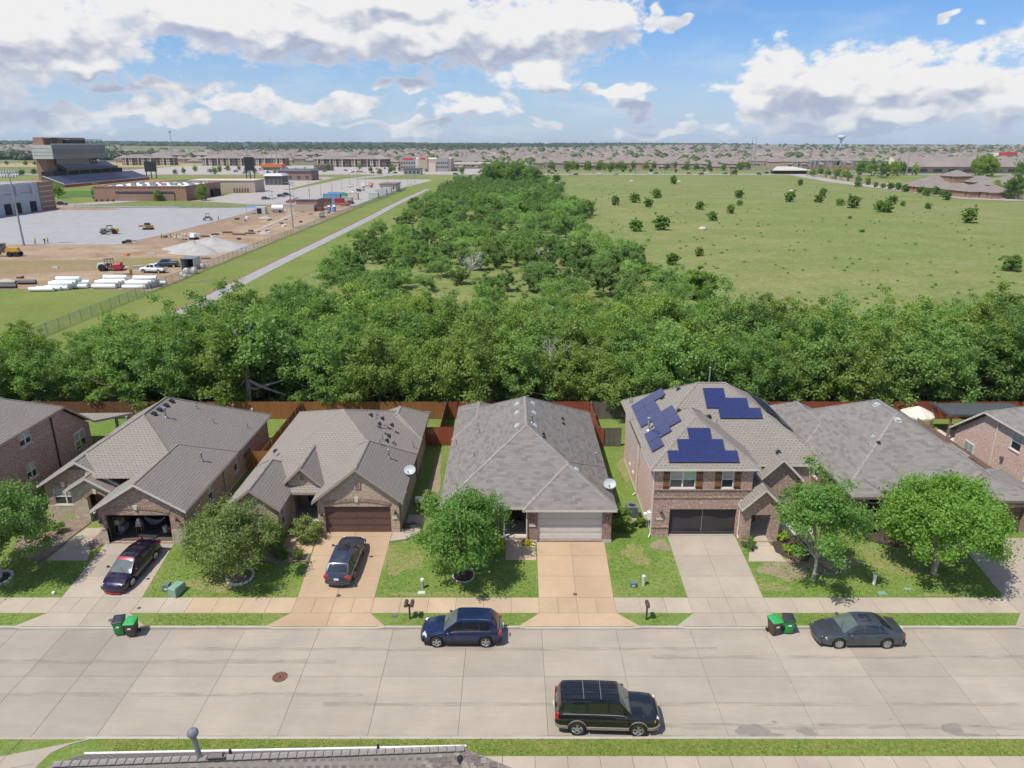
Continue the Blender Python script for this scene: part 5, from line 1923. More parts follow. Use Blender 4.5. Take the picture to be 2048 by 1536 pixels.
def bed(label, pts, mat, name='flower_bed', h=.06):
 cx, cy = sum(p[0] for p in pts) / len(pts), sum(p[1] for p in pts) / len(pts)
 o = sheet(name, pts, lambda y: zl(y) + h, mat, .12)
 setp(o, label, 'flower bed')
 return o
bed('mulch bed with curved edge before the open garage house', [(-35.2,45.0),(-34.2,44.7),(-33.8,43.9),(-32.6,43.7),(-31.95,45.2),(-31.6,48.4),(-35.1,49.3),(-35.6,46.5)], 'mulch_pale')
bed('small stony bed between walk and open garage', [(-30.2,45.3),(-29.35,44.9),(-29.1,45.75),(-29.3,46.9),(-30.1,46.6)], 'mulch_pale')
bed('long low bed of shrubs left of the hatchback drive', [(-18.6,43.9),(-16.2,43.45),(-14.1,43.6),(-14.1,44.4),(-16.3,44.6),(-16.4,45.5),(-18.8,45.5)], 'mulch_pale')
bed('narrow bed between middle porch and pale garage door', [(.75,45.1),(1.62,45.1),(1.65,45.62),(.75,46.5)], 'mulch')
bed('small dark bed with one clipped shrub left of the solar house porch', [(16.35,45.2),(17.0,44.7),(17.05,45.7),(16.4,46.35)], 'mulch')
bed('dark crescent bed right of the solar house porch', [(18.5,44.6),(19.4,43.7),(20.4,43.6),(21.0,44.5),(21.1,46.9),(19.1,47.4),(18.6,46.2)], 'mulch')
bed('shrub bed under the window of the grey roofed house', [(25.5,45.9),(27.0,45.2),(29.8,45.1),(31.0,46.0),(31.4,48.9),(25.6,48.8)], 'mulch')
m = MB()
m.tube([gl(16.9 + .0,43.55)[:2] + (zl(43.55) + .05,) if False else (18.95,43.5, zl(43.5) + .05),(19.9,43.3, zl(43.3) + .05),(20.8,43.7, zl(43.7) + .05),(21.3,44.6, zl(44.6) + .05),(21.2,45.6, zl(45.6) + .05)],.06,6)
m.tube([(20.9,43.5, zl(43.5) + .06),(21.5,42.7, zl(42.7) + .06),(22.0,42.3, zl(42.3) + .06)],.05,6)
setp(m.build('bed_edging', [M['edging']], None, 0), 'loose brown edging strip round the crescent bed', 'edging')
sp = [('large bushy shrub against the wall left of the brown garage porch', -16.9,45.0,1.15, 'leaf_bush', 1.4,.11),
 ('broad pale green shrub right of the tan house walk', -14.75,46.1,1.25, 'leaf_pale', 1.2,.11),
 ('clipped round shrub nearest the hatchback drive', -14.75,43.95,.5, 'leaf_bush', .5,.06),
 ('clipped round shrub second from the hatchback drive', -15.95,44.0,.55, 'leaf_bush', .55,.06),
 ('rounded green shrub left of the stone porch pillar', -33.0,46.9,.6, 'leaf_bush', .62,.07),
 ('smaller green shrub beside red flowers at the stone porch', -34.0,47.3,.5, 'leaf_bush', .5,.07),
 ('golden shrub half hidden behind the middle tree', -1.0,44.6,.75, 'leaf_lime', .75,.09),
 ('small bright yellow flowering shrub by the middle porch', 1.2,45.25,.36, 'leaf_yellow', .3,.06),
 ('clipped green shrub between solar house drive and porch', 16.75,45.0,.58, 'leaf_bush', .6,.06),
 ('lime green ball shrub behind its twin right of the solar porch', 19.4,45.9,.55, 'leaf_lime', .5,.06),
 ('lime green ball shrub in front of its twin right of the solar porch', 19.35,44.6,.5, 'leaf_lime', .42,.06),
 ('round clipped shrub at the left end under the grey roofed window', 26.2,47.2,.72, 'leaf_bush', .72,.08),
 ('middle shrub of the row under the grey roofed window', 27.7,47.2,.7, 'leaf_bush', .62,.08),
 ('right shrub of the row under the grey roofed window', 29.2,47.1,.75, 'leaf_bush', .6,.08),
 ('low spreading ground shrub before the grey roofed window', 28.0,45.8,.6, 'leaf_lime', .28,.07),
 ('dark leafy shrub in the gap right of the pale garage door', 8.1,47.3,.75, 'leaf_bush', 1.2,.13),
 ('small leafy shrub under the air conditioner', 9.6,47.9,.5, 'leaf_bush', .4,.1),
 ('pale shrub in the side yard right of the tan house', -6.35,50.0,.85, 'leaf_pale', 1.1,.11),
 ('shrub at the corner of the open garage house by the pale tree', -22.4,46.6,.6, 'leaf_bush', 1.0,.1),
 ('thin bare shrub behind the left brick house patio', -33.8,63.0,.7, 'leaf_cedar', .9,.08)]
for i, (lb, x, y, r, mt, rz, lf) in enumerate(sp):
 bush('shrub', lb, gl(x, y), r, mt, 40 + i, leaf=lf, rz=rz, n=26 if r < .7 else 40)
for i, (x, y) in enumerate(((-34.3,46.0),(-33.4,45.9))):
 t = thing('flower_clump', ('red flowers at the left in the stone porch bed', 'red flowers at the right in the stone porch bed')[i], 'flowers', gl(x, y))
 C_, Rd = crown_points(10,.25,.25,.15,90 + i, (0,0,.2))
 V, F = leaf_arrays(C_, Rd * 1.4,22,.08, i, (0,0,.1))
 link_mesh('petals', quad_mesh('petals', V, F, M['flower_red']), t)
 C_, Rd = crown_points(8,.28,.28,.1,95 + i, (0,0,.1))
 V, F = leaf_arrays(C_, Rd * 1.3,16,.08, i, (0,0,.1))
 link_mesh('leaves', quad_mesh('leaves', V, F, M['leaf_bush']), t)
# ================================================================ FENCES
def fence(label, a, b, mat, h=1.85, seed=0, posts=True, side=1, z0=1.0, group=None):
 a, b = Vector((*a, 0)), Vector((*b, 0))
 L = (b - a).length
 d = (b - a) / L
 nrm = Vector((d.y, -d.x, 0)) * side
 t = thing('wooden_fence', label, 'fence', (a.x, a.y, z0),0, group)
 q = random.Random(seed)
 m = MB()
 u = .0
 w = .14
 rz = math.atan2(d.y, d.x)
 while u < L - .05:
  c = a + d * (u + w / 2) + nrm * .03
  hh = h + q.uniform(-.025,.025)
  m.obox((c.x, c.y, z0 + .04),(w - .012,.018 + q.uniform(0,.006), hh), rz + q.uniform(-.01,.01))
  u += w
 m.build('pickets', [M[mat]], t, uv=False, kind='stuff')
 r_ = MB()
 for z in (.3,1.05, h - .15):
  c = a + d * L / 2 - nrm * .02
  r_.obox((c.x, c.y, z0 + z),(L, .04,.09), rz)
 r_.build('rail', [M[mat]], t, 0)
 if posts:
  n = max(2, int(L / 2.4) + 1)
  for k in range(n):
   c = a + d * (L * k / (n - 1)) - nrm * .08
   MB().cyl((c.x, c.y, z0 - .1),(c.x, c.y, z0 + h + .03),.035,.035,8).build('post', [M['galv']], t, 0)
 return t
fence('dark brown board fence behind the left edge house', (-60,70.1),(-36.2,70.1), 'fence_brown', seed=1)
fence('sunlit orange board fence behind the open garage house', (-36.2,70.1),(-21.6,70.1), 'fence_orange', seed=2)
fence('brown board fence behind the tan brick house', (-21.6,70.1),(-6.6,70.1), 'fence_orange', seed=3)
fence('red stained board fence behind the middle house', (-6.6,70.1),(8.0,70.1), 'fence_red', seed=4)
fence('weathered grey fence behind the solar house', (8.0,70.1),(23.6,70.1), 'fence_grey', seed=5)
fence('reddish board fence behind the umbrella and patio', (23.6,70.1),(60,70.1), 'fence_red', seed=6)
fence('side fence between the open garage house and the tan house', (-21.6,57.5),(-21.6,70.0), 'fence_orange', seed=7, side=-1)
fence('short board fence across the gap left of the tan house', (-23.0,57.5),(-20.3,57.5), 'fence_orange', seed=8)
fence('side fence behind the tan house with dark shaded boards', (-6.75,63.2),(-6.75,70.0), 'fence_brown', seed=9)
fence('red gate fence between the tan and the middle house', (-8.1,63.1),(-5.0,63.1), 'fence_red', seed=10)
fence('red side fence right of the middle house', (8.1,63.3),(8.1,70.0), 'fence_red', seed=11, side=-1)
fence('short red fence piece at the back corner of the middle house', (7.2,62.9),(8.65,62.9), 'fence_red', seed=12)
fence('weathered grey gate between middle and solar house', (8.7,62.9),(10.2,62.9), 'fence_grey', seed=13)
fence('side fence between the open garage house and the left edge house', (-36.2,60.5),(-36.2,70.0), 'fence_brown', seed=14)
fence('side fence right of the umbrella yard', (38.6,62.5),(38.6,70.0), 'fence_red', seed=15, side=-1)
for k, (px, py) in enumerate(((439,811),(465,811),(504,818))):
 p = aty(px, py, 70.0)
 setp(MB().box(p.x - .1, p.x + .1,69.94,70.03, p.z - .12, p.z + .12).build('fence_sign', [M['white_paint']], None, 0), 'small blank white card on the orange fence, %s' % ('leftmost', 'middle one', 'rightmost')[k], 'sign', 'cards on the orange fence')
# ================================================================ SMALL THINGS ON THE LOTS
def dish(label, H, px, py, az, r=.42):
 c = H.hit(px, py)
 t = thing('satellite_dish', label, 'satellite dish', c)
 m = MB()
 top = c + Vector((0,0,.55))
 m.tube([c, c + Vector((0,0,.3)), top],.025,8)
 m.tube([c + Vector((.25,.1,0)), c + Vector((0,0,.35))],.015,6)
 m.build('mast', [M['galv']], t, 0)
 d = Vector((math.sin(az) * .75, math.cos(az) * .75,.66)).normalized()
 a = d.cross(Vector((0,0,1))).normalized()
 b = a.cross(d).normalized()
 g = MB()
 rows = []
 for k in range(6):
  rr = r * k / 5
  rows.append([top + d * (.05 + .09 * (k / 5) ** 2) + (a * math.cos(2 * PI * j / 20) * rr * 1.1 + b * math.sin(2 * PI * j / 20) * rr * .92) for j in range(20)])
 g.grid(rows, 0, True)
 rows2 = [[p - d * .012 for p in r_] for r_ in rows]
 g.grid(rows2[::-1],0, True)
 g.build('reflector', [M['dish_grey']], t, uv=False, smooth=60)
 f = MB()
 tip = top + d * .42 - b * .28
 f.tube([top - b * r * .7 + d * .1, tip],.018,6)
 f.obox(tip, (.1,.08,.09))
 f.build('feed_arm', [M['iron']], t, 0)
dish('grey satellite dish on the tan house roof edge', H2,822,975, R(190))
dish('grey satellite dish on the middle house roof edge', H3,1219,982, R(190))
t = thing('air_conditioner', 'grey air conditioner unit on a pad beside the solar house', 'air conditioner', (9.1,49.3,1))
MB().box(8.6,9.65,48.8,49.85,.98,1.08).build('pad', [M['foundation']], t, 0)
MB().box(8.72,9.5,48.92,49.7,1.08,1.95).build('cabinet', [M['iron']], t, 0)
m = MB()
for k in range(14):
 z = 1.14 + k * .055
 m.box(8.70,9.52,48.90,49.72, z, z + .018)
m.build('louvre', [M['utility_dark']], t, 0)
MB().box(8.70,9.52,48.90,49.72,1.93,2.0).lathe((9.11,49.31,2.0),[(.34,0),(.34,.03),(.28,.035),(.26,.0)],20).build('top', [M['grey_metal']], t, 0)
MB().lathe((9.11,49.31,2.005),[(.27,0),(.001,.0)],20).obox((9.11,49.31,2.01),(.5,.06,.02)).obox((9.11,49.31,2.012),(.06,.5,.02)).build('fan', [M['plastic_black']], t, 0)
t = thing('meter_cluster', 'white utility meters and pipes on the solar house wall', 'meter', (10.0,47.3,1))
MB().box(9.85,10.08,47.0,47.35,2.0,2.6).build('meter_box', [M['white_paint']], t, 0)
MB().lathe((9.8,47.6,2.1),[(.001,0),(.14,.02),(.14,.16),(.001,.2)],12).build('dial', [M['poly_white']], t, 0)
MB().tube([(9.98,47.2,1.0),(9.98,47.2,2.0)],.03,6).tube([(9.95,47.6,1.0),(9.95,47.6,2.1)],.025,6).build('pipe', [M['galv']], t, 0)
def mailbox(label, x, y, n):
 t = thing('mailbox', label, 'mailbox', (x, y, zl(y)))
 z = zl(y)
 m = MB()
 m.box(x - .05, x + .05, y - .05, y + .05, z - .2, z + 1.0)
 if n == 2:
  m.box(x - .24, x + .24, y - .1, y + .1, z + .96, z + 1.02)
 m.build('post', [M['bronze_metal']], t, 0)
 for k in range(n):
  dx = (k - (n - 1) / 2) * .36
  b = MB()
  rows = []
  for yy in (-.28,-.25,.25,.28):
   s_ = .9 if abs(yy) > .26 else 1
   pr = [(-.11,0),(.11,0),(.11,.14)] + [(.11 * math.cos(a),.14 + .09 * math.sin(a)) for a in np.linspace(.3, PI - .3,6)] + [(-.11,.14)]
   rows.append([(x + dx + u * s_, y + yy, z + 1.02 + .01 + w * s_) for u, w in pr])
  b.grid(rows, 0, True)
  b.poly(rows[0])
  b.poly(rows[-1][::-1])
  bx = b.build('box', [M['bronze_metal']], t, uv=False, smooth=35)
  MB().box(x + dx + .115, x + dx + .13, y - .1, y + .05, z + 1.15, z + 1.2).build('flag', [M['red_paint']], bx, uv=False)
mailbox('pair of bronze mailboxes on one post by the blue crossover', -6.31,38.0,2)
mailbox('single dark mailbox on a post between the middle and solar drives', 8.3,37.95,1)
def bin_(label, x, y, rz, body, lid):
 t = thing('wheelie_bin', label, 'bin', (0,0,0))
 b = MB()
 rows = []
 for z, w, d in ((.08,.24,.26),(.1,.25,.27),(.62,.28,.33),(.9,.30,.36),(.93,.32,.38),(.98,.32,.38)):
  rr = .05
  ring_ = []
  for sx, sy, a0 in ((1,1,0),(-1,1,90),(-1,-1,180),(1,-1,270)):
   for a in (0,45,90):
    ring_.append((sx * (w - rr) + rr * math.cos(R(a0 + a)), sy * (d - rr) + rr * math.sin(R(a0 + a)), z))
  rows.append(ring_)
 b.grid(rows, 0, True)
 b.poly(rows[0][::-1])
 b.obox((0,-.30,.35),(.16,.02,.2),0)
 b.build('body', [M[body]], t, uv=False, smooth=35)
 l = MB()
 rows = []
 for z, w, d in ((.98,.33,.40),(1.02,.33,.40),(1.06,.28,.34),(1.075,.12,.15)):
  ring_ = []
  for sx, sy, a0 in ((1,1,0),(-1,1,90),(-1,-1,180),(1,-1,270)):
   for a in (0,45,90):
    ring_.append((sx * (w - .05) + .05 * math.cos(R(a0 + a)), sy * (d - .05) + .05 * math.sin(R(a0 + a)), z + .03 * sy))
  rows.append(ring_)
 l.grid(rows, 0, True)
 l.poly(rows[-1])
 l.build('lid', [M[lid]], t, uv=False, smooth=35)
 MB().tube([(-.28,.42,.98),(.28,.42,.98)],.022,6).obox((-.26,.38,.93),(.04,.1,.08)).obox((.26,.38,.93),(.04,.1,.08)).build('handle', [M['bin_dark']], t, 0)
 for sx in (-1,1):
  w = MB()
  w.lathe((sx * .27,.30,.12),[(.001,0),(.11,.0),(.12,.02),(.12,.05),(.001,.06)],14,0, 'y')
  for i, v in enumerate(w.v):
   dx, dy, dz = v[0] - sx * .27, v[1] - .30, v[2]
   w.v[i] = (sx * .27 + dy - .03,.30 + dx, dz)
  w.build('wheel', [M['rubber']], t, 0)
 MB().box(-.09,.09,-.365,-.345,.62,.7).build('emblem', [M['poly_white']], t, 0)
 t.location = (x, y, .02)
 t.rotation_euler = (0,0, rz)
 return t
bin_('green wheelie bin with black lid at the left kerb', -23.55,36.75, R(12), 'bin_green', 'bin_dark')
bin_('brown wheelie bin with bright green lid at the left kerb', -22.75,36.6, R(5), 'bin_brown', 'bin_green')
bin_('brown wheelie bin with bright green lid near the grey sedan', 15.75,36.75, R(14), 'bin_brown', 'bin_green')
bin_('slim green wheelie bin with dark lid next to the grey sedan', 16.62,36.9, R(-2), 'bin_green', 'bin_dark')
def pedestal(label, px, py, size, mat, rz=0, name='utility_box', top=.9, lidm=None):
 p = at(px, py, .5)
 z = zl(p.y)
 t = thing(name, label, 'utility box', (p.x, p.y, z))
 m = MB()
 m.obox((p.x, p.y, z - .05),(size[0], size[1], size[2] * .8 + .05), rz, 0,.97)
 m.build('cabinet', [M[mat]], t, 0)
 MB().obox((p.x, p.y, z + size[2] * .8),(size[0] * 1.02, size[1] * 1.02, size[2] * .2), rz, 0, top).build('lid', [M[lidm or mat]], t, 0)
 MB().obox((p.x, p.y - size[1] / 2 - .004, z + size[2] * .3),(size[0] * .4,.01, size[2] * .2), rz).build('notice', [M['poly_white']], t, 0)
def post(label, px, py, h, r, mat, capm):
 p = at(px, py, .5)
 z = zl(p.y)
 t = thing('utility_post', label, 'utility post', (p.x, p.y, z))
 MB().cyl((p.x, p.y, z - .1),(p.x, p.y, z + h * .8), r, r, 14).build('tube', [M[mat]], t, uv=False, smooth=40)
 MB().lathe((p.x, p.y, z + h * .78),[(r * 1.12,0),(r * 1.12, h * .2),(r * .9, h * .23),(.001, h * .24)],14).build('cap', [M[capm]], t, uv=False, smooth=40)
pedestal('small dark green utility cabinet by the left drive', 334,1175,(.42,.42,.5), 'utility_dark')
pedestal('large pale green transformer cabinet by the left drive', 354,1180,(.62,.95,.62), 'utility_green', R(-18), top=.85)
pedestal('low dark utility box on the lawn between middle and solar drives', 1266,1168,(.4,.4,.32), 'utility_dark')
post('pale green utility post between the middle and solar drives', 1287,1167,.75,.12, 'utility_pale', 'utility_pale')
post('white capped grey utility post on the middle lawn', 845,1172,.72,.1, 'galv', 'poly_white')
post('white utility post on the lawn before the round tree', 1748,1166,.75,.1, 'poly_white', 'poly_white')
def flatlid(label, px, py, w, d, mat):
 p = at(px, py, .25)
 z = zl(p.y)
 m = MB()
 m.obox((p.x, p.y, z - .02),(w, d, .05), R(4),0,.96)
 m.obox((p.x, p.y, z + .03),(w * .8, d * .7,.01), R(4))
 setp(m.build('ground_lid', [M[mat]], None, 0), label, 'lid')
flatlid('flat pale green lid in the middle lawn by the walk', 843,1186,.5,.3, 'utility_pale')
flatlid('flat green lid in the lawn near the grey sedan', 1764,1187,.6,.38, 'utility_green')
flatlid('smaller flat green lid right of its neighbour in the right lawn', 1815,1180,.45,.28, 'utility_green')
flatlid('flat grey lid in the verge by the paired mailboxes', 789,1229,.35,.25, 'iron')
p = at(107,1184,.4)
setp(MB().lathe((p.x, p.y, zl(p.y) - .02),[(.09,0),(.12,.1),(.08,.2),(.001,.23)],12).build('lawn_marker', [M['poly_white']], None, uv=False, smooth=50), 'small white dome marker on the left lawn', 'marker')
m = MB()
q = random.Random(5)
for k in range(5):
 c = Vector((-7.6 + q.uniform(-.35,.35),47.2 + q.uniform(-.5,.9),1.14 + .03 * k))
 rr = q.uniform(.28,.5)
 m.tube([c + Vector((rr * math.cos(a), rr * math.sin(a) * .8,.02 * math.sin(3 * a))) for a in np.linspace(0,2 * PI, 18)],.022,5)
setp(m.build('garden_hose', [M['bin_dark']], None, 0), 'dark coiled garden hose on the slab right of the brown garage', 'hose')
t = thing('hose_reel_cart', 'small pale cart behind the hoses beside the tan house', 'cart', (-7.4,50.6,1))
MB().obox((-7.3,51.6,1.1),(.7,.5,.35)).build('tray', [M['poly_white']], t, 0)
MB().cyl((-7.65,51.6,1.12),(-6.95,51.6,1.12),.12,.12,10).build('axle', [M['rubber']], t, 0)
# patio umbrella, shade roof and pots behind the right hand houses
u = aty(1836,822,66.0)
t = thing('patio_umbrella', 'cream patio umbrella open behind the grey roofed house', 'umbrella', (u.x, 66.0,1))
c = MB()
zt = u.z + .5
n = 16
rows = []
for k, (rr, dz) in enumerate(((.05,0),(.7,-.28),(1.35,-.62),(1.55,-.76),(1.55,-.9))):
 rows.append([(u.x + rr * math.cos(2 * PI * j / n) * (1 if j % 2 == 0 else .95),66.0 + rr * math.sin(2 * PI * j / n) * (1 if j % 2 == 0 else .95), zt + dz - (0 if j % 2 == 0 else .03 * k)) for j in range(n)])
c.grid(rows[::-1],0, True)
c.build('canopy', [M['awning']], t, 0)
MB().cyl((u.x, 66,1),(u.x, 66, zt),.03,.03,8).lathe((u.x, 66, zt),[(.05,0),(.03,.08),(.001,.1)],8).build('pole', [M['bronze_metal']], t, 0)
for j in range(0, n, 2):
 MB().tube([(u.x, 66, zt - .06),(u.x + 1.5 * math.cos(2 * PI * j / n),66 + 1.5 * math.sin(2 * PI * j / n), zt - .78)],.012,4).build('rib', [M['bronze_metal']], t, 0)
t = thing('patio_cover', 'dark metal patio cover behind the pink brick house', 'patio cover', (44,65,1))
MB().poly([(41.6,64.2,3.75),(49.5,64.2,3.75),(49.5,67.8,3.55),(41.6,67.8,3.55)]).box(41.6,49.5,64.1,64.2,3.55,3.73).box(41.52,41.6,64.1,67.8,3.48,3.7).build('roof', [M['metal_roof']], t, 0)
for x, y in ((41.8,64.5),(41.8,67.4),(48.5,64.5)):
 MB().box(x - .09, x + .09, y - .09, y + .09,1,3.8).build('post', [M['trim_brown']], t, 0)
sheet('patio', [(37.6,60.6),(46,61.8),(46,67),(37.6,67)],1.04, 'paver', .05, kind='structure')
t = thing('patio_grill', 'dark grill with chimney vent in the yard behind the grey roofed house', 'grill', (37.2,64,1))
MB().box(36.6,37.6,63.8,64.4,1.3,1.9).lathe((37.1,64.1,1.9),[(.4,0),(.3,.2),(.001,.28)],10).build('body', [M['black_metal']], t, uv=False, smooth=40)
for x in (36.65,37.5):
 MB().box(x, x + .06,63.85,64.35,1.0,1.3).build('leg', [M['black_metal']], t, 0)
t = thing('planter_bench', 'small red planter with dark plant on the right patio', 'planter', (39.3,62.2,1))
MB().obox((39.3,62.2,1.04),(.9,.5,.4), R(10),0,1.1).build('trough', [M['red_paint']], t, 0)
C_, Rd = crown_points(8,.35,.3,.3,6,(0,0,.7))
V, F = leaf_arrays(C_, Rd * 1.2,40,.12,6,(0,0,.5))
link_mesh('plant', quad_mesh('plant', V, F, M['leaf_cedar']), t)
# ================================================================ VEHICLES
def interp(x, tab):
 if x <= tab[0][0]:
  return tab[0][1]
 for (a, va),(b, vb) in zip(tab, tab[1:]):
  if x <= b:
   return va + (vb - va) * (x - a) / (b - a)
 return tab[-1][1]
def smoothtab(x, tab):
 if x <= tab[0][0]:
  return tab[0][1]
 for (a, va),(b, vb) in zip(tab, tab[1:]):
  if x <= b:
   t = (x - a) / (b - a)
   t = t * t * (3 - 2 * t) * .5 + t * .5
   return va + (vb - va) * t
 return tab[-1][1]
def car(name, label, S, lite=False):
 """S: dict of a vehicle's shape; nose at +x, built at the origin"""
 t = thing(name, label, S.get('cat', 'car'))
 L, W = S['L'], S['W']
 hw = W / 2
 ax = S['axles']
 wr = S['wr']
 top = S['top']          # (x, z) hood, belt and tail line
 plan = S['plan']        # (x, half width factor)
 zlow = S['zlow']
 arch = wr + .055
 n = 26 if lite else 70
 xs = sorted(set(np.linspace(-L / 2, L / 2, n).tolist() + ([] if lite else [a + arch * k for a in ax for k in (-1,-.99,-.85,-.6,-.3,0,.3,.6,.85,.99,1)])))
 body = MB()
 rows = []
 side = {}
 for x in xs:
  w = hw * smoothtab(x, plan)
  zt = smoothtab(x, top)
  zb = smoothtab(x, S['bot'])
  for a in ax:
   if abs(x - a) < arch:
    zb = max(zb, wr + math.sqrt(max(0, arch ** 2 - (x - a) ** 2)) * .98)
  zb = min(zb, zt - .12)
  zm = max(zb + .03, zlow + .22)
  zm = min(zm, zt - .08)
  zs = max(zm + .02, zt - .10)
  half = [(w * .955, zb),(w * .995, zm),(w * 1.0,(zm + zs) / 2),(w * .975, zs),(w * .90, zt - .018),(w * .55, zt + .022 * (w / hw)),(0, zt + .035 * (w / hw))]
  side[x] = (w, zb, zm, zs, zt)
  row = [(x, y, z) for y, z in half] + [(x, -y, z) for y, z in half[-2::-1]]
  rows.append(row)
 body.grid(rows[::-1])
 body.poly(rows[0])
 body.poly(rows[-1][::-1])
 bo = body.build('body', [M[S['paint']]], t, uv=False, smooth=38)
 u = MB()
 u.box(-L / 2 + .25, L / 2 - .25,-hw * .82, hw * .82, zlow - .02, zlow + .5)
 u.build('underbody', [M['plastic_black']], t, 0)
 # cabin
 x1, x2, x3, x4 = S['cab']      # windscreen foot, roof front, roof rear, rear foot
 zr, cw, rw = S['roof'], S['cw'] * hw, S['rw'] * hw
 belt = lambda x: smoothtab(x, top) - .015
 zc1, zc4 = belt(x1), belt(x4)
 def rz(x):
  if x >= x2:
   s_ = (x1 - x) / (x1 - x2)
   return zc1 + (zr - zc1) * (s_ ** .9)
  if x <= x3:
   s_ = (x - x4) / (x3 - x4)
   return zc4 + (zr - .03 - zc4) * (s_ ** S.get('rp', .8))
  tt = (x - x3) / (x2 - x3)
  return zr - .03 * (1 - tt) + .035 * math.sin(PI * tt)
 def cs(x):
  """half section of the cabin at x: base half width, base z, top-edge half width, top z"""
  zt = rz(x)
  zb = belt(x) - .02
  f = min(1, max(0,(zt - zb) / (zr - zb)))
  e = min(1, max(.0,(x1 - x) / .5), max(.0,(x - x4) / .3 + .3))
  wb = min(cw, side_w(x) * .93)
  return wb, zb, wb + (rw - wb) * f, zt
 def side_w(x):
  return hw * smoothtab(x, plan)
 def P(x, v, sd):
  """point on the cabin side, v 0 at the belt to 1 at the roof edge"""
  wb, zb, wt, zt = cs(x)
  y = wb + (wt - wb) * (v ** 1.25)
  return Vector((x, sd * y, zb + (zt - .05 - zb) * v))
 def T(x, k):
  """point on the cabin top, k -1..1 across"""
  wb, zb, wt, zt = cs(x)
  return Vector((x, k * wt, zt - .05 * abs(k) ** 2.6))
 cx = sorted(set(np.linspace(x4, x1,12 if lite else 34).tolist() + [x2, x3]))
 cab = MB()
 rows = []
 for x in cx:
  r_ = [P(x, v, 1) for v in (0,.35,.7,1)] + [T(x, k) for k in (.96,.7,.35,0,-.35,-.7,-.96)] + [P(x, v, -1) for v in (1,.7,.35,0)]
  rows.append(r_)
 cab.grid(rows[::-1])
 cb = cab.build('cabin', [M[S['paint']]], t, uv=False, smooth=38)
 def patch(nm, xa, xb, ka, kb, off, mat, parent=t, nx=8, nk=8):
  m = MB()
  rr = []
  for i in range(nx + 1):
   x = xa + (xb - xa) * i / nx
   row = []
   for j in range(nk + 1):
    k = ka + (kb - ka) * j / nk
    p = T(x, k)
    p2 = T(x + .01, k)
    nrm = Vector((-(p2.z - p.z),0, p2.x - p.x)).normalized()
    if nrm.z < 0:
     nrm = -nrm
    row.append(p + nrm * off)
   rr.append(row)
  m.grid(rr if xb > xa else rr[::-1])
  return m.build(nm, [M[mat]], parent, uv=False, smooth=60)
 def sidepane(nm, xa, xb, va, vb, sd, mat, off=.012, lean=(0,0), parent=t):
  m = MB()
  rr = []
  for i in range(7):
   row = []
   for j in range(5):
    v = va + (vb - va) * j / 4
    a_ = xa + lean[0] * j / 4
    b_ = xb + lean[1] * j / 4
    x = a_ + (b_ - a_) * i / 6
    p = P(x, v, sd)
    row.append(p + Vector((0, sd * off, off * .35)))
   rr.append(row)
  m.grid(rr if sd < 0 else rr[::-1])
  return m.build(nm, [M[mat]], parent, uv=False, smooth=60)
 gl_ = 'glass_car'
 patch('windscreen', x2 + .03, x1 - .06,-.93,.93,.012, 'glass_screen')
 patch('rear_window', x4 + S.get('rg', (.12,.05))[0], x3 - S.get('rg', (.12,.05))[1],-.86,.86,.012, gl_)
 for sd in (1,-1):
  for (xa, xb, la, lb) in S['win']:
   sidepane('side_window', xa, xb, .16,.93, sd, gl_, lean=(la, lb))
 if 'sunroof' in S:
  patch('sunroof', S['sunroof'][0], S['sunroof'][1],-.55,.55,.012, gl_)
 # wheels
 for a in ax:
  for sd in (1,-1):
   wy = sd * (hw - .01)
   w = MB()
   prof = [(wr * .62,-.20),(wr * .90,-.21),(wr * .985,-.17),(wr, -.10),(wr, -.08),(wr * .985,-.02),(wr * .92,.005),(wr * .66,.0),(wr * .64,-.04)]
   w.lathe((a, wy, wr),[(r_, sd * z_) for r_, z_ in prof],16 if lite else 30,0, 'y')
   wo = w.build('wheel', [M['rubber']], t, uv=False, smooth=40)
   h = MB()
   h.lathe((a, wy, wr),[(wr * .66, sd * -.005),(wr * .60, sd * -.035),(.001, sd * -.05)],20,1, 'y')
   ns = S.get('spokes', 5)
   for k in range(ns):
    an = 2 * PI * k / ns + .3
    c0 = Vector((a + math.cos(an) * wr * .34, wy - sd * .025, wr + math.sin(an) * wr * .34))
    d = Vector((math.cos(an),0, math.sin(an)))
    pr = Vector((-d.z, 0, d.x))
    q0, q1 = wr * .10, wr * .16
    A = c0 - d * wr * .30
    B = c0 + d * wr * .29
    f = [A - pr * q0, A + pr * q0, B + pr * q1, B - pr * q1]
    of = Vector((0, sd * .024,0))
    h.poly([p + of for p in f] if sd < 0 else [p + of for p in f][::-1])
    for i in range(4):
     h.poly([f[i] + of, f[(i + 1) % 4] + of, f[(i + 1) % 4] - of, f[i] - of])
   h.lathe((a, wy, wr),[(wr * .16, sd * -.03),(wr * .16, sd * .005),(.001, sd * .01)],10,0, 'y')
   h.lathe((a, wy, wr),[(wr * .60, sd * -.02),(wr * .67, sd * .004),(wr * .69, sd * .002)],22,0, 'y')
   h.build('rim', [M['rim'], M['plastic_black']], wo, 0)
 if lite:
  return t
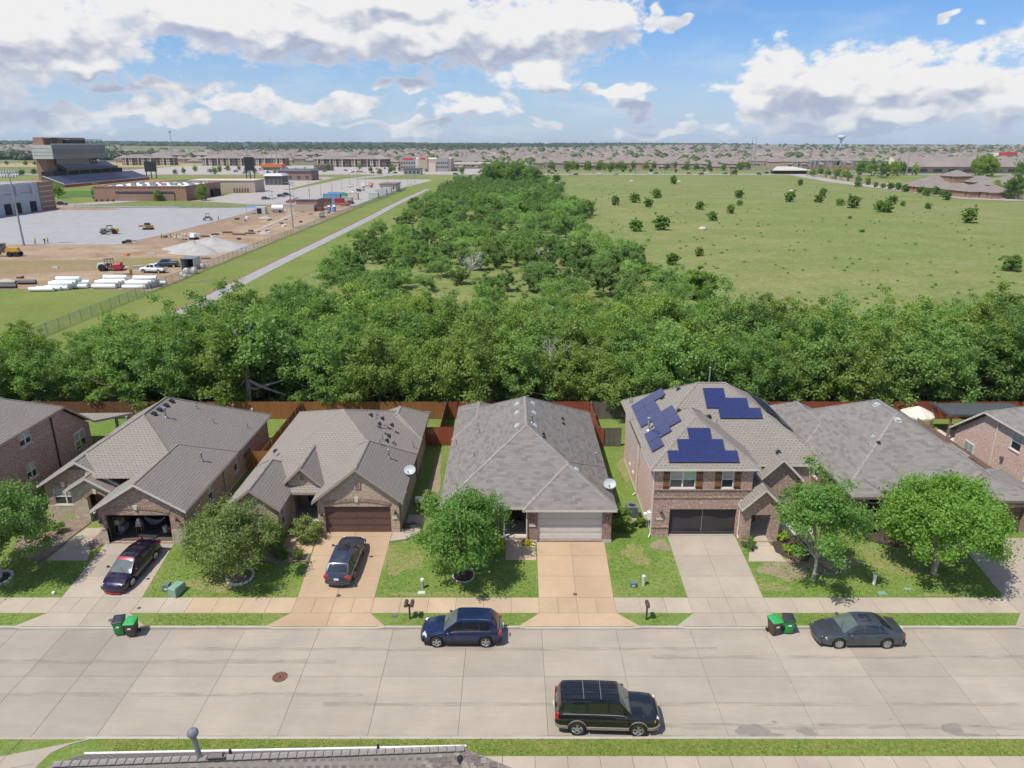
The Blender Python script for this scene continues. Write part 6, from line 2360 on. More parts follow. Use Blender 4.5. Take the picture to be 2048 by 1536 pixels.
 # lamps, mirrors, trims
 for sd in (1,-1):
  wa, wb_ = min(w_[0] for w_ in S['win']) - .03, max(w_[1] for w_ in S['win']) + .05
  m = MB()
  m.tube([P(wa + (wb_ - wa) * k / 8,.12, sd) + Vector((0, sd * .012,0)) for k in range(9)],.013,5)
  m.build('window_trim', [M[S.get('wtrim', 'plastic_black')]], t, 0)
  for (nm, mt, box) in S['lamps']:
   m = MB()
   xa, xb, ya, yb, za, zb = box
   m.obox(((xa + xb) / 2, sd * (ya + yb) / 2, za),(abs(xb - xa), abs(yb - ya), zb - za), sd * S.get('lampyaw', 0) if nm == 'headlight' else -sd * S.get('tailyaw', 0),0,.86)
   m.build(nm, [M[mt]], t, 0)
  mx, mz = S['mirror']
  m = MB()
  m.blob((mx, sd * (hw + .13), mz),(.10,.11,.085),3, n=10, rows=6, rough=0)
  m.tube([(mx + .02, sd * (hw - .06), mz - .06),(mx, sd * (hw + .08), mz - .02)],.028,6)
  m.build('mirror', [M[S.get('mirror_paint', S['paint'])]], t, uv=False, smooth=60)
  # door shut lines and handles
  for x in S['doors']:
   w, zb, zm, zs, zt = min(((abs(k - x), v) for k, v in side.items()), key=lambda q: q[0])[1]
   m = MB()
   for (z0, z1, y0, y1) in ((zlow + .1, zm, w * .985, w * .998),(zm, (zm + zs) / 2, w * .998, w * 1.003),((zm + zs) / 2, zs, w * 1.003, w * .978)):
    m.poly([(x - .007, sd * (y0 + .003), z0),(x + .007, sd * (y0 + .003), z0),(x + .007, sd * (y1 + .003), z1),(x - .007, sd * (y1 + .003), z1)][::(1 if sd < 0 else -1)])
   m.build('door_seam', [M['plastic_black']], t, 0)
  for x in S['handles']:
   w, zb, zm, zs, zt = min(((abs(k - x), v) for k, v in side.items()), key=lambda q: q[0])[1]
   MB().obox((x, sd * (w * .995 + .012), zs - .05),(.19,.03,.035)).build('door_handle', [M[S.get('handle', S['paint'])]], t, 0)
  if 'clad' in S:
   m = MB()
   r0, r1 = [],[]
   for x in xs:
    w, zb, zm, zs, zt = side[x]
    h_ = .19
    for a in ax:
     if abs(x - a) < arch + .02:
      h_ = .12
    zz_ = zb if zb > zlow + .02 else zlow + .02
    r0.append((x, sd * (w * .96 + .022), zz_))
    r1.append((x, sd * (w * .995 + .026), zz_ + h_))
   m.grid([r0, r1] if sd < 0 else [r1, r0])
   r2 = [(p[0], p[1] - sd * .03, p[2] + .004) for p in r1]
   m.grid([r1, r2] if sd < 0 else [r2, r1])
   m.build('lower_trim', [M[S['clad']]], t, uv=False, smooth=40)
  if 'rail' in S:
   xa, xb = S['rail']
   m = MB()
   pts = [T(xa, .86 * sd) + Vector((0,0,.0))] + [T(xa + (xb - xa) * k / 6,.86 * sd) + Vector((0,0,.055)) for k in range(7)] + [T(xb, .86 * sd)]
   m.tube(pts, .02,6)
   m.build('roof_rail', [M[S.get('railm', 'plastic_black')]], t, uv=False, smooth=50)
 for i, x in enumerate(S.get('bars', [])):
  m = MB()
  m.tube([T(x, -.84) + Vector((0,0,.05)), T(x, 0) + Vector((0,0,.045)), T(x, .84) + Vector((0,0,.05))],.022,6)
  m.build('roof_bar', [M['grey_metal']], t, 0)
 for k in S.get('ribs', []):
  xa, xb = S['rail']
  m = MB()
  m.tube([T(xa + .1 + (xb - xa - .2) * j / 6, k) + Vector((0,0,.008)) for j in range(7)],.016,5)
  m.build('roof_rib', [M['plastic_black']], t, 0)
 # grille, bumpers and plates
 xf, xb = L / 2,-L / 2
 zt = smoothtab(xf, top)
 m = MB()
 m.box(xf - .06, xf + .012,-hw * .48, hw * .48, zlow + .18, zt - .14)
 m.build('grille', [M['plastic_black']], t, 0)
 MB().box(xf - .05, xf + .02,-hw * .42, hw * .42,(zlow + zt) / 2 + .02,(zlow + zt) / 2 + .05).build('grille_bar', [M['chrome']], t, 0)
 for (nm, x, mt) in (('front_bumper', xf, S.get('bumper', S['paint'])),('rear_bumper', xb, S.get('bumper', S['paint']))):
  sg = 1 if x > 0 else -1
  m = MB()
  pts = []
  for k in range(9):
   a = -1 + 2 * k / 8
   pts.append((x + sg * (.03 - .16 * abs(a) ** 2.5), a * hw * .92, zlow + .2))
  rows = []
  for (dz, dx) in ((-.13,-.02),(-.12,.02),(.06,.035),(.13,.02),(.14,-.03)):
   rows.append([(p[0] + sg * dx, p[1], p[2] + dz) for p in pts])
  m.grid(rows if sg < 0 else rows[::-1])
  m.build(nm, [M[mt]], t, uv=False, smooth=50)
 if S.get('plate', True):
  MB().box(xb - .075, xb - .05,-.16,.16, S.get('pz', .8), S.get('pz', .8) + .15).build('licence_plate', [M['poly_white']], t, 0)
 for dz in S.get('wiper', [.05]):
  p0, p1 = T(x1 - .02,.5), T(x1 - .35,-.1)
  MB().tube([p0 + Vector((0,0,.03)), p1 + Vector((.02,0,.03))],.012,4).build('wiper', [M['plastic_black']], t, 0)
 return t
EQ = dict(L=4.77, W=1.84, axles=(1.43,-1.43), wr=.36, zlow=.24, paint='paint_blue', clad='plastic_black',
  top=[(-2.385,.80),(-2.25,1.02),(-1.6,1.06),(.2,1.03),(.85,1.02),(1.5,.98),(2.0,.90),(2.25,.80),(2.385,.66)],
  bot=[(-2.385,.42),(-2.1,.30),(-1,.25),(1,.25),(2.1,.26),(2.385,.36)],
  plan=[(-2.385,.84),(-2.2,.93),(-1.5,1),(1.3,1),(1.9,.95),(2.2,.86),(2.385,.70)],
  cab=(1.08,.22,-1.72,-2.24), roof=1.68, cw=.93, rw=.72, rp=.7, rg=(.10,.08),
  win=[(-.12,.80,.02,-.48),(-1.02,-.22,.05,.02),(-1.72,-1.12,.12,.06)], doors=(.88,-.17,-1.08), handles=(.05,-.85), handle='paint_blue',
  lamps=[('headlight', 'lamp_glass', (1.92,2.22,.50,.80,.68,.86)),('taillight', 'lamp_red', (-2.33,-2.12,.60,.84,.82,1.02))], lampyaw=-.5, tailyaw=-.25,
  wtrim='chrome', mirror=(.72,1.10), rail=(.1,-1.6), railm='chrome', spokes=5, pz=.85)
EX = dict(L=5.23, W=2.0, axles=(1.51,-1.51), wr=.40, zlow=.36, paint='paint_black', clad='clad_tan', bumper='clad_tan',
  top=[(-2.615,.98),(-2.5,1.20),(-1.6,1.24),(.4,1.22),(1.0,1.20),(1.7,1.17),(2.25,1.12),(2.5,1.02),(2.615,.86)],
  bot=[(-2.615,.52),(-2.3,.42),(-1,.38),(1,.38),(2.3,.40),(2.615,.48)],
  plan=[(-2.615,.92),(-2.45,.97),(-1.5,1),(1.6,1),(2.2,.97),(2.45,.90),(2.615,.76)],
  cab=(1.22,.52,-2.22,-2.56), roof=1.93, cw=.93, rw=.78, rp=.55, rg=(.08,.08),
  win=[(.06,.92,.02,-.34),(-.98,-.06,.04,.02),(-2.2,-1.12,.10,-.02)], doors=(1.02,.0,-1.04), handles=(.2,-.78), handle='paint_black',
  lamps=[('headlight', 'lamp_glass', (2.28,2.50,.58,.84,.84,1.04)),('indicator', 'lamp_amber', (2.16,2.36,.82,.93,.86,1.0)),('taillight', 'lamp_red', (-2.60,-2.42,.78,.98,.98,1.32))], lampyaw=-.35, tailyaw=-.1,
  wtrim='galv', mirror=(.86,1.32), rail=(.35,-2.05), railm='paint_black', bars=(-.35,-1.2), ribs=(-.55,-.25,.05,.35,.6), spokes=5, pz=1.0)
IM = dict(L=5.09, W=1.85, axles=(1.38,-1.42), wr=.34, zlow=.22, paint='paint_grey',
  top=[(-2.545,.72),(-2.4,.98),(-1.9,1.03),(-1.2,1.0),(.4,.95),(1.0,.94),(1.7,.86),(2.2,.74),(2.45,.64),(2.545,.52)],
  bot=[(-2.545,.38),(-2.2,.26),(-1,.22),(1,.22),(2.2,.22),(2.545,.30)],
  plan=[(-2.545,.80),(-2.3,.92),(-1.5,.99),(1.2,1),(1.9,.95),(2.3,.84),(2.545,.66)],
  cab=(1.18,.28,-1.08,-1.86), roof=1.49, cw=.90, rw=.68, rp=.75, rg=(.10,.06),
  win=[(-.02,.86,-.02,-.52),(-.92,-.12,.04,-.02),(-1.40,-1.0,.30,.06)], doors=(.9,-.07,-1.02), handles=(.1,-.82), handle='paint_grey', sunroof=(-.05,-.62),
  lamps=[('headlight', 'lamp_glass', (2.0,2.30,.48,.78,.55,.71)),('taillight', 'lamp_red', (-2.46,-2.26,.52,.80,.76,.95))], lampyaw=-.5, tailyaw=-.3,
  mirror=(.80,1.02), spokes=7, pz=.70)
CV = dict(L=4.60, W=1.78, axles=(1.36,-1.34), wr=.33, zlow=.18, paint='paint_purple', bumper='paint_purple',
  top=[(-2.3,.74),(-2.15,1.0),(-1.75,1.05),(-1.1,1.0),(.4,.95),(1.0,.92),(1.6,.84),(2.0,.74),(2.2,.64),(2.3,.50)],
  bot=[(-2.3,.36),(-2.0,.22),(-1,.18),(1,.18),(2.0,.19),(2.3,.26)],
  plan=[(-2.3,.80),(-2.1,.92),(-1.4,1),(1.2,1),(1.8,.95),(2.1,.84),(2.3,.62)],
  cab=(1.28,.30,-1.0,-1.82), roof=1.42, cw=.90, rw=.68, rp=.8, rg=(.12,.06),
  win=[(-.02,.92,-.02,-.55),(-.9,-.12,.04,-.02),(-1.36,-.98,.28,.06)], doors=(.95,-.07,-.98), handles=(.1,-.8), handle='paint_purple', sunroof=(.15,-.4),
  lamps=[('headlight', 'lamp_glass', (1.86,2.12,.46,.74,.56,.69)),('taillight', 'lamp_red', (-2.26,-2.08,.58,.86,.84,1.0))], lampyaw=-.55, tailyaw=-.3,
  mirror=(.86,1.02), spokes=10, pz=.75)
HB = dict(L=4.65, W=1.82, axles=(1.36,-1.32), wr=.35, zlow=.24, paint='paint_slate',
  top=[(-2.325,.78),(-2.2,1.0),(-1.5,1.05),(.3,1.0),(.95,.97),(1.6,.92),(2.05,.82),(2.25,.72),(2.325,.58)],
  bot=[(-2.325,.42),(-2.0,.28),(-1,.24),(1,.24),(2.0,.24),(2.325,.32)],
  plan=[(-2.325,.82),(-2.15,.93),(-1.4,1),(1.2,1),(1.85,.95),(2.15,.84),(2.325,.66)],
  cab=(1.12,.28,-1.55,-2.18), roof=1.55, cw=.92, rw=.72, rp=.72, rg=(.12,.08),
  win=[(-.08,.84,.0,-.48),(-.98,-.18,.05,.0),(-1.62,-1.08,.22,.06)], doors=(.88,-.13,-1.04), handles=(.08,-.82), handle='paint_slate', sunroof=(.18,-.32),
  lamps=[('headlight', 'lamp_glass', (1.9,2.15,.46,.76,.64,.79)),('taillight', 'lamp_red', (-2.32,-2.12,.52,.88,.84,1.0))], lampyaw=-.5, tailyaw=-.25,
  mirror=(.76,1.08), spokes=5, pz=.72)
def park(o, x, y, z, rz, tilt=.0):
 o.rotation_euler = (0,0, rz)
 o.location = (x, y, z)
 if tilt:
  o.rotation_euler = (Matrix.Rotation(rz, 4, 'Z') @ Matrix.Rotation(tilt, 4, 'Y')).to_euler()
 return o
park(car('crossover_car', 'dark blue crossover with roof rails parked at the far kerb', EQ),-2.97,36.35,.0, R(180))
park(car('suv_car', 'black full size suv with tan lower trim parked at the near kerb', EX),4.78,29.72,.0, R(-2))
park(car('sedan_car', 'dark grey sedan with sunroof parked at the far kerb on the right', IM),20.45,36.25,.0, R(180))
cvo = car('tuned_sedan', 'dark purple sedan with red windscreen band on the left drive', CV)
# red windscreen strip, red lip and rear wing
x1, x2, _, _ = CV['cab']
m = MB()
rows = []
for x in (x2 - .06, x2 + .05, x2 + .16):
 rows.append([(x, y, 1.452 - (.10 * (x - x2) / .16 if x > x2 else -.005) - .05 * (abs(y) / .6) ** 2.4 + (0 if x <= x2 else .006)) for y in np.linspace(-.56,.56,9)])
m.grid(rows)
m.build('windscreen_band', [M['paint_red']], cvo, uv=False, smooth=60)
m = MB()
m.tube([(2.05,-.72,.17),(2.3,-.5,.15),(2.37,0,.15),(2.3,.5,.15),(2.05,.72,.17)],.045,6)
m.build('front_lip', [M['paint_red']], cvo, uv=False, smooth=50)
m = MB()
m.box(-2.32,-2.05,-.68,.68,1.26,1.30)
for sd in (-1,1):
 m.box(-2.2,-2.1, sd * .45 - .02, sd * .45 + .02,1.0,1.27)
 m.box(-2.34,-2.03, sd * .69 - .01, sd * .69 + .01,1.2,1.36)
m.build('rear_wing', [M['plastic_black']], cvo, uv=False)
zc = zl(42.4) + .03
park(cvo, -25.6,42.6, zc, R(-97), math.atan(.124))
zc = zl(43.0) + .03
park(car('hatchback_car', 'slate blue hatchback seen from behind on the tan drive', HB),-11.3,43.2, zc, R(87),-math.atan(.124))
# ================================================================ WOODS AND FIELD
def tree_proto(kind, seed):
 """returns (trunk mesh, crown mesh) of unit-ish tree"""
 if kind == 'belt':
  C_, Rd = crown_points(120,3.4,3.4,4.1, seed, (0,0,4.6), 'round', .42,-.95)
  V, F = leaf_arrays(C_, Rd * .85,125,.215, seed, (0,0,4.6),.6)
  mat, bark, th, tr = ('leaf_belt' if seed % 2 else 'leaf_belt_warm'), 'bark', 3.2,.2
 elif kind == 'wood':
  C_, Rd = crown_points(80,2.6,2.6,2.2, seed, (0,0,2.7), 'round', .5,-.95)
  V, F = leaf_arrays(C_, Rd * .85,105,.22, seed, (0,0,2.2),.55)
  mat, bark, th, tr = 'leaf_wood', 'bark', 1.6,.14
 elif kind == 'mesquite':
  C_, Rd = crown_points(64,3.0,3.0,1.8, seed, (0,0,2.6), 'vase', .6,-.8)
  V, F = leaf_arrays(C_, Rd * 1.15,100,.21, seed, (0,0,2.0),.4)
  mat, bark, th, tr = 'leaf_mesquite', 'bark_pale', 1.4,.12
 elif kind == 'cedar':
  C_, Rd = crown_points(44,1.7,1.7,2.0, seed, (0,0,1.9), 'cone', .3,-.95)
  V, F = leaf_arrays(C_, Rd, 80,.24, seed, (0,0,1.6),.6)
  mat, bark, th, tr = 'leaf_cedar', 'bark', 1.2,.1
 else:  # field shrub
  C_, Rd = crown_points(80,1.55,1.55,1.85, seed, (0,0,1.65), 'cone' if seed % 2 else 'round', .3,-1)
  V, F = leaf_arrays(C_, Rd * .8,80,.20, seed, (0,0,1.2),.6)
  mat, bark, th, tr = 'leaf_bush', 'bark', 1.2,.1
 return trunk_mesh(th, tr, 12, seed, bark, C_), quad_mesh('crown', V, F, M[mat])
PROTO = {}
for kind, n in (('belt', 6),('wood', 6),('mesquite', 4),('cedar', 2),('shrub', 4)):
 PROTO[kind] = [tree_proto(kind, 100 + 7 * i + len(kind) * 31) for i in range(n)]
def plant(kind, name, label, cat, x, y, s, i, group=None, sz=1.0, z=None):
 tm, cm = PROTO[kind][i % len(PROTO[kind])]
 t = thing(name, label, cat, (x, y, (tz(x, y) if z is None else z) - .03),(i * 2.399) % 6.283, group)
 t.scale = (s, s, s * sz)
 link_mesh('trunk', tm, t)
 link_mesh('crown', cm, t)
 return t
rq = random.Random(21)
def scatter(n, inside, x0, x1, y0, y1, dmin, seed):
 q = random.Random(seed)
 pts = []
 cell = {}
 tries = 0
 while len(pts) < n and tries < n * 40:
  tries += 1
  x, y = q.uniform(x0, x1), q.uniform(y0, y1)
  if not inside(x, y):
   continue
  d = dmin(y) if callable(dmin) else dmin
  k = (int(x // 6), int(y // 6))
  ok = True
  R_ = int(d // 6) + 1
  for a in range(k[0] - R_, k[0] + R_ + 1):
   for b in range(k[1] - R_, k[1] + R_ + 1):
    for (u, v) in cell.get((a, b),()):
     if (u - x) ** 2 + (v - y) ** 2 < d * d:
      ok = False
  if ok:
   pts.append((x, y))
   cell.setdefault(k, []).append((x, y))
 return pts
# belt of tall trees right behind the back fences
def belt_depth(x):
 if x < -64:
  return 84
 if x < -40:
  return 86 + (x + 64) * .25
 if x < 25:
  return 104
 if x < 40:
  return 104 - (x - 25) * 1.1
 return 88 + 5 * math.sin(x * .12 + 1) + max(0,(x - 52)) * .18
i = 0
for (x, y) in scatter(240, lambda x, y: y < belt_depth(x) - 2 and not (-29.5 < x < -23.5 and y < 73.6),-78,82,71.7,106,3.6,3):
 s = rq.uniform(.78,1.12)
 if y > 92:
  s *= .82
 if -62 < x < -42:
  s *= .8
 plant('belt', 'belt_tree', 'leafy tree in the dense belt right behind the back fences', 'tree', x, y, s, i + int(x) % 3, 'belt of trees behind the fences', sz=rq.uniform(.9,1.06))
 i += 1
# the scrubby wood running away between trail and field
def wood(x, y):
 left = -43 + 3 * math.sin(y * .05) + (4 if y < 130 else 0) * (130 - y) / 30
 right = 26 + 5 * math.sin(y * .043 + .6)
 if y < 145:
  right = 30 - (145 - y) * .05
 if y > 240:
  right += 2
 if not (left < x < right):
  return False
 g = math.sin(x * .21 + 1.2) * math.sin(y * .085 + .4) + .5 * math.sin(x * .11 + y * .06)
 if g > .78 and y > 108:
  return False
 # clearings seen in the middle of the wood
 for (cx, cy, rx, ry) in ((-11,128,6,17),(-5,112,5,9),(2,124,4,10),(-3,150,6,12),(-27,160,5,16),(-33,250,6,18),(-20,190,4,12),(-31,125,4,10),(8,175,5,10),(10,215,5,14),(-18,230,4,12),(-10,270,5,16),(14,140,3,9)):
  if ((x - cx) / rx) ** 2 + ((y - cy) / ry) ** 2 < 1:
   return False
 return True
pts = scatter(500, wood, -46,38,104,585, lambda y: 4.5 if y < 200 else 5.0,9)
pts.sort(key=lambda p: p[1])
rest = []
for k, (x, y) in enumerate(pts):
 u = rq.random()
 kind = 'wood' if u < .50 else ('mesquite' if u < .93 else 'cedar')
 if y < 150 and x > -25:
  kind = 'mesquite' if u < .45 else 'wood'
 if x < -39:
  kind = 'cedar' if u < .45 else 'mesquite'
 s = rq.uniform(.75,1.15)
 if k < 290:
  nm, lb, gp = {'wood': ('scrub_tree', 'bushy dark green tree in the wood beside the trail', 'bushy trees of the wood'),
     'mesquite': ('mesquite_tree', 'feathery pale green tree in the wood beside the trail', 'feathery trees of the wood'),
     'cedar': ('cedar_tree', 'dark upright cedar in the wood beside the trail', 'cedars of the wood')}[kind]
  plant(kind, nm, lb, 'tree', x, y, s, k, gp, sz=rq.uniform(.85,1.2))
 else:
  rest.append((x, y, s))
def mass(name, label, pts, mat, leaf, per, kind='stuff', cat='trees', rx=2.6, rz=2.2, zc=2.4):
 Vs, Fs, off = [],[],0
 for k, (x, y, s) in enumerate(pts):
  g = np.random.default_rng(900 + k)
  n = 9
  c = np.stack([g.normal(size=n) * rx * .42 * s, g.normal(size=n) * rx * .42 * s, (zc + g.normal(size=n) * rz * .35) * s],1) + np.array([x, y, tz(x, y)])
  V, F = leaf_arrays(c, np.full(n, rx * .5 * s), per, leaf, 900 + k, (x, y, tz(x, y) + zc * .8),.6)
  Vs.append(V)
  Fs.append(F + off)
  off += len(V)
 o = link_mesh(name, quad_mesh(name, np.concatenate(Vs), np.concatenate(Fs), M[mat]))
 return setp(o, label, cat, kind=kind)
mass('far_wood', 'far end of the scrubby wood', rest, 'leaf_wood', .6,26)
# paler clump of tall trees at the head of the wood
for k in range(16):
 x, y = -24 + 42 * rq.random(),545 + 45 * rq.random()
 plant('belt', 'pale_tree', 'tall pale yellow green tree at the far head of the wood', 'tree', x, y, rq.uniform(1.25,1.75),2 * k + 1, 'pale trees at the head of the wood')
for k, (px, py, s) in enumerate(((1240,548,.8),(1255,505,.5),(1398,598,1.9),(1300,560,1.1))):
 p = at(px, py)
 plant('shrub', 'edge_shrub', ('shrub at the wood edge nearest its right corner', 'thin sapling at the wood edge beside the field', 'big spreading shrub where the belt meets the field', 'bushy shrub on the corner of the wood and the field')[k], 'shrub', p.x, p.y, s, k)
# dead grey branches in the belt and the old tree with bleached limbs
def dead(label, x, y, z, s, seed, n=26, trunk=True):
 q = random.Random(seed)
 m = MB()
 def grow(p, d, r, l, lev):
  pts = [p]
  rs = [r]
  for k in range(4):
   d = (d + Vector((q.uniform(-.35,.35), q.uniform(-.35,.35), q.uniform(-.12,.3)))).normalized()
   p = p + d * l / 4
   pts.append(p)
   rs.append(r * (1 - .17 * (k + 1)))
  m.tube(pts, rs, 5)
  if lev > 0:
   for k in range(3 if lev > 1 else 4):
    b = pts[q.choice((2,3,4))]
    dd = (d + Vector((q.uniform(-1,1), q.uniform(-1,1), q.uniform(-.3,.7)))).normalized()
    grow(b, dd, r * .5, l * .62, lev - 1)
 for k in range(4):
  a = q.uniform(0,6.28)
  grow(Vector((x, y, z)), Vector((.6 * math.cos(a),.6 * math.sin(a),1)).normalized(),.09 * s, 2.0 * s, 3)
 return setp(m.build('dead_tree', [M['bark_white']], None, 0), label, 'tree')
p = aty(1115,735,76.0)
dead('grey bare dead branches sticking out of the belt above the middle house', p.x, 75.5, p.z - .6,1.15,4)
p = aty(935,545,150)
dead('grey leafless thicket in the middle of the wood', p.x, 152,1.0,1.9,6)
p = aty(1085,520,165)
dead('thin bare branches near the right side of the wood', p.x, 167,1.0,1.4,8)
t = thing('old_tree', 'old gnarled tree with bleached bare limbs behind the orange fence', 'tree', (-26.6,72.3,1))
m = MB()
for pts, rs in (([(497,802),(497,770),(493,735),(486,700),(470,660)],[.55,.5,.42,.3,.16]),([(496,760),(520,772),(548,782),(572,790)],[.3,.26,.2,.12]),([(497,775),(512,778),(540,768),(575,758)],[.28,.24,.18,.1]),
    ([(492,740),(474,745),(460,765),(455,785),(466,800)],[.22,.2,.18,.16,.12]),([(494,752),(482,770),(476,775)],[.14,.1,.06]),([(490,720),(503,690),(498,660),(505,640)],[.26,.2,.15,.08]),([(487,705),(478,690),(492,668)],[.16,.12,.06])):
 q_ = [aty(px, py, 72.3 + .4 * math.sin(px)) for px, py in pts]
 m.tube(q_, [r * .62 for r in rs],9)
m.build('trunk', [M['bark_pale']], t, uv=False, smooth=60)
C_, Rd = crown_points(90,4.6,3.0,3.6,77,(0,.8,6.6), 'round', .4,-.5)
V, F = leaf_arrays(C_, Rd * 1.05,100,.34,77,(0,1.5,6))
link_mesh('crown', quad_mesh('crown', V, F, M['leaf_belt']), t)
# lone shrubs over the field, each with its foot at a surveyed place
FS = [(1345,530,.98, 'large upright shrub in the near field'),(1398,512,.68, 'low shrub right of the large upright one in the near field'),(1271,462,1.35, 'full shrub nearest the wood in the mid field'),(1322,460,1.55, 'tall shrub just right of the full one in the mid field'),
 (1424,441,1.15, 'shrub with its foot just behind the pale boulder'),(1461,427,1.05, 'wide low shrub left of a smaller one mid field'),(1479,411,.9, 'low shrub behind the wide low one mid field'),(1478,396,1.35, 'round dark shrub right in the far mid field'),
 (1400,419,1.2, 'paired low shrub left of mid field'),(1230,410,1.25, 'narrow shrub nearest the wood in the far field'),(1269,405,1.6, 'broad shrub in the far field left group'),(1296,414,1.2, 'small shrub in front of the far left group'),(1312,396,1.6, 'bushy shrub behind the far left group'),
 (1347,368,1.7, 'upright shrub far back in the field'),(1113,364,1.9, 'shrub at the far corner of wood and highway'),(1580,404,1.6, 'rounded shrub left of centre on the right field'),(1638,405,1.35, 'front one of two touching shrubs on the right field'),(1645,393,1.3, 'rear one of two touching shrubs on the right field'),
 (1680,411,1.1, 'small shrub with a sprig at its foot'),(1704,416,1.75, 'dense dark shrub in the middle of the right field'),(1759,424,1.6, 'dark left half of a shrub pair on the right field'),(1775,425,1.35, 'pale right half of a shrub pair on the right field'),(1783,408,1.35, 'dark shrub behind the dark and pale pair'),
 (1939,446,1.75, 'dense square shrub far right in the field'),(2022,542,1.25, 'narrow shrub nearest the right edge of the photo'),(1600,371,1.2, 'tiny shrub close to the side road'),(1715,374,1.3, 'thin shrub at the bend side of the road'),(1892,400,1.4, 'shrub at the near end of the side road'),(1855,418,.9, 'small low shrub right of the dark pair'),(1805,412,.7, 'tiny reddish shrub on the right field'),(1468,350,1.7, 'cone shaped shrub beside the highway'),(1700,437,.5, 'weed tuft below the shrub pairs'),(1724,464,.55, 'dark weed tuft in the right field')]
for k, (px, py, s, lb) in enumerate(FS):
 p = at(px, py)
 plant('shrub', 'field_shrub', lb, 'shrub', p.x, p.y, s, k, 'lone shrubs in the field', sz=1.0 if s > .6 else .6)
p = at(1405,460)
m = MB().blob((p.x, p.y, 1.35),(1.35,.9,.75),4, n=12, rows=7, rough=.12)
setp(m.build('boulder', [M['rock']], None, uv=False, smooth=50), 'pale boulder lying alone in the near field', 'boulder')
for k, (px, py) in enumerate(((1262,363),(1358,364),(1582,383))):
 p = at(px, py)
 m = MB().blob((p.x, p.y, 1.3),(1.5,1.1,.8),5 + k, n=10, rows=6, rough=.15)
 setp(m.build('boulder', [M['rock']], None, uv=False, smooth=50),('far pale boulder left in the field', 'far pale boulder beside the upright shrub', 'pale boulder behind the rounded shrub')[k], 'boulder')
# short grass blades over the front and back lawns: nobody could count them
g = np.random.default_rng(5)
rects = []
for (a, b, a2, b2, yg, fa, fb, mat) in DRIVES.values():
 rects.append((min(a, a2) - .1, max(b, b2) + .1,38.4, yg + .2))
 rects.append((fa - .2, fb + .2,37.2,38.6))
rects += [(-70,70,38.4,40.15),(-35.7,-22.7,45.4,64.3),(-36.0,-29.2,43.6,49),(-20.4,-7.7,45.2,65.2),(-18.9,-14,43.4,49),(-8.8,-6.5,45.5,49.6),(-5.3,7.5,45.3,66.4),(-.6,1.8,43.6,47),(9.6,22.7,45.3,60.5),(16.2,21.2,43.5,48),(24.6,38.7,46.6,66.6),(25.4,31.5,45,49),(39.9,54,44,62),(-53,-38.5,44,64.6),(37.5,60,60,68),(-35,-33.4,41.2,42.7),(-19.1,-17.3,41.1,43),(-4,-2.5,41.4,43),(8.5,9.8,48.7,49.9)]
N = 120000
X_ = -48 + 96 * g.random(N)
Y_ = np.where(g.random(N) < .72,37.4 + 9 * g.random(N),46 + 24 * g.random(N))
near = g.random(N) < .16
Y_ = np.where(near, 27.45 + .95 * g.random(N), Y_)
ok = np.ones(N, bool)
for (x0, x1, y0, y1) in rects:
 ok &= ~((X_ > x0) & (X_ < x1) & (Y_ > y0) & (Y_ < y1))
ok &= ~((Y_ < 29) & (X_ < -19.3))
X_, Y_ = X_[ok], Y_[ok]
n = len(X_)
Z_ = np.array([zl(y) for y in Y_]) + np.where(Y_ < 29,.012,0)
sz = .035 + .05 * g.random(n)
an = g.random(n) * PI
ca, sa = np.cos(an), np.sin(an)
lx, ly = g.normal(size=n) * .04, g.normal(size=n) * .04
V = np.empty((n, 4,3))
V[:, 0] = np.stack([X_ - ca * sz, Y_ - sa * sz, Z_ - .01],1)
V[:, 1] = np.stack([X_ + ca * sz, Y_ + sa * sz, Z_ - .01],1)
V[:, 2] = np.stack([X_ + ca * sz * .6 + lx, Y_ + sa * sz * .6 + ly, Z_ + sz * .5],1)
V[:, 3] = np.stack([X_ - ca * sz * .7 + lx, Y_ - sa * sz * .7 + ly, Z_ + sz * .45],1)
foliage('blade', (.24,.36,.07),(.36,.46,.12),(.42,.42,.17),.5)
setp(link_mesh('grass', quad_mesh('grass', V.reshape(-1,3), np.arange(n * 4).reshape(-1,4), M['blade'])), 'short grass blades over the lawns', 'grass', kind='stuff')
# small dark weeds dotted over the field
q = random.Random(19)
wp = []
while len(wp) < 260:
 y = 110 + 420 * q.random() ** 1.6
 x = q.uniform(34,36 + .5 * y)
 if x < 228:
  wp.append((x, y, q.uniform(.08,.24) * (1 + y / 500)))
mass('weeds', 'small dark weeds dotted over the open field', wp, 'leaf_mesquite', .28,5, cat='weeds', rx=1.6, rz=.8, zc=.7)
# ================================================================ CONSTRUCTION SITE AND SCHOOL GROUNDS
def chain_fence(label, pts, z0=1.02, h=1.8, step=3.0):
 t = thing('chain_link_fence', label, 'fence', (pts[0][0], pts[0][1], z0))
 me = MB().cyl((0,0,-.1),(0,0, h + .05),.04,.04,6).mesh('post', [M['utility_dark']], uv=False)
 mb, rail = MB(), MB()
 for (xa, ya),(xb, yb) in zip(pts, pts[1:]):
  a, b = Vector((xa, ya, z0)), Vector((xb, yb, z0))
  n = max(1, round((b - a).length / step))
  for k in range(n):
   p = a.lerp(b, k / n)
   link_mesh('post', me, t, p - wloc(t))
  mb.poly([a, b, b + Vector((0,0, h)), a + Vector((0,0, h))])
  rail.tube([a + Vector((0,0, h)), b + Vector((0,0, h))],.03,5)
 mb.build('mesh_panel', [M['chain_mesh']], t)
 rail.build('rail', [M['galv']], t, 0)
 return t
chain_fence('long chain link fence between the site and the mown strip', [(-69.3,96),(-69.2,150),(-68.8,250),(-68.0,330),(-67,400),(-66,470)])
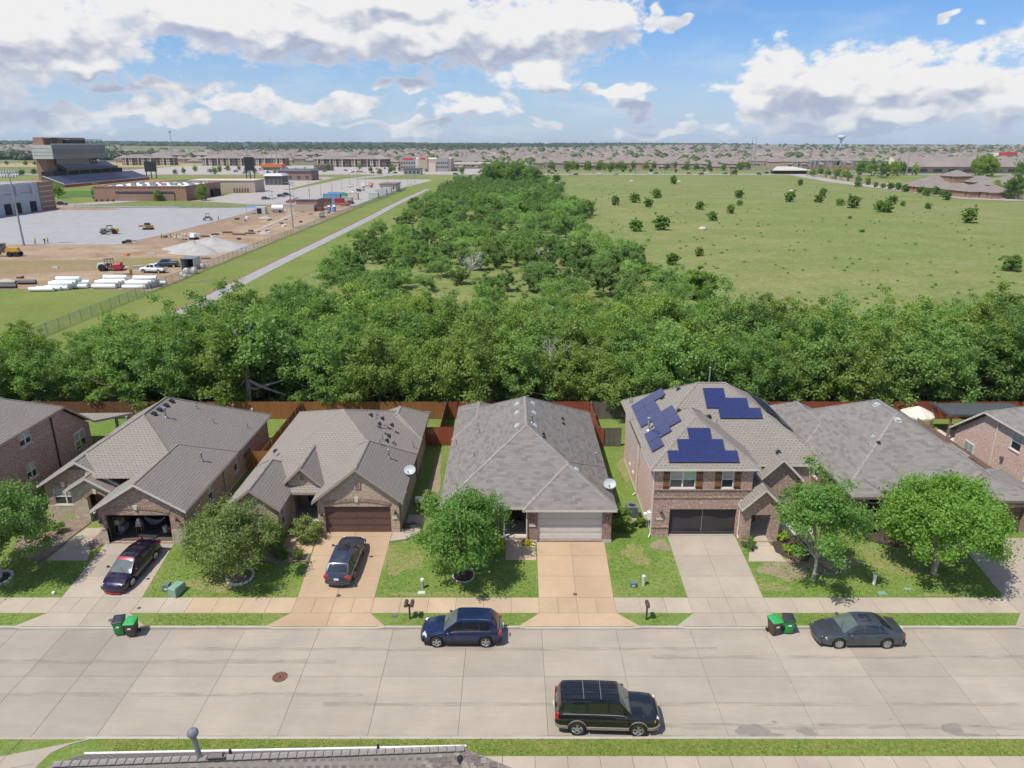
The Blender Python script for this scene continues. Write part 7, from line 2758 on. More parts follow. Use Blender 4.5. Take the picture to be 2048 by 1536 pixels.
chain_fence('chain link fence along the back of the gravel yard', [(-196,333),(-150,331.5),(-112,333),(-76,338)], h=1.6, step=4)
chain_fence('low dark fence in front of the practice field', [(-212,392),(-186,392),(-180,396)], h=1.5, step=3)
# white turf rolls lying in stacks
rollm = MB()
rollm.lathe((0,0,0),[(.001,0),(.15,0),(.15,.05),(.40,.05),(.42,.0),(.42,4.55),(.40,4.6),(.15,4.55),(.15,4.6),(.001,4.6)],14,0, 'y')
rm = rollm.mesh('turf_roll', [M['poly_white']], uv=False, smooth=40)
q = random.Random(2)
pyr = [(.25 * r_ + .5 * l_, .86 * r_ + .43 * l_, .74 * l_) for l_ in range(2) for r_ in range(5 - l_)]
stacks = [('left stack', 60,583,[(0,0,0),(.8,.9,0),(1.9,1.8,0),(2.1,2.7,0),(2.2,3.6,0),(2.6,2.2,.74),(2.7,3.1,.74),(3.0,4.5,0),(3.2,4.0,.74),(3.4,3.5,1.45)]),('middle pair', 128,577,[(0,.2,0),(.4,1.1,0),(.3,.7,.74)]),('second stack from the right', 186,577, pyr + [(1.3,2.2,1.46)]),('right hand stack', 246,578, pyr + [(1.4,2.0,1.46),(2.0,4.2,0)])]
for nm, px, py, rs in stacks:
 b = at(px, py, 1.05)
 for k, (dx, dy, dz) in enumerate(rs):
  o = link_mesh('turf_roll', rm, None, (b.x + dx, b.y + dy, 1.05 + .42 + dz), R(-90) + q.uniform(-.05,.03))
  setp(o, 'white wrapped roll lying in the %s of rolls' % nm, 'roll', 'white rolls, ' + nm)
for k, (px, py, l) in enumerate(((0,571,6),(2,574,6),(5,577,5.5),(52,566,4),(54,569,3.6))):
 b = at(px, py, 1.05)
 m = MB().cyl((b.x - l / 2, b.y, 1.4),(b.x + l / 2, b.y + .2,1.4),.3,.3,12)
 m.cyl((b.x - l / 2 - .01, b.y, 1.4),(b.x - l / 2 - .02, b.y, 1.4),.22,.22,10)
 setp(m.build('drain_pipe', [M['black_metal']], None, uv=False, smooth=40), 'black pipe lying left of the white rolls, %s' % ('rearmost long one', 'middle long one', 'front long one', 'short one behind', 'short one in front')[k], 'pipe')
def machine(name, label, cat, px, py, rz, parts, z=1.06):
 p = at(px, py, z)
 t = thing(name, label, cat)
 for (pn, mt, shapes) in parts:
  m = MB()
  for sh in shapes:
   k, a = sh[0], sh[1:]
   if k == 'wheel':
    x, y, r, w = a
    m.lathe((x, y - w / 2, r),[(.001,.02),(r * .5,.02),(r * .52,0),(r * .95,0),(r, w * .15),(r, w * .85),(r * .95, w),(r * .52, w),(r * .5, w - .02),(.001, w - .02)],18,0, 'y')
   else:
    getattr(m, k)(*a)
  m.build(pn, [M[mt]], t, uv=False, smooth=35)
 t.location = (p.x, p.y, z)
 t.rotation_euler = (0,0, rz)
 return t
def roller_parts(bodym, drumm, capm='iron'):
 return [('engine_hood', bodym, [('obox', (-1.6,0,.75),(2.2,1.5,.95),0,0,.8)]),('chassis', 'iron', [('box', -2.4,.5,-.6,.6,.55,.9)]),('wheel', 'rubber', [('wheel', -1.5,.85,.78,.5)]),('wheel', 'rubber', [('wheel', -1.5,-.85,.78,.5)]),
   ('drum', drumm, [('wheel', 1.75,0,.75,2.1)]),('drum_frame', drumm, [('box', .5,2.65,-1.22,-1.05,.55,.95),('box', .5,2.65,1.05,1.22,.55,.95),('box', .45,.7,-1.2,1.2,.5,1.0),('obox', (1.75,0,1.45),(1.5,2.0,.3),0,0,.8)]),
   ('canopy', capm, [('box', -.9,.6,-.85,.85,2.55,2.68),('box', -.85,-.75,-.8,-.7,.9,2.55),('box', -.85,-.75,.7,.8,.9,2.55),('box', .45,.55,-.8,-.7,.9,2.55),('box', .45,.55,.7,.8,.9,2.55)]),('seat', 'plastic_black', [('obox', (-.3,0,1.1),(.5,.5,.5),0,0,.8),('obox', (.3,0,.95),(.2,.4,.7),0,0,.7)])]
machine('road_roller', 'pale grey road roller with dark red drum on the dirt', 'road roller', 222,541, R(8), roller_parts('box_grey', 'red_paint'))
machine('road_roller', 'yellow drum roller on the left of the gravel yard', 'road roller', 220,468, R(195), roller_parts('cat_yellow', 'iron', 'black_metal'),1.13)
machine('skid_loader', 'yellow and black skid loader in the middle of the gravel yard', 'loader', 296,459, R(175),
  [('cab', 'black_metal', [('obox', (0,0,1.0),(1.5,1.4,1.15),0,0,.85)]),('body', 'cat_yellow', [('obox', (-.7,0,.5),(1.9,1.5,.8),0,0,.92)]),('arm', 'cat_yellow', [('box', -1.4,1.9,-.9,-.75,1.25,1.45),('box', -1.4,1.9,.75,.9,1.25,1.45)]),('bucket', 'iron', [('obox', (2.3,0,.9),(.9,2.0,.5),0,0,.7)]),('track', 'rubber', [('box', -1.5,1.1,-1.1,-.7,0,.7)]),('track', 'rubber', [('box', -1.5,1.1,.7,1.1,0,.7)])],1.13)
machine('small_roller', 'small dark tandem roller on the far right of the gravel yard', 'road roller', 416,441, R(200),
  [('body', 'iron', [('obox', (0,0,.8),(2.2,1.3,.7),0,0,.8)]),('drum', 'grey_metal', [('wheel', -1.2,0,.55,1.3)]),('drum', 'grey_metal', [('wheel', 1.2,0,.55,1.3)]),('canopy', 'black_metal', [('box', -.7,.7,-.7,.7,2.4,2.5),('box', -.65,-.57,-.65,-.57,1.4,2.4),('box', .57,.65,.57,.65,1.4,2.4)])],1.13)
machine('grader', 'yellow motor grader cut by the left edge of the photo', 'grader', 14,513, R(6),
  [('body', 'cat_yellow', [('obox', (1.6,0,1.1),(3.4,1.3,1.1),0,0,.85)]),('frame', 'iron', [('box', -4.2,1,-.25,.25,1.0,1.4)]),('cab', 'glass_far', [('obox', (-.8,0,1.2),(1.5,1.5,1.9),0,0,.9)]),('cab_roof', 'black_metal', [('obox', (-.8,0,3.1),(1.7,1.7,.1))]),('blade', 'red_paint', [('box', -2.4,-2.2,-1.9,1.9,.3,.9)])] + [('wheel', 'rubber', [('wheel', x, y, .65,.4)]) for x in (-4.0,1.2,2.8) for y in (-1.0,1.0)])
machine('mini_excavator', 'small white excavator by the brown spoil heap', 'excavator', 388,479, R(160),
  [('house', 'poly_white', [('obox', (0,0,.7),(1.7,1.4,1.0),0,0,.85)]),('track', 'rubber', [('box', -1.2,1.2,-.9,-.5,0,.55)]),('track', 'rubber', [('box', -1.2,1.2,.5,.9,0,.55)]),('arm', 'orange', [('tube', [(.6,0,1.2),(2.0,0,2.2),(3.0,0,.6)],[.18,.15,.1])])])
machine('plate_packer', 'dark trench equipment lying at the edge of the gravel yard', 'equipment', 258,487, R(5),
  [('engine', 'black_metal', [('obox', (0,0,.3),(1.6,1.0,.8),0,0,.7)]),('wheel', 'rubber', [('wheel', -1.3,.5,.4,.3)]),('wheel', 'rubber', [('wheel', -1.3,-.5,.4,.3)]),('boom', 'iron', [('tube', [(.6,0,.7),(1.8,0,.9),(2.4,0,.3)],[.12,.1,.08])])])
machine('pipe_layer_attachment', 'rusty forks attachment lying beside the road roller', 'equipment', 248,550, R(0),
  [('frame', 'rust', [('box', 0,1.6,-.1,.1,.1,.35),('box', 1.5,1.7,-.4,-.25,.1,1.2),('box', 1.5,1.7,.25,.4,.1,1.2)]),('bar', 'rust', [('box', -2.2,0,-.06,.06,.2,.3)])])
def pickup(label, px, py, rz, paint, z=1.06):
 S = dict(L=5.8, W=2.0, axles=(1.85,-1.75), wr=.42, zlow=.42, paint=paint, cat='pickup', top=[(-2.9,1.15),(-2.8,1.22),(-.6,1.22),(.9,1.2),(1.6,1.22),(2.5,1.15),(2.8,1.05),(2.9,.9)], bot=[(-2.9,.6),(-2.5,.48),(2.5,.48),(2.9,.55)],
   plan=[(-2.9,.95),(-2.6,1),(2.2,1),(2.6,.95),(2.9,.82)], cab=(1.45,.75,-.75,-1.0), roof=1.92, cw=.93, rw=.78, rp=.5, rg=(.04,.03), win=[(.3,1.15,.02,-.32),(-.7,.2,.1,.02)])
 t = car('pickup_truck', label, S, True)
 MB().box(-2.8,-1.05,-.82,.82,1.235,1.262).build('load_bed', [M['plastic_black']], t, 0)
 MB().box(2.86,2.93,-.6,.6,.68,1.0).build('grille', [M['plastic_black']], t, 0)
 p = at(px, py, z)
 park(t, p.x, p.y, z, rz)
 return t
pickup('white pickup truck near the white rolls on the dirt', 308,545, R(172), 'paint_white')
pickup('grey pickup truck behind the white one on the dirt', 334,534, R(188), 'paint_slate')
def person(label, px, py, z, rz, top='hivis', leg='denim', hat='hivis'):
 p = at(px, py, z)
 t = thing('person', label, 'person')
 m = MB()
 # torso, neck and head as one ring skin; limbs as tapered tubes rising out of it
 prof = [(.001,.84,0),(.16,.86,0),(.17,1.0,0),(.165,1.15,0),(.20,1.34,0),(.19,1.43,0),(.07,1.5,0),(.065,1.54,1),(.09,1.58,1),(.10,1.66,1),(.085,1.74,1),(.04,1.785,1),(.001,1.79,1)]
 rows = [[(r * .68 * math.cos(a), r * math.sin(a), h) for a in np.linspace(0,2 * PI, 12, endpoint=False)] for r, h, _ in prof]
 m.grid(rows, 0, True)
 for s_ in (-1,1):
  m.tube([(0, s_ * .19,1.40),(.03, s_ * .26,1.14),(.16, s_ * .24,.92),(.19, s_ * .23,.86)],[.06,.05,.04,.035],8)
  m.tube([(0, s_ * .09,.92),(.03 * s_, s_ * .1,.5),(0, s_ * .11,.06)],[.09,.07,.05],8,1)
  m.obox((.05, s_ * .11,0),(.26,.1,.08),0,2)
 m.m = [3 if (f_ < 12 * 12 and f_ // 12 >= 7) else k for f_, k in enumerate(m.m)]
 m.build('body', [M[top], M[leg], M['plastic_black'], M['skin']], t, uv=False, smooth=60)
 MB().lathe((0,0,1.72),[(.15,-.005),(.115,0),(.105,.05),(.06,.10),(.001,.12)],12).build('hard_hat', [M[hat]], t, uv=False, smooth=50)
 t.location = (p.x, p.y, z)
 t.rotation_euler = (0,0, rz)
 return t
plain('skin', (.42,.26,.19),.6)
for px, py, lb, h in ((71,488, 'worker in yellow vest at the near edge of the gravel yard, left one', 'hivis'),(90,488, 'worker in dark vest bent over tools at the gravel yard edge', 'poly_white'),(96,486, 'worker in yellow vest at the near edge of the gravel yard, right one', 'hivis'),
     (323,477, 'worker in yellow vest left by the trench', 'hivis'),(341,473, 'worker in yellow vest second by the trench', 'poly_white'),(353,476, 'worker in yellow vest third by the trench', 'hivis'),(366,478, 'worker in yellow vest rightmost by the trench', 'poly_white'),(437,440, 'worker standing beside the small tandem roller', 'hivis'),(361,534, 'worker in yellow vest in the open container', 'hivis')):
 person(lb, px, py, 1.12, R(px * 37), 'hivis' if 'dark' not in lb else 'denim', 'denim', h)
# storage container with open end, bulk bags, gate
p = at(370,540,1.06)
t = thing('storage_container', 'small grey storage container with open dark end by the fence', 'container', (p.x, p.y, 1.06))
cx, cy = p.x + .6, p.y + 1.6
m = MB()
m.box(cx - 1.5, cx + 1.5, cy - 1.5, cy + 2.4,1.1,1.16)
m.box(cx - 1.5, cx - 1.42, cy - 1.5, cy + 2.4,1.16,3.5)
m.box(cx + 1.42, cx + 1.5, cy - 1.5, cy + 2.4,1.16,3.5)
m.box(cx - 1.42, cx + 1.42, cy + 2.3, cy + 2.4,1.16,3.5)
m.build('shell', [M['box_grey']], t, 0)
MB().box(cx - 1.55, cx + 1.55, cy - 1.6, cy + 2.45,3.5,3.6).build('roof', [M['grey_metal']], t, 0)
MB().box(cx - 1.40, cx + 1.40, cy + 2.2, cy + 2.28,1.17,3.4).build('lining', [M['dark_void']], t, 0)  # near-black board holds the container's inner shade in its colour
for k, (px, py, s) in enumerate(((374,548,1.15),(389,547,1.2),(365,553,.9),(406,537,1.05),(371,556,.8))):
 p = at(px, py, 1.06)
 t = thing('bulk_bag', 'white bulk bag standing by the fence, %s' % ('beside the container', 'right of the container', 'slumped one in front', 'apart on the right', 'lowest one nearest the camera')[k], 'bag', (p.x, p.y, 1.06),0, 'bulk bags by the fence')
 m = MB()
 rows = []
 for (w, z) in ((.40,0),(.48,.1),(.52,.6),(.47,1.0),(.3,1.12),(.12,1.15)):
  rows.append([(s * w * math.copysign(abs(math.cos(a)) ** .6, math.cos(a)), s * w * math.copysign(abs(math.sin(a)) ** .6, math.sin(a)), s * z) for a in np.linspace(0,2 * PI, 16, endpoint=False)])
 m.grid(rows, 0, True)
 m.poly(rows[-1])
 link_mesh('sack', m.mesh('sack', [M['sack']], uv=False, smooth=50), t)
 m = MB()
 for sx in (-1,1):
  for sy in (-1,1):
   m.tube([(sx * .4 * s, sy * .4 * s, 1.0 * s),(sx * .3 * s, sy * .3 * s, 1.3 * s),(sx * .15 * s, sy * .38 * s, 1.05 * s)],.03,5)
 link_mesh('loop', m.mesh('loop', [M['iron']], uv=False), t)
mound('soil_heap', *at(345,490)[:2],6.5,6,2.2, 'soil_pile', 11, 'brown soil heap beside the trench workers', 'heap')
mound('gravel_heap', *at(392,506)[:2],6.5,5,3.0, 'gravel', 12, 'steep pale gravel heap nearest the site fence', 'heap')
mound('gravel_heap', *at(425,497)[:2],11,9,3.0, 'gravel', 13, 'broad pale gravel heap behind the steep one', 'heap')
mound('soil_heap', *at(465,450)[:2],4,3,1.3, 'soil_pile', 14, 'small brown soil heap by the blue tarp', 'heap')
mound('soil_heap', *at(195,514)[:2],2.4,1.6,.8, 'soil_pile', 15, 'small brown rubble heap behind the road roller', 'heap')
# concrete strip being laid
for k, (dx, w) in enumerate(((0,1.2),(3.4,.5))):
 a, b = at(497,466,1.08), at(588,427,1.08)
 o = sheet('concrete_strip', [(a.x + dx, a.y),(a.x + dx + w, a.y),(b.x + dx + w, b.y),(b.x + dx, b.y)],1.13, 'kerb_concrete', .06, kind='structure')
for k, (px, py, l, rz) in enumerate(((455,466,3,.2),(478,470,4,-.1),(500,468,3,.0),(430,470,2,.5),(410,474,2.4,.1))):
 p = at(px, py, 1.07)
 setp(MB().obox((p.x, p.y, 1.07),(l, .5,.5), rz).obox((p.x + .3, p.y + .6,1.07),(l * .7,.3,.35), rz + .3).build('timber_stack', [M['pole_wood']], None, 0), 'dark timber lying on the site dirt, %s' % ('left pile', 'longest pile', 'pile on the concrete strip', 'short pile', 'pile by the gravel')[k], 'timber')
p = at(508,428,1.07)
t = thing('site_shelter', 'grey site shelter with blue tarp beside the gravel yard', 'shelter', (p.x, p.y, 1.07))
MB().box(p.x + 1, p.x + 4.6, p.y, p.y + 3,1.07,3.8).build('cabin', [M['box_grey']], t, 0)
MB().box(p.x + 1.3, p.x + 3.2, p.y - .02, p.y, 1.1,3.3).build('opening', [M['dark_void']], t, 0)
MB().poly([(p.x - 3, p.y, 3.5),(p.x + .9, p.y, 3.3),(p.x + .9, p.y + 3.5,3.9),(p.x - 3, p.y + 3.5,3.6)]).box(p.x - 3, p.x - 2.9, p.y, p.y + .1,1.07,3.5).box(p.x + .8, p.x + .9, p.y, p.y + .1,1.07,3.3).build('tarp', [M['tarp_blue']], t, 0)
p = at(556,425,1.07)
machine('water_tank', 'white water tank trailer beside the brick kiln yard', 'tank', 556,425, R(10),[('tank', 'poly_white', [('tube', [(-2.2,0,1.8),(2.2,0,1.8)],[1.3,1.3],14)]),('frame', 'iron', [('box', -2.4,2.4,-.9,.9,.5,.7)]),('wheel', 'rubber', [('wheel', 1.0,-1.0,.5,.3)]),('wheel', 'rubber', [('wheel', 1.0,1.0,.5,.3)])])
# beige brick store with open yard in front
a, b = at(588,423,1.07), at(636,423,1.07)
t = thing('brick_store', 'low beige brick store with walled yard beside the site lane', 'building', (a.x, a.y, 1.07))
MB().box(a.x, b.x - 1, a.y + 4, a.y + 14,1.07,5.6).build('wall', [M['brick_field']], t)
MB().box(a.x - .3, b.x - .7, a.y + 3.7, a.y + 14.3,5.6,5.9).build('roof', [M['galv']], t, 0)
MB().box(a.x, b.x - 2, a.y, a.y + .4,1.07,3.9).box(b.x - 2, b.x - 1.6, a.y, a.y + 4,1.07,3.9).build('yard_wall', [M['stucco_tan']], t)
MB().box(b.x - 1.4, b.x + 1.4, a.y + 1.2, a.y + 3.0,1.07,2.6).build('skip', [M['rust']], t, 0)
p = at(644,434,1.07)
CARL = {}
def minicar(label, px, py, rz, paint, z=1.18, kind='suv', group=None):
 key = kind
 if key not in CARL:
  S = dict(HB if kind == 'sedan' else EQ)
  S = dict(S, paint='paint_silver')
  CARL[key] = car('far_car', 'x', S, True)
  t = CARL[key]
  for ch in t.children:
   if ch.name.split('.')[0] in ('body', 'cabin'):
    ch.material_slots[0].link = 'OBJECT'
    ch.material_slots[0].material = M[paint]
 else:
  t = copy_tree(CARL[key])
  for ch in t.children:
   if ch.name.split('.')[0] in ('body', 'cabin'):
    ch.material_slots[0].link = 'OBJECT'
    ch.material_slots[0].material = M[paint]
 p = at(px, py, z)
 t['label'] = label
 if group:
  t['group'] = group
 elif 'group' in t:
  del t['group']
 park(t, p.x, p.y, z, rz)
 return t
minicar('dark green suv facing the camera on the site lane', 644,434, R(-70), 'utility_dark', 1.07)
minicar('dark suv parked by the practice field walk', 125,410, R(5), 'paint_black', 1.13)
for k, (px, py, c, lb) in enumerate(((532,399, 'paint_grey', 'dark car leftmost in the row at the plaza kerb'),(544,397, 'paint_white', 'white car second in the row at the plaza kerb'),(563,394, 'paint_navy', 'navy car third in the row at the plaza kerb'),(574,391, 'paint_black', 'black car last in the row at the plaza kerb'),(581,405, 'paint_red', 'red car parked beside the brick store'),(594,402, 'paint_maroon', 'maroon car behind the red car at the brick store'),
       (700,373, 'paint_white', 'white car alone in the big car park'),(706,385, 'paint_white', 'white car at the left of the small group by the trailers'),(715,383, 'paint_black', 'black car in the small group by the trailers'),(722,381, 'paint_silver', 'silver car at the right of the small group by the trailers'),(690,411, 'paint_red', 'red car by the coloured containers'),(698,408, 'paint_maroon', 'maroon car at the right end of the coloured containers'))):
 minicar(lb, px, py, R(8 if k < 4 else 170), c, 1.18, 'suv' if k % 2 else 'sedan')
def cbox(label, px, py, l, w, h, mat, rz=.0, roof=None, z=1.16):
 p = at(px, py, z)
 t = thing('site_container', label, 'container', (p.x, p.y, z), rz)
 m = MB().box(-l / 2, l / 2,0, w, .1, h)
 for k in range(int(l / .8)):
  m.box(-l / 2 + k * .8 + .1,-l / 2 + k * .8 + .45,-.04,0,.2, h - .1)
 link_mesh('shell', m.mesh('shell', [M[mat]], uv=False), t)
 link_mesh('roof', MB().box(-l / 2 - .05, l / 2 + .05,-.08, w + .05, h, h + .1).mesh('roof', [M[roof or mat]], uv=False), t)
 link_mesh('door', MB().box(l / 2 - .02, l / 2 + .03,.1, w - .1,.2, h - .15).mesh('door', [M['iron']], uv=False), t)
for a_ in (('pale blue container at the left of the coloured stack', 664,408,8,2.6,4.6, 'box_blue'),('rust brown container beside the brick store', 648,412,6,2.6,3.2, 'rust'),('dark red container in the coloured group', 678,410,4,2.6,2.8, 'red_paint'),('green container at the back of the coloured group', 690,398,7,2.6,2.8, 'box_green'),('cream container at the right of the coloured group', 691,407,6,2.6,2.8, 'box_cream'),('pale trailer right of the coloured group', 706,399,5,2.6,3.2, 'box_cream'),('blue roofed container behind the pale blue one', 672,397,8,2.6,3.0, 'box_blue'),
  ('white trailer box at the near end of the fence side row', 747,397,5,2.6,2.8, 'box_grey'),('long white trailer in the fence side row', 762,394,6,2.6,3.9, 'box_grey'),('white trailer behind the long one in the fence side row', 774,388,5,2.6,3.4, 'box_grey')):
 cbox(*a_)
a, b = at(760,383,1.16), at(792,383,1.16)
t = thing('site_office', 'long cream site office with dark roof by the car park', 'building', (a.x, a.y, 1.16))
MB().box(a.x, b.x, a.y, a.y + 18,1.16,5.2).build('wall', [M['box_cream']], t, 0)
MB().box(a.x - .5, b.x + .5, a.y - .5, a.y + 18.5,5.2,5.7).build('roof', [M['trim_brown']], t, 0)
for k in range(4):
 MB().box(a.x + 1 + k * 2.2, a.x + 2 + k * 2.2, a.y - .06, a.y, 2.4,3.8).build('window', [M['glass_far']], t, 0)
for k, px in enumerate((658,668)):
 p = at(px, 423,1.08)
 t = thing('portable_toilet', 'blue portable toilet with white roof, %s of the two' % ('left', 'right')[k], 'toilet', (p.x, p.y, 1.08))
 MB().box(p.x - .6, p.x + .6, p.y, p.y + 1.2,1.1,3.1).build('cabin', [M['blue_plastic']], t, 0)
 MB().obox((p.x, p.y + .6,3.1),(1.3,1.3,.35),0,0,.7).build('roof', [M['poly_white']], t, 0)
 MB().box(p.x - .45, p.x + .45, p.y - .04, p.y, 1.25,2.9).build('door', [M['tarp_blue']], t, 0)
p = at(735,374,1.16)
machine('crane_truck', 'white truck with orange loader arm by the site office', 'truck', 735,375, R(185),[('cab', 'paint_white', [('obox', (2.6,0,.8),(2.0,2.2,2.2),0,0,.92)]),('bed', 'iron', [('box', -3.6,1.5,-1.1,1.1,.8,1.2)]),('arm', 'orange', [('tube', [(-1,0,1.2),(-1.6,0,3.2),(-4,0,2.6)],[.3,.25,.2]),('obox', (-3.2,0,1.2),(1.6,1.8,1.3))])] + [('wheel', 'rubber', [('wheel', x, y, .5,.35)]) for x in (-2.6,2.5) for y in (-1,1)])
# ---- poles and masts
def mast(label, px, py, z, top_py, r0=.22, head=None, mat='pole_steel', name='light_mast', cat='light pole', arms=0):
 p = at(px, py, z)
 # height from the apparent top
 d = math.hypot(p.x, p.y)
 zt = aty(px, top_py, p.y).z
 t = thing(name, label, cat, (p.x, p.y, z))
 MB().cyl((p.x, p.y, z - .2),(p.x, p.y, zt), r0, r0 * .45,10).build('shaft', [M[mat]], t, uv=False, smooth=50)
 if head == 'flood':
  m = MB()
  m.box(p.x - 2.2, p.x + 2.2, p.y - .12, p.y + .12, zt - .15, zt + .05)
  m.box(p.x - 1.8, p.x + 1.8, p.y - .12, p.y + .12, zt - 1.35, zt - 1.15)
  m.build('crossbar', [M[mat]], t, 0)
  for k in range(6):
   for zz_ in (zt + .0, zt - 1.2):
    MB().obox((p.x - 1.9 + k * .76, p.y - .3, zz_),(.5,.5,.55),0,0,.6).build('lamp', [M['dish_grey']], t, 0)
 elif head == 'lamp':
  m = MB()
  m.box(p.x - .9, p.x + .9, p.y - .2, p.y + .2, zt - .05, zt + .12)
  m.build('lamp_head', [M['iron']], t, 0)
  MB().cyl((p.x, p.y, z),(p.x, p.y, z + .8),.35,.35,10).build('footing', [M['kerb_concrete']], t, 0)
 elif head == 'cross':
  for k in range(arms or 2):
   zz_ = zt - .6 - k * 2.2
   MB().box(p.x - 1.7, p.x + 1.7, p.y - .1, p.y + .1, zz_, zz_ + .2).build('crossarm', [M[mat]], t, 0)
 elif head == 'cell':
  m = MB()
  for k in range(9):
   a = 2 * PI * k / 9
   m.obox((p.x + 1.3 * math.cos(a), p.y + 1.3 * math.sin(a), zt - 2.2),(.4,.4,2.4), a)
  m.build('antenna', [M['dish_grey']], t, 0)
 return t
mast('tall floodlight mast at the front of the gravel yard', 48,491,1.06,345,.3, 'flood')
mast('floodlight mast beside the site lane', 586,455,1.06,362,.26, 'cross', arms=4)
mast('tall mast with pale lamp head behind the stadium', 349,332,1.1,262,.5, 'cell', name='cell_mast', cat='mast')
mast('floodlight mast behind the black scoreboard', 499,358,1.1,289,.35, 'flood')
mast('slim mast right of the floodlight mast by the scoreboard', 557,352,1.1,288,.3, 'flood')
for k, (px, py, tp) in enumerate(((545,400,383),(588,402,372),(619,398,365),(642,391,360),(664,384,352),(684,378,350),(700,376,348),(716,371,347),(731,366,345),(776,377,352),(790,374,352),(803,373,353),(816,373,350),(822,370,350),(830,366,351),(620,400,380))):
 mast('slim car park lamp post, number %s counted from the left' % ('one two three four five six seven eight nine ten eleven twelve thirteen fourteen fifteen sixteen'.split()[k]), px, py, 1.16, tp, .13, 'lamp', name='lamp_post', cat='lamp post')
# ================================================================ STADIUM
t = thing('stadium_stand', 'large stadium stand with blue seats and tall grey press box', 'stadium', (-305,540,1))
W_, E_, Y0, Y1 = -304.0,-291.0,488.0,604.0
n = 16
lo_, hi_ = 2.9,7.9
m, rows_ = MB(),[]
for k in range(n):
 x0, x1 = E_ - (E_ - W_) * k / n, E_ - (E_ - W_) * (k + 1) / n
 z = lo_ + (hi_ - lo_) * k / n
 m.poly([(x1, Y0, z),(x0, Y0, z),(x0, Y1, z),(x1, Y1, z)])
 m.poly([(x0, Y0, z - .32),(x0, Y1, z - .32),(x0, Y1, z),(x0, Y0, z)])
m.build('seating', [M['seat_blue']], t, 0)
for y in np.linspace(Y0 + 1, Y1 - 1,7):
 m = MB()
 for k in range(n):
  x0, x1 = E_ - (E_ - W_) * k / n, E_ - (E_ - W_) * (k + 1) / n
  z = lo_ + (hi_ - lo_) * k / n + .06
  m.box(x1, x0, y - .8, y + .8, z - .1, z)
 m.build('aisle', [M['seat_grey']], t, 0)
MB().box(E_, E_ + .4, Y0, Y1,1.1,2.7).build('front_wall', [M['red_paint']], t, 0)
MB().box(E_ + .02, E_ + .38, Y0, Y1,2.7,3.2).build('front_parapet', [M['box_grey']], t, 0)
m = MB()
m.poly([(W_, Y0,1.1),(E_, Y0,1.1),(E_, Y0, lo_),(W_, Y0, hi_)])
m.poly([(W_, Y1,1.1),(W_, Y0,1.1),(W_, Y0, hi_),(W_, Y1, hi_)])
m.poly([(E_, Y1,1.1),(W_, Y1,1.1),(W_, Y1, hi_),(E_, Y1, lo_)])
m.build('end_wall', [M['iron']], t, 0)
m = MB()
m.poly([(W_, Y0 - .3, hi_),(E_ + .2, Y0 - .3, lo_),(E_ + .2, Y0 - .3, lo_ + .6),(W_, Y0 - .3, hi_ + .6)])
m.poly([(W_, Y0 - .3, hi_ + .6),(E_ + .2, Y0 - .3, lo_ + .6),(E_ + .2, Y0 + .2, lo_ + .6),(W_, Y0 + .2, hi_ + .6)])
m.build('side_parapet', [M['box_grey']], t, 0)
MB().box(-312, W_ - .3,500,590,1.1,10.6).build('concourse', [M['dark_void']], t, 0)
m = MB()
for k in range(8):
 x0, x1 = -303.0 - k * 1.05,-303.0 - (k + 1) * 1.05
 z = 12.0 + k * .56
 m.poly([(x1,514, z),(x0,514, z),(x0,580, z),(x1,580, z)])
 m.poly([(x0,514, z - .55),(x0,580, z - .55),(x0,580, z),(x0,514, z)])
m.build('upper_seating', [M['seat_blue']], t, 0)
MB().box(-303.0,-302.6,513,581,10.7,12.5).build('upper_front', [M['iron']], t, 0)
MB().poly([(-311.4,513.8,14.0),(-303.0,513.8,10.7),(-303.0,513.8,12.4),(-311.4,513.8,17.0)]).poly([(-311.4,513,14.0),(-303.0,513,10.7),(-303,581,10.7),(-311.4,581,14.0)][::-1]).build('upper_end', [M['iron']], t, 0)
for y in (516,530,544,558,572):
 MB().box(-304.6,-303.6, y - .5, y + .5,6,10.8).build('column', [M['iron']], t, 0)
MB().box(-316,-309,503,540,1.1,18.6).build('stair_tower', [M['brick_field']], t)
MB().box(-309,-307.6,512,552,14.5,18.5).build('glazed_front', [M['glass_far']], t, 0)
for y in (554,558,562):
 MB().box(-309,-308, y, y + .8,12,18.6).build('column', [M['iron']], t, 0)
MB().poly([(-300,478,1.2),(-316,496,1.2),(-316,496,9),(-312,490,7)]).poly([(-316,470,1.2),(-300,478,1.2),(-304,484,4.5),(-316,484,4.5)]).build('ramp_wall', [M['brick_field']], t)
pb = MB().box(-315.5,-302,500,566,18.6,27.4).build('press_box', [M['panel_grey']], t, 0)
MB().box(-301.98,-301.85,501,565,21.4,24.8).build('window_band', [M['glass_far']], pb, uv=False)
MB().box(-302.0,-301.88,500,566,24.9,27.4).build('fascia_band', [M['panel_mid']], pb, uv=False)
MB().box(-302.0,-301.88,500,566,18.6,21.3).build('base_band', [M['panel_mid']], pb, uv=False)
for z in (20.8,23.0,25.2):
 MB().box(-315.5,-302.1,499.9,499.98, z, z + .12).build('panel_joint', [M['panel_mid']], pb, uv=False)
MB().box(-314.5,-308,502,552,27.4,32.2).build('roof_block', [M['brick_field']], t)
MB().box(-308,-303.5,503,520,31.6,32.1).box(-309,-302.6,524,565,30.6,31.1).build('roof_canopy', [M['panel_mid']], t, 0)
for k, y in enumerate(np.linspace(503,564,11)):
 MB().box(-303.4,-303.1, y - .15, y + .15,27.4,30.7).build('canopy_post', [M['iron']], t, 0)
MB().box(-308.0,-307.2,524,530,27.4,31.0).build('lift_door', [M['dark_void']], t, 0)
MB().box(-302.5,-302.3,501,565,27.4,28.3).build('handrail', [M['galv']], t, 0)
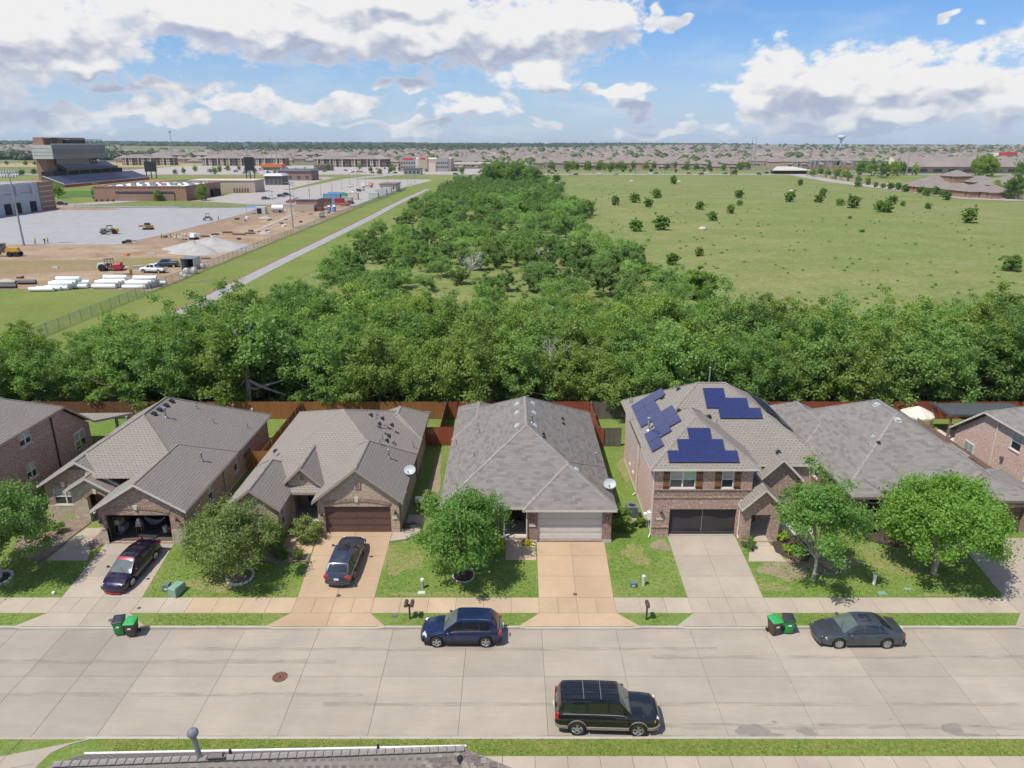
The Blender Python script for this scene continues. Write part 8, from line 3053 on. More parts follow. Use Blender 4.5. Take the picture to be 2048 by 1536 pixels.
def scoreboard(label, px, py, tpy, w):
 p = at(px, py, 1.1)
 zt = aty(px, tpy, p.y).z
 t = thing('scoreboard', label, 'scoreboard', (p.x, p.y, 1.1))
 MB().box(p.x - w / 2, p.x + w / 2, p.y - .5, p.y + .5, zt * .45, zt).build('board', [M['black_metal']], t, 0)
 for s_ in (-.42,0,.42):
  MB().box(p.x + s_ * w - .3, p.x + s_ * w + .3, p.y - .3, p.y + .3,1.0, zt * .46).build('post', [M['black_metal']], t, 0)
scoreboard('black scoreboard at the right end of the stadium stand', 304,357,323,9.5)
scoreboard('tall black scoreboard beside the track', 502,360,314,7.5)
# field house, beige block, grey hall and smaller blocks
t = thing('field_house', 'flat roofed red brick field house with white roof and dark window band', 'building', (-185,394,1.1))
MB().box(-208,-162,372,417,1.1,7.6).build('wall', [M['brick_field']], t)
MB().box(-207.4,-162.6,372.6,416.4,7.6,7.75).build('roof', [M['membrane']], t, 0)
m = MB()
for k in range(26):
 m.obox((-205 + (k * 37 % 41),376 + (k * 17 % 38),7.75),(1.2 + (k % 3) * .6,1.2 + (k % 2),.8 + .2 * (k % 3)))
m.build('roof_units', [M['grey_metal']], t, uv=False, kind='stuff')
for xa, xb, ya, yb in ((-208.2,-161.8,371.8,372.6),(-208.2,-161.8,416.4,417.2),(-208.2,-207.4,372.6,416.4),(-162.6,-161.8,372.6,416.4)):
 MB().box(xa, xb, ya, yb, 7.6,8.3).build('parapet', [M['brick_field']], t)
MB().box(-197,-168,371.5,371.9,4.9,5.6).build('window_band', [M['glass_far']], t, 0)
MB().box(-197,-168,371.6,371.95,1.1,4.4).build('lower_wall', [M['brick_dark']], t)
MB().box(-161.9,-160.5,402,412,1.1,4.8).build('entry', [M['dark_void']], t, 0)
m = MB()
for k in range(12):
 m.obox((-206 + k * .9,369 - (k % 3),1.1),(.8,.7,.6 + .3 * (k % 3)), k)
m.build('pallets', [M['rust']], t, uv=False, kind='stuff')
a, b = at(425,384,1.1), at(511,385,1.1)
t = thing('concession_block', 'low beige stucco block beside the track', 'building', (a.x, a.y, 1.1))
MB().box(b.x - 38, b.x, b.y, b.y + 17,1.1,7.6).build('wall', [M['stucco_tan']], t, 0)
MB().box(b.x - 38.3, b.x + .3, b.y - .3, b.y + 17.3,7.6,8.1).build('roof_edge', [M['box_cream']], t, 0)
for k in range(6):
 MB().box(b.x - 12 + k * 1.6, b.x - 11.1 + k * 1.6, b.y - 2.1, b.y - 2,1.1,3.6).build('gate', [M['rust']], t, 0)
for k, (px, py, w, d, h, mt, lb) in enumerate(((548,370,12,14,6, 'iron', 'small dark ticket block with flat roof beyond the beige block'),(590,361,26,22,7, 'brick_dark', 'low brown brick block with slate roof behind the car park'))):
 p = at(px, py, 1.1)
 t = thing('school_block', lb, 'building', (p.x, p.y, 1.1))
 MB().box(p.x - w / 2, p.x + w / 2, p.y, p.y + d, 1.1,1.1 + h).build('wall', [M[mt]], t)
 MB().obox((p.x, p.y + d / 2,1.1 + h),(w + 1.5, d + 1.5,1.4),0,0,.8).build('roof', [M['metal_roof'] if k else M['box_grey']], t, 0)
 for j in range(4):
  MB().box(p.x - w / 2 + w * (j + .25) / 4, p.x - w / 2 + w * (j + .7) / 4, p.y - .06, p.y, 2.2,4.6).build('window', [M['glass_far']], t, 0)
t = thing('grey_hall', 'tall grey concrete hall under construction at the left edge', 'building', (-220,300,1))
MB().box(-260,-200,262,316,1,12.2).build('wall', [M['tilt_wall']], t, 0)
MB().box(-259,-201,263,315,12.2,12.3).build('roof', [M['gravel_pad']], t, 0)
for xa, xb, ya, yb in ((-200.6,-199.9,262,316),(-260,-200.6,261.9,262.6),(-260,-200.6,315.4,316.1)):
 MB().box(xa, xb, ya, yb, 12.2,13.0).build('parapet', [M['box_grey']], t, 0)
MB().box(-199.98,-199.85,262,316,8.9,9.1).build('reveal', [M['panel_mid']], t, 0)
for y in (291,301,311):
 MB().box(-199.95,-199.3, y, y + 2,8.2,12.9).build('buttress', [M['tilt_wall']], t, 0)
for y in (293,299,309):
 MB().box(-199.97,-199.8, y, y + 4,1.2,5.4).build('doorway', [M['dark_void']], t, 0)
bt = MB().box(-216,-200.2,316.2,327,1,12.8).build('brick_tower', [M['brick_field']], t)
for k in range(5):
 MB().box(-200.18,-200.0,317,326,2.4 + k * 2.1,2.7 + k * 2.1).build('band', [M['stone_cast']], bt, uv=False)
for k, (px, py, s) in enumerate(((118,396,1.6),(196,400,1.5),(318,402,1.2),(358,400,1.3),(405,401,1.6))):
 p = at(px, py, 1.1)
 plant('belt', 'campus_tree', 'young campus tree, %s in the row before the field house' % ('first from the left', 'second', 'third', 'fourth', 'last')[k], 'tree', p.x, p.y, s * .55, k, 'campus trees', z=1.1)
mound('rubble_bank', -186,322,18,5,1.0, 'soil_pile', 18, 'dirt bank along the foot of the grey hall', 'bank')
# churned ground: ruts, small spoil heaps and scrap over the dirt
q = random.Random(41)
for k in range(16):
 x, y = q.uniform(-150,-73), q.uniform(142,205) if k % 2 else q.uniform(205,320)
 if x < -110 and y > 200:
  x = q.uniform(-106,-76)
 mound('spoil_heap', x, y, q.uniform(1,3), q.uniform(.8,2), q.uniform(.3,.9), q.choice(('soil_pile', 'dirt', 'gravel')),60 + k, 'low spoil heap among several scattered over the site dirt', 'heap', z0=1.05, n=14)['group'] = 'low spoil heaps on the site'
for k in range(12):
 x0, y0 = q.uniform(-140,-80), q.uniform(143,200)
 L_, a_ = q.uniform(14,34), q.uniform(-.25,.35)
 for s_ in (0,2.0):
  pts = [(x0 + L_ * j / 8 * math.cos(a_) - s_ * math.sin(a_), y0 + L_ * j / 8 * math.sin(a_) + s_ * math.cos(a_) + .5 * math.sin(j)) for j in range(9)]
  sheet('rut', pts + [(x, y + .45) for x, y in pts[::-1]],1.056 + .0012 * k, 'soil_pile' if k % 3 else 'mulch_pale', kind='structure')
for k in range(34):
 x, y = q.uniform(-106,-74), q.uniform(150,318)
 m = MB().obox((x, y, 1.06),(q.uniform(.5,2.2), q.uniform(.3,.9), q.uniform(.2,.7)), q.uniform(0,3))
 m.obox((x + .4, y + .3,1.06),(q.uniform(.3,1.2), q.uniform(.2,.6), q.uniform(.15,.5)), q.uniform(0,3))
 setp(m.build('site_scrap', [M[q.choice(('rust', 'pole_wood', 'iron', 'box_grey', 'orange', 'poly_white'))]], None, 0), 'small pile of scrap and material on the site dirt', 'scrap', 'scrap piles on the site dirt')
# ================================================================ THE TOWN BEYOND
def hip_block(mb, mr, x, y, z, l, w, h, p, rz=.0, over=.6):
 """walls into mb, hipped roof into mr"""
 mb.obox((x, y, z),(l, w, h), rz)
 c, s = math.cos(rz), math.sin(rz)
 T = lambda a, b, q: (x + a * c - b * s, y + a * s + b * c, z + q)
 l2, w2 = l / 2 + over, w / 2 + over
 if l2 >= w2:
  r, k = w2 * p, l2 - w2
  A, B = (-k, 0),(k, 0)
 else:
  r, k = l2 * p, w2 - l2
  A, B = (0,-k),(0, k)
 e = [(-l2,-w2),(l2,-w2),(l2, w2),(-l2, w2)]
 E = [T(a, b, h) for a, b in e]
 P, Q = T(*A, h + r), T(*B, h + r)
 if l2 >= w2:
  fs = [[E[0], E[1], Q, P],[E[1], E[2], Q],[E[2], E[3], P, Q],[E[3], E[0], P]]
 else:
  fs = [[E[0], E[1], P],[E[1], E[2], Q, P],[E[2], E[3], Q],[E[3], E[0], P, Q]]
 for f in fs:
  mr.poly(f)
def apartment(label, px0, px1, py, floors, depth, ro=0, back=.0):
 a, b = at(px0, py, 1.1), at(px1, py, 1.1)
 y = a.y + back
 sc = y / a.y
 x0, x1 = a.x * sc, b.x * sc
 L, h = x1 - x0, floors * 3.1
 t = thing('apartment_block', label, 'building', ((x0 + x1) / 2, y, 1.1))
 MB().box(x0, x1, y, y + depth, 1.1,1.1 + h).build('wall', [M['apt_brown']], t, 0)
 w, r = MB(), MB()
 hip_block(w, r, (x0 + x1) / 2, y + depth / 2,1.1 + h - .1, L, depth, .1,.42,0,1.4)
 ro_ = r.build('roof', [M['far_roof']], t, 0)
 MB().obox(((x0 + x1) / 2, y + depth * .35,1.1 + h + depth * .12),(L * .16,3,1.2)).build('dormer', [M['iron']], ro_, uv=False)
 n = max(3, int(L / 7.5))
 for k in range(n):
  xa = x0 + L * (k + .12) / n
  xb = x0 + L * (k + .62) / n
  if k % 3 != 2:
   MB().box(xa, xb, y - .35, y - .02,1.1,1.1 + h - .3).build('bay', [M['stucco_cream'] if k % 2 else M['stucco_tan']], t, 0)
  for f in range(floors):
   z = 1.1 + f * 3.1
   MB().box(xa + .8, xb - .8, y - .42, y - .36, z + .9, z + 2.4).build('window', [M['glass_far']], t, 0)
   xc = x0 + L * (k + .66) / n
   xd = x0 + L * (k + 1.02) / n
   MB().box(xc, xd, y - .1, y - .01, z + .2, z + 2.6).build('balcony_recess', [M['dark_void']], t, 0)
   MB().box(xc, xd, y - 1.1, y - 1.0, z + .1, z + 1.1).build('balcony_rail', [M['iron']], t, 0)
  if k % 2 == 0:
   MB().box(xb + .2, xb + .9, y - 1.3, y - .4,1.1,1.1 + h).build('pilaster', [M['stucco_cream']], t, 0)
apartment('three storey apartment block with brown hipped roof, right of the scoreboard mast', 628,776,334,3,20)
apartment('three storey apartment block left behind the stadium scoreboard', 405,570,332,3,20, back=10)
apartment('long apartment block with rows of balconies left of centre', 245,345,331,3,18, back=10)
apartment('apartment block set back between its neighbours', 430,520,326,3,22, back=40)
apartment('apartment block showing its roof behind the long balcony block', 590,700,323,3,22, back=60)
apartment('far apartment block behind the cell mast', 300,420,324,3,22, back=60)
# storage building with red signs
a, b = at(802,343,1.1), at(897,345,1.1)
t = thing('store_building', 'three storey stone store building with two red signs', 'building', ((a.x + b.x) / 2, a.y, 1.1))
H_ = 15
MB().box(a.x, b.x, a.y, a.y + 45,1.1,13.6).build('wall', [M['stucco_tan']], t, 0)
MB().box(a.x + 1, b.x - 1, a.y + 1, a.y + 44,13.6,13.9).build('roof', [M['membrane']], t, 0)
L = b.x - a.x
for k, (f0, f1, h, mt) in enumerate(((0,.3,15.2, 'stucco_grey'),(.36,.54,15.6, 'stucco_tan'),(.72,.96,14.6, 'stucco_grey'),(.30,.36,13.0, 'stucco_cream'),(.56,.70,9.5, 'stucco_cream'))):
 tw = MB().box(a.x + L * f0, a.x + L * f1, a.y - .8, a.y + 6,1.1, h).build('bay', [M[mt]], t, 0)
 if k in (0,1):
  MB().box(a.x + L * (f0 + .04), a.x + L * (f1 - .04), a.y - .95, a.y - .82, h - 2.6, h - .8).build('red_sign', [M['sign_red']], tw, uv=False)
 if k in (0,2):
  for j in range(6):
   for z in (4.5,8.6):
    x0 = a.x + L * (f0 + (f1 - f0) * (j + .2) / 6)
    MB().box(x0, x0 + L * (f1 - f0) * .1, a.y - .9, a.y - .82, z, z + 1.9).build('window', [M['glass_far']], tw, uv=False)
p0 = at(805,349,1.1)
t = thing('corner_shop', 'dark low shop in front of the store building', 'building', (p0.x, p0.y, 1.1))
MB().box(p0.x + 1, p0.x + 17, p0.y, p0.y + 14,1.1,6).build('wall', [M['stucco_grey']], t, 0)
MB().box(p0.x + .5, p0.x + 17.5, p0.y - .5, p0.y + 14.5,6,6.6).build('roof', [M['iron']], t, 0)
for j in range(4):
 MB().box(p0.x + 2 + j * 3.8, p0.x + 4.6 + j * 3.8, p0.y - .1, p0.y - .02,1.8,4.4).build('window', [M['glass_far']], t, 0)
p0 = at(523,341,1.1)
t = thing('fast_food_shop', 'small pink shop with orange band beyond the scoreboard', 'building', (p0.x, p0.y, 1.1))
MB().box(p0.x, p0.x + 22, p0.y, p0.y + 14,1.1,7.2).build('wall', [M['stucco_tan']], t, 0)
MB().box(p0.x - .3, p0.x + 22.3, p0.y - .4, p0.y + 14,4.6,7.6).build('sign_band', [M['orange']], t, 0)
MB().box(p0.x + 2, p0.x + 20, p0.y - .1, p0.y - .02,1.6,4.2).build('glazing', [M['glass_far']], t, 0)
p0 = at(628,341,1.1)
t = thing('brown_shop', 'dark brown low shop before the right apartment block', 'building', (p0.x, p0.y, 1.1))
MB().box(p0.x, p0.x + 18, p0.y, p0.y + 14,1.1,7.5).build('wall', [M['apt_brown']], t, 0)
MB().box(p0.x + 2, p0.x + 16, p0.y - .2, p0.y - .05,5.2,6.6).build('fascia', [M['iron']], t, 0)
MB().box(p0.x + 2, p0.x + 16, p0.y - .1, p0.y - .02,1.6,4.4).build('glazing', [M['glass_far']], t, 0)
a, b = at(905,337,1.1), at(980,335,1.1)
t = thing('filling_station', 'wide pale filling station canopy behind the head of the wood', 'building', (a.x, a.y, 1.1))
MB().box(a.x, b.x, a.y, a.y + 40,5.5,6.9).build('canopy', [M['canopy_white']], t, 0)
for k in range(5):
 for j in range(2):
  x = a.x + (b.x - a.x) * (k + .5) / 5
  MB().box(x - .4, x + .4, a.y + 3 + j * 30, a.y + 4 + j * 30,1.1,5.5).build('column', [M['box_cream']], t, 0)
# right hand side: long building, walled bungalows, park shelter, substation
a, b = at(1800,347,1.1), at(2120,345,1.1)
t = thing('long_school', 'long low school with broad grey roof at the far right', 'building', ((a.x + b.x) / 2, a.y, 1.1))
MB().box(a.x, b.x, a.y, a.y + 44,1.1,7.4).build('wall', [M['stucco_tan']], t, 0)
xm0, xm1 = a.x - 1.5, b.x + 1.5
yr0, yr1, ym = a.y - 2, a.y + 46, a.y + 22
m = MB()
m.poly([(xm0, yr0,7.3),(xm1, yr0,7.3),(xm1, ym, 16.0),(xm0 + 2, ym, 16.0)])
m.poly([(xm1, yr1,7.3),(xm0, yr1,7.3),(xm0 + 2, ym, 16.0),(xm1, ym, 16.0)])
m.poly([(xm0 + .4, yr1,7.3),(xm0 + .4, yr0,7.3),(xm0 + 2, ym, 16.0)],1)
m.build('roof', [M['far_roof'], M['stucco_cream']], t, 0)
for k in range(12):
 x0 = a.x + (b.x - a.x) * (k + .2) / 12
 MB().box(x0, x0 + (b.x - a.x) * .05, a.y - .12, a.y - .02,2.4,5.2).build('window', [M['glass_far']], t, 0)
bung = [(1858,384,20,13,3.2, 'bungalow at the left end of the walled estate'),(1890,387,18,12,3.2, 'second bungalow along the masonry wall'),(1925,391,18,12,3.2, 'third bungalow along the masonry wall'),(1962,395,18,12,3.2, 'fourth bungalow along the masonry wall'),(1998,397,14,12,3.2, 'last bungalow along the masonry wall'),(1920,373,15,14,6.6, 'two storey brick house rising from the walled estate'),(1880,372,18,12,3.2, 'bungalow behind the second along the wall'),(1968,374,20,14,3.2, 'bungalow right of the two storey brick house'),(2010,381,20,14,3.2, 'broad bungalow near the right edge in the estate'),(2042,372,22,14,3.2, 'bungalow cut by the right edge of the photo')]
for px, py, l, w, h, lb in bung:
 p = at(px, py, 1.1)
 t = thing('bungalow', lb, 'house', (p.x, p.y, 1.1))
 wb, rb = MB(), MB()
 hip_block(wb, rb, p.x, p.y + w / 2,1.05, l, w, h, .5)
 hip_block(wb, rb, p.x - l * .3, p.y + w * .2,1.04, l * .3, w * .8, h - .05,.5)
 wb.build('wall', [M['brick_field']], t)
 rb.build('roof', [M['far_roof']], t, 0)
 for k in range(4):
  x0 = p.x - l / 2 + l * (k + .3) / 4
  MB().box(x0, x0 + 1.8, p.y - .12, p.y - .02,2.0,3.6).build('window', [M['glass_far']], t, 0)
t = thing('estate_wall', 'pale masonry wall along the side road with brick piers', 'wall', (256,470,1.1))
pts = [(272,690),(256,560),(254,420),(258,394),(300,392),(335,392)]
for (xa, ya),(xb, yb) in zip(pts, pts[1:]):
 n = max(1, int(math.hypot(xb - xa, yb - ya) / 9))
 for k in range(n):
  x0, y0, x1, y1 = xa + (xb - xa) * k / n, ya + (yb - ya) * k / n, xa + (xb - xa) * (k + 1) / n, ya + (yb - ya) * (k + 1) / n
  l = math.hypot(x1 - x0, y1 - y0)
  rz = math.atan2(y1 - y0, x1 - x0)
  MB().obox(((x0 + x1) / 2,(y0 + y1) / 2,1.0),(l - .8,.3,2.2), rz).build('wall_panel', [M['wall_masonry']], t, 0)
  MB().obox((x0, y0,1.0),(.8,.8,2.6), rz).build('pier', [M['brick_field']], t, 0)
p0 = at(1575,348,1.1)
t = thing('park_shelter', 'dark open shelter with pale pitched roof beside the highway', 'shelter', (p0.x, p0.y, 1.1))
MB().box(p0.x - 12, p0.x + 18, p0.y, p0.y + 12,1.1,4.8).build('wall', [M['dark_void']], t, 0)  # near-black box fills the open shelter with painted shade
MB().poly([(p0.x - 16, p0.y - 2,4.5),(p0.x + 22, p0.y - 2,4.6),(p0.x + 8, p0.y + 8,7.6),(p0.x - 8, p0.y + 8,7.8)]).box(p0.x - 16, p0.x + 22, p0.y - 2.2, p0.y - 2,4.1,4.6).build('roof', [M['canopy_white']], t, 0)
for k in range(7):
 MB().box(p0.x - 15 + k * 6, p0.x - 14.5 + k * 6, p0.y - 1.8, p0.y - 1.3,1.1,4.5).build('post', [M['black_metal']], t, 0)
t = thing('substation', 'substation with grey steel frames and long beam in the distance', 'substation', (430,860,1))
q = random.Random(8)
m = MB()
m.box(330,560,850,851,10.5,11.5)
m.build('beam', [M['box_grey']], t, 0)
for k in range(24):
 x = 335 + k * 9.5
 MB().box(x, x + .6,850,851,1,10.5).build('frame_post', [M['pole_steel']], t, 0)
m = MB()
for k in range(70):
 x, y = q.uniform(330,555), q.uniform(852,890)
 m.obox((x, y, 1),(q.uniform(.6,3), q.uniform(.6,3), q.uniform(3,11)), q.uniform(0,1))
m.build('switchgear', [M['panel_mid']], t, uv=False, kind='stuff')
MB().box(325,560,846,846.4,1,4.2).build('perimeter_wall', [M['brick_field']], t)
for k, (px, py, tp, r, hd, lb) in enumerate(((1500,336,275,.55, None, 'left shaft of the twin steel pylons'),(1507,335,273,.55, None, 'right shaft of the twin steel pylons'),(1181,337,280,.45, 'cross', 'steel pole beyond the field in line with the middle of the field'),(545,334,275,.4, 'cross', 'steel pole above the apartments'),(1855,335,305,.9, None, 'stout pale pole behind the long school'),(1660,348,300,.5, 'cross', 'steel pole in front of the substation, left'),(1812,352,310,.5, 'cross', 'steel pole in front of the substation, right'),(933,330,281,.35, 'cross', 'slim pole behind the filling station'),(386,325,278,.3, 'cross', 'slim pole behind the cell mast'),(730,322,284,.3, 'cross', 'slim pole above the right apartment block'),
          (1140,352,328,.2, 'cross', 'wooden pole along the highway, leftmost'),(1270,353,325,.2, 'cross', 'wooden pole along the highway, second'),(1400,351,327,.2, 'cross', 'wooden pole along the highway, third'),(1187,348,325,.2, 'cross', 'wooden pole behind the highway, left'),(1330,348,326,.2, 'cross', 'wooden pole behind the highway, right'),(1461,352,322,.2, 'cross', 'wooden pole beside the cone shaped shrub'),(1532,348,318,.25, 'cross', 'wooden pole by the park shelter, left'),(1614,352,320,.25, 'cross', 'wooden pole by the park shelter, right'),(1866,395,372,.12, None, 'slim lamp post at the near end of the side road'))):
 mast(lb, px, py, 1.1, tp, r, hd, 'pole_wood' if 'wooden' in lb else 'pole_steel', 'utility_pole', 'pole')
# water tower
d_ = 2700
wx = (1680 - 1024) / FPX * (d_ * _c + 20 * _s)
zt = CAMH + (288 - 272) / FPX * d_
t = thing('water_tower', 'blue and white water tower on the right horizon', 'water tower', (wx, d_, tz(wx, d_)))
MB().lathe((wx, d_, 0),[(3, tz(wx, d_)),(3, zt - 16),(9, zt - 11)],16).build('stem', [M['tank_blue']], t, uv=False, smooth=40)
MB().lathe((wx, d_, 0),[(9, zt - 11),(14, zt - 7),(14.2, zt - 2.5)],20).build('bowl', [M['tank_white']], t, uv=False, smooth=40)
MB().lathe((wx, d_, 0),[(14.2, zt - 2.5),(10, zt - .5),(.01, zt)],20).build('roof', [M['tank_blue']], t, uv=False, smooth=40)
p0 = at(1995,322,1.1)
t = thing('red_shop', 'red and white shop front behind the long school', 'building', (p0.x, p0.y, 1.1))
MB().box(p0.x, p0.x + 30, p0.y, p0.y + 20,1.1,14).build('wall', [M['membrane']], t, 0)
MB().box(p0.x - .3, p0.x + 30.3, p0.y - .3, p0.y, 8,15).build('sign_band', [M['sign_red']], t, 0)
# cars on the highway and in the shop car parks
cols = ['paint_white', 'paint_black', 'paint_silver', 'paint_maroon', 'paint_navy', 'paint_grey', 'paint_red']
hw = [(1105,348, 'paint_navy', 'blue van like car leftmost on the highway past the field'),(1151,350, 'paint_grey', 'grey car second on the highway past the field'),(1199,349, 'paint_white', 'white car third on the highway past the field'),(1232,350, 'paint_silver', 'silver car fourth on the highway past the field'),(1302,348, 'paint_white', 'white car beside the maroon one on the highway'),(1311,348, 'paint_maroon', 'maroon car beside the white one on the highway'),(1378,348, 'paint_grey', 'dark grey car in the middle of the highway'),(1402,349, 'paint_black', 'black car right of the dark grey one on the highway'),(1414,347, 'paint_white', 'white car right of the black one on the highway'),(1450,348, 'paint_black', 'black car beside the cone shaped shrub'),(1518,349, 'paint_grey', 'dark car left at the park shelter'),(1532,347, 'paint_black', 'black car second at the park shelter'),(1556,345, 'paint_maroon', 'maroon car on the side road mouth'),(790,347, 'paint_black', 'black car nearest the school entry road'),(911,349, 'paint_black', 'black car on the highway before the head of the wood'),(42,346, 'paint_white', 'white van on the road left of the stadium')]
for k, (px, py, c, lb) in enumerate(hw):
 minicar(lb, px, py, R(180 * (k % 2)), c, 1.2, 'suv' if k % 3 else 'sedan')
q = random.Random(4)
for k in range(70):
 px = q.choice((q.uniform(400,620), q.uniform(640,900), q.uniform(1550,1640)))
 py = q.uniform(338,347)
 minicar('small car among those standing on the distant shop and apartment lots', px, py, R(q.choice((0,90,180,80))), q.choice(cols),1.14, q.choice(('suv', 'sedan')), 'cars on the distant lots')
for k in range(9):
 minicar('white car in the row left of the stadium', 4 + k * 4.2,352 - k * .1, R(90), 'paint_white', 1.12, 'sedan', 'white cars left of the stadium')
# roadside and estate trees
q = random.Random(14)
for k in range(46):
 px, py = q.uniform(1095,1500), q.uniform(337.5,341)
 p = at(px, py, 1.1)
 plant('belt', 'street_tree', 'dark tree in the row before the first suburb houses', 'tree', p.x, p.y, q.uniform(.75,1.15), k, 'trees before the suburb', z=1.1)
for k, (px, py, s) in enumerate(((1078,344,.6),(1098,345,.7),(1111,344,.7),(1135,344,.8),(1220,344,.8),(1246,344,.9),(1261,344,.8),(1302,344,.9),(1352,344,.8),(1408,343,.8),(1422,343,.8))):
 p = at(px, py, 1.1)
 plant('shrub', 'roadside_tree', 'small tree on the grass beyond the highway', 'tree', p.x, p.y, s * 1.3, k, 'small trees beyond the highway', z=1.1)
for k, (px, py, s) in enumerate(((1625,354,1.0),(1640,352,1.1),(1655,355,1.0),(1672,358,1.2),(1690,360,1.15),(1720,350,1.9),(1742,352,2.0),(1765,356,1.9),(1785,352,1.8),(1800,350,1.7),(1830,350,1.3),(1700,362,.8),(1715,366,.7),(1735,369,.7),(1965,352,2.6),(1950,350,2.0),(1980,353,2.2),(2040,350,1.8),(1990,392,1.1),(2028,398,1.8))):
 p = at(px, py, 1.1)
 plant('belt', 'estate_tree', 'broad tree among those round the walled estate and school', 'tree', p.x, p.y, s * .85, k, 'trees round the walled estate', z=1.1)
for k in range(18):
 px = 1745 + k * 15
 p = at(px, 371 + min(20, k * 2.3) + q.uniform(-2,2),1.1)
 plant('shrub', 'wall_tree', 'young tree planted along the masonry estate wall', 'tree', p.x - 3, p.y, q.uniform(.9,1.5), k, 'young trees along the estate wall', z=1.1)
for k in range(30):
 px, py = q.uniform(350,930), q.uniform(338,349)
 p = at(px, py, 1.1)
 plant('belt', 'town_tree', 'tree among the distant shops and apartments', 'tree', p.x, p.y, q.uniform(.45,.85), k, 'trees among the shops', z=1.1)
for k, (px, py) in enumerate(((14,329),(52,330),(70,330),(45,350),(68,348))):
 p = at(px, py, 1.1)
 plant('shrub', 'roadside_tree', 'small dark tree left of the stadium, %s' % ('leftmost by the hay field', 'second by the hay field', 'third by the hay field', 'by the parked white cars', 'nearest the stadium ramp')[k], 'tree', p.x, p.y, 1.6, k, z=1.1)
# ---- the suburb: the largest houses singly, the rest as one mass
q = random.Random(31)
cand = []
def in_suburb(x, y):
 az = math.atan2(x, y)
 d = math.hypot(x, y)
 if d < 860 or d > 5600 or abs(az) > .72:
  return False
 px = 1024 + FPX * x / (y * _c + 27 * _s)
 if px < -40 or px > 2090:
  return False
 if px < 240:
  return 1700 < d < 4200
 if px < 760:
  return 1180 < d < 2250
 if px < 1000:
  return 930 < d < 2500
 if px < 1180:
  return 840 < d < 3300
 if 1500 < px:
  return d > (1000 if px < 1640 else 1080)
 return d > 840
def front(px0, px1, y):
 n = int((px1 - px0) / 15)
 for k in range(n):
  px = px0 + (px1 - px0) * (k + .5) / n
  x = (px - 1024) / FPX * (y * _c + 27 * _s)
  cand.append((x, y + q.uniform(-4,4)))
y = 845.0
while y < 5600:
 half = .76 * y + 60
 x = -half
 step = 19.0 if y < 2200 else 26.0
 while x < half:
  xx, yy = x + q.uniform(-3,3), y + q.uniform(-4,4)
  if in_suburb(xx, yy) and q.random() < .93:
   cand.append((xx, yy))
  x += step
 y += 33.0 if y < 2200 else (46 if y < 3500 else 70)
cand.sort(key=lambda p: p[1])
protos = []
for k in range(6):
 w, r = MB(), MB()
 l, d, h = q.uniform(13,16), q.uniform(13,17), q.choice((3.2,3.4,6.0,6.2))
 hip_block(w, r, 0,0,-.5, l, d, h + .5,.58)
 hip_block(w, r, -l * .22,-d * .4,-.5, l * .5, d * .5, min(h, 3.3) + .5,.62)
 for j in range(3):
  w.box(-l * .4 + j * l * .3,-l * .4 + j * l * .3 + 1.5,-d * .66,-d * .65,1,2.4,1)
 protos.append((w.mesh('wall', [M['suburb_wall'], M['glass_far']], uv=False), r.mesh('roof', [M['far_roof']], uv=False),(l, d, h)))
for k, (x, y) in enumerate(cand[:290]):
 me = protos[k % 6]
 t = thing('suburb_house', 'brown roofed house in the first rows of the distant suburb', 'house', (x, y, tz(x, y)), q.choice((0, PI, PI / 2,0)) + q.uniform(-.1,.1), 'houses of the distant suburb')
 link_mesh('wall', me[0], t)
 link_mesh('roof', me[1], t)
w, r = MB(), MB()
for (x, y) in cand[290:]:
 hip_block(w, r, x, y, tz(x, y) - .6, q.uniform(13,18), q.uniform(12,16), q.choice((4,4,6.4)),.56, q.choice((0, PI / 2)) + q.uniform(-.2,.2))
n0 = len(w.v)
mm = MB()
mm.v = w.v + r.v
mm.f = w.f + [tuple(i + n0 for i in f) for f in r.f]
mm.m = [0] * len(w.f) + [1] * len(r.f)
setp(mm.build('suburb_mass', [M['suburb_wall'], M['far_roof_mass']], None, 0), 'far rows of suburb houses running to the horizon', 'houses', kind='stuff')
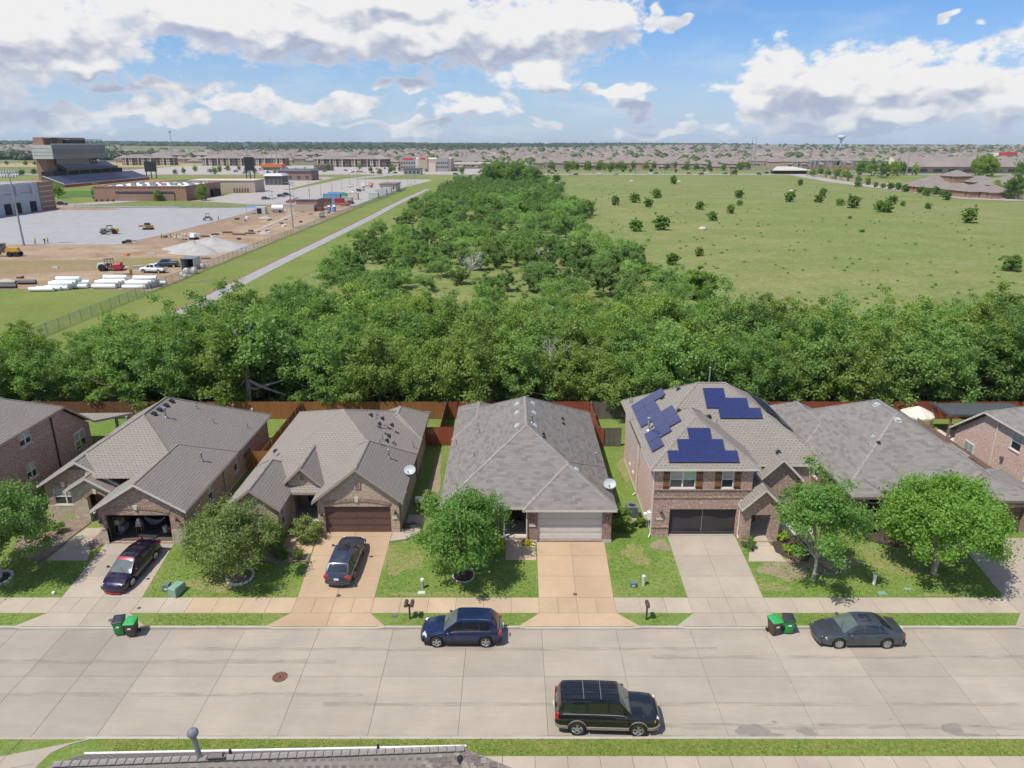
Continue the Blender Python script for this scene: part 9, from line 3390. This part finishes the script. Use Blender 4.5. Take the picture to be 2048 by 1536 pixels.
# ---- far trees: belts and a wooded horizon as one mass each
def blobs(name, label, pts, mat, n=6, rows=4):
 """rough leafy lumps, all in one mesh"""
 g = np.random.default_rng(12)
 th = np.linspace(0, PI, rows + 1)
 base = np.array([[math.sin(t_) * math.cos(2 * PI * j / n), math.sin(t_) * math.sin(2 * PI * j / n),-math.cos(t_)] for t_ in th for j in range(n)])
 F0 = np.array([[k * n + j, k * n + (j + 1) % n, (k + 1) * n + (j + 1) % n, (k + 1) * n + j] for k in range(rows) for j in range(n)])
 Vs, Fs = [],[]
 for i, (x, y, z, rx, rz_) in enumerate(pts):
  e = 1 + g.uniform(-.3,.3, size=(len(base),1))
  Vs.append(base * e * np.array([rx, rx, rz_]) + np.array([x, y, z]))
  Fs.append(F0 + i * len(base))
 return setp(link_mesh(name, quad_mesh(name, np.concatenate(Vs), np.concatenate(Fs), M[mat])), label, 'trees', kind='stuff')
q = random.Random(77)
pts = []
for k in range(1300):      # street trees between the far houses
 d = 900 + 4300 * q.random() ** 1.3
 px = q.uniform(-20,2070)
 x = (px - 1024) / FPX * d * .97
 if in_suburb(x, d):
  rr = q.uniform(3.2,6.5) * (1 + d / 6000)
  pts.append((x, d, tz(x, d) + rr * .8, rr, rr * .85))
for k in range(260):       # tree line in the right suburb
 x = q.uniform(900,2200)
 d = q.choice((1750,2000,2500)) + q.uniform(-25,25)
 pts.append((x, d, tz(x, d) + 5, q.uniform(5,9), q.uniform(5,7)))
blobs('suburb_trees', 'scattered trees standing between the far suburb houses', pts, 'leaf_far')
pts = []
for k in range(6500):      # wooded land left of centre up to the horizon
 d = 2250 + 4300 * q.random() ** 1.1
 px = q.uniform(-60,1500)
 lim = 2300 if px > 430 else 4000
 if px > 1000:
  lim = 3300 + (px - 1000) * 5
 if d < lim:
  continue
 x = (px - 1024) / FPX * d * .97
 rr = q.uniform(5,10) * (1 + d / 6000)
 pts.append((x, d, tz(x, d) + rr * .25, rr * 1.3, rr * .7))
for k in range(900):       # left green belt behind the hay field
 d = 1280 + 420 * q.random()
 px = q.uniform(-60,330)
 x = (px - 1024) / FPX * d * .97
 rr = q.uniform(4,8)
 pts.append((x, d, tz(x, d) + rr * .5, rr, rr * .9))
for k in range(700):       # dark line along the right horizon
 d = 5400 + 600 * q.random()
 x = q.uniform(1200,4600)
 rr = q.uniform(8,14)
 pts.append((x, d, tz(x, d) + rr * .1, rr * 1.6, rr * .6))
blobs('horizon_forest', 'wooded land reaching to the horizon', pts, 'leaf_horizon')
# ================================================================ AIR
nt = newmat('air')
nt.put(nt.node('ShaderNodeOutputMaterial').inputs['Volume'], nt.node('ShaderNodeVolumePrincipled', {'Color': (.75,.85,1.0), 'Density': 4e-5}).outputs[0])
MB().box(-15600,15600,-100,12600,-2.0,95).build('haze', [M['air']], None, uv=False, kind='stuff')
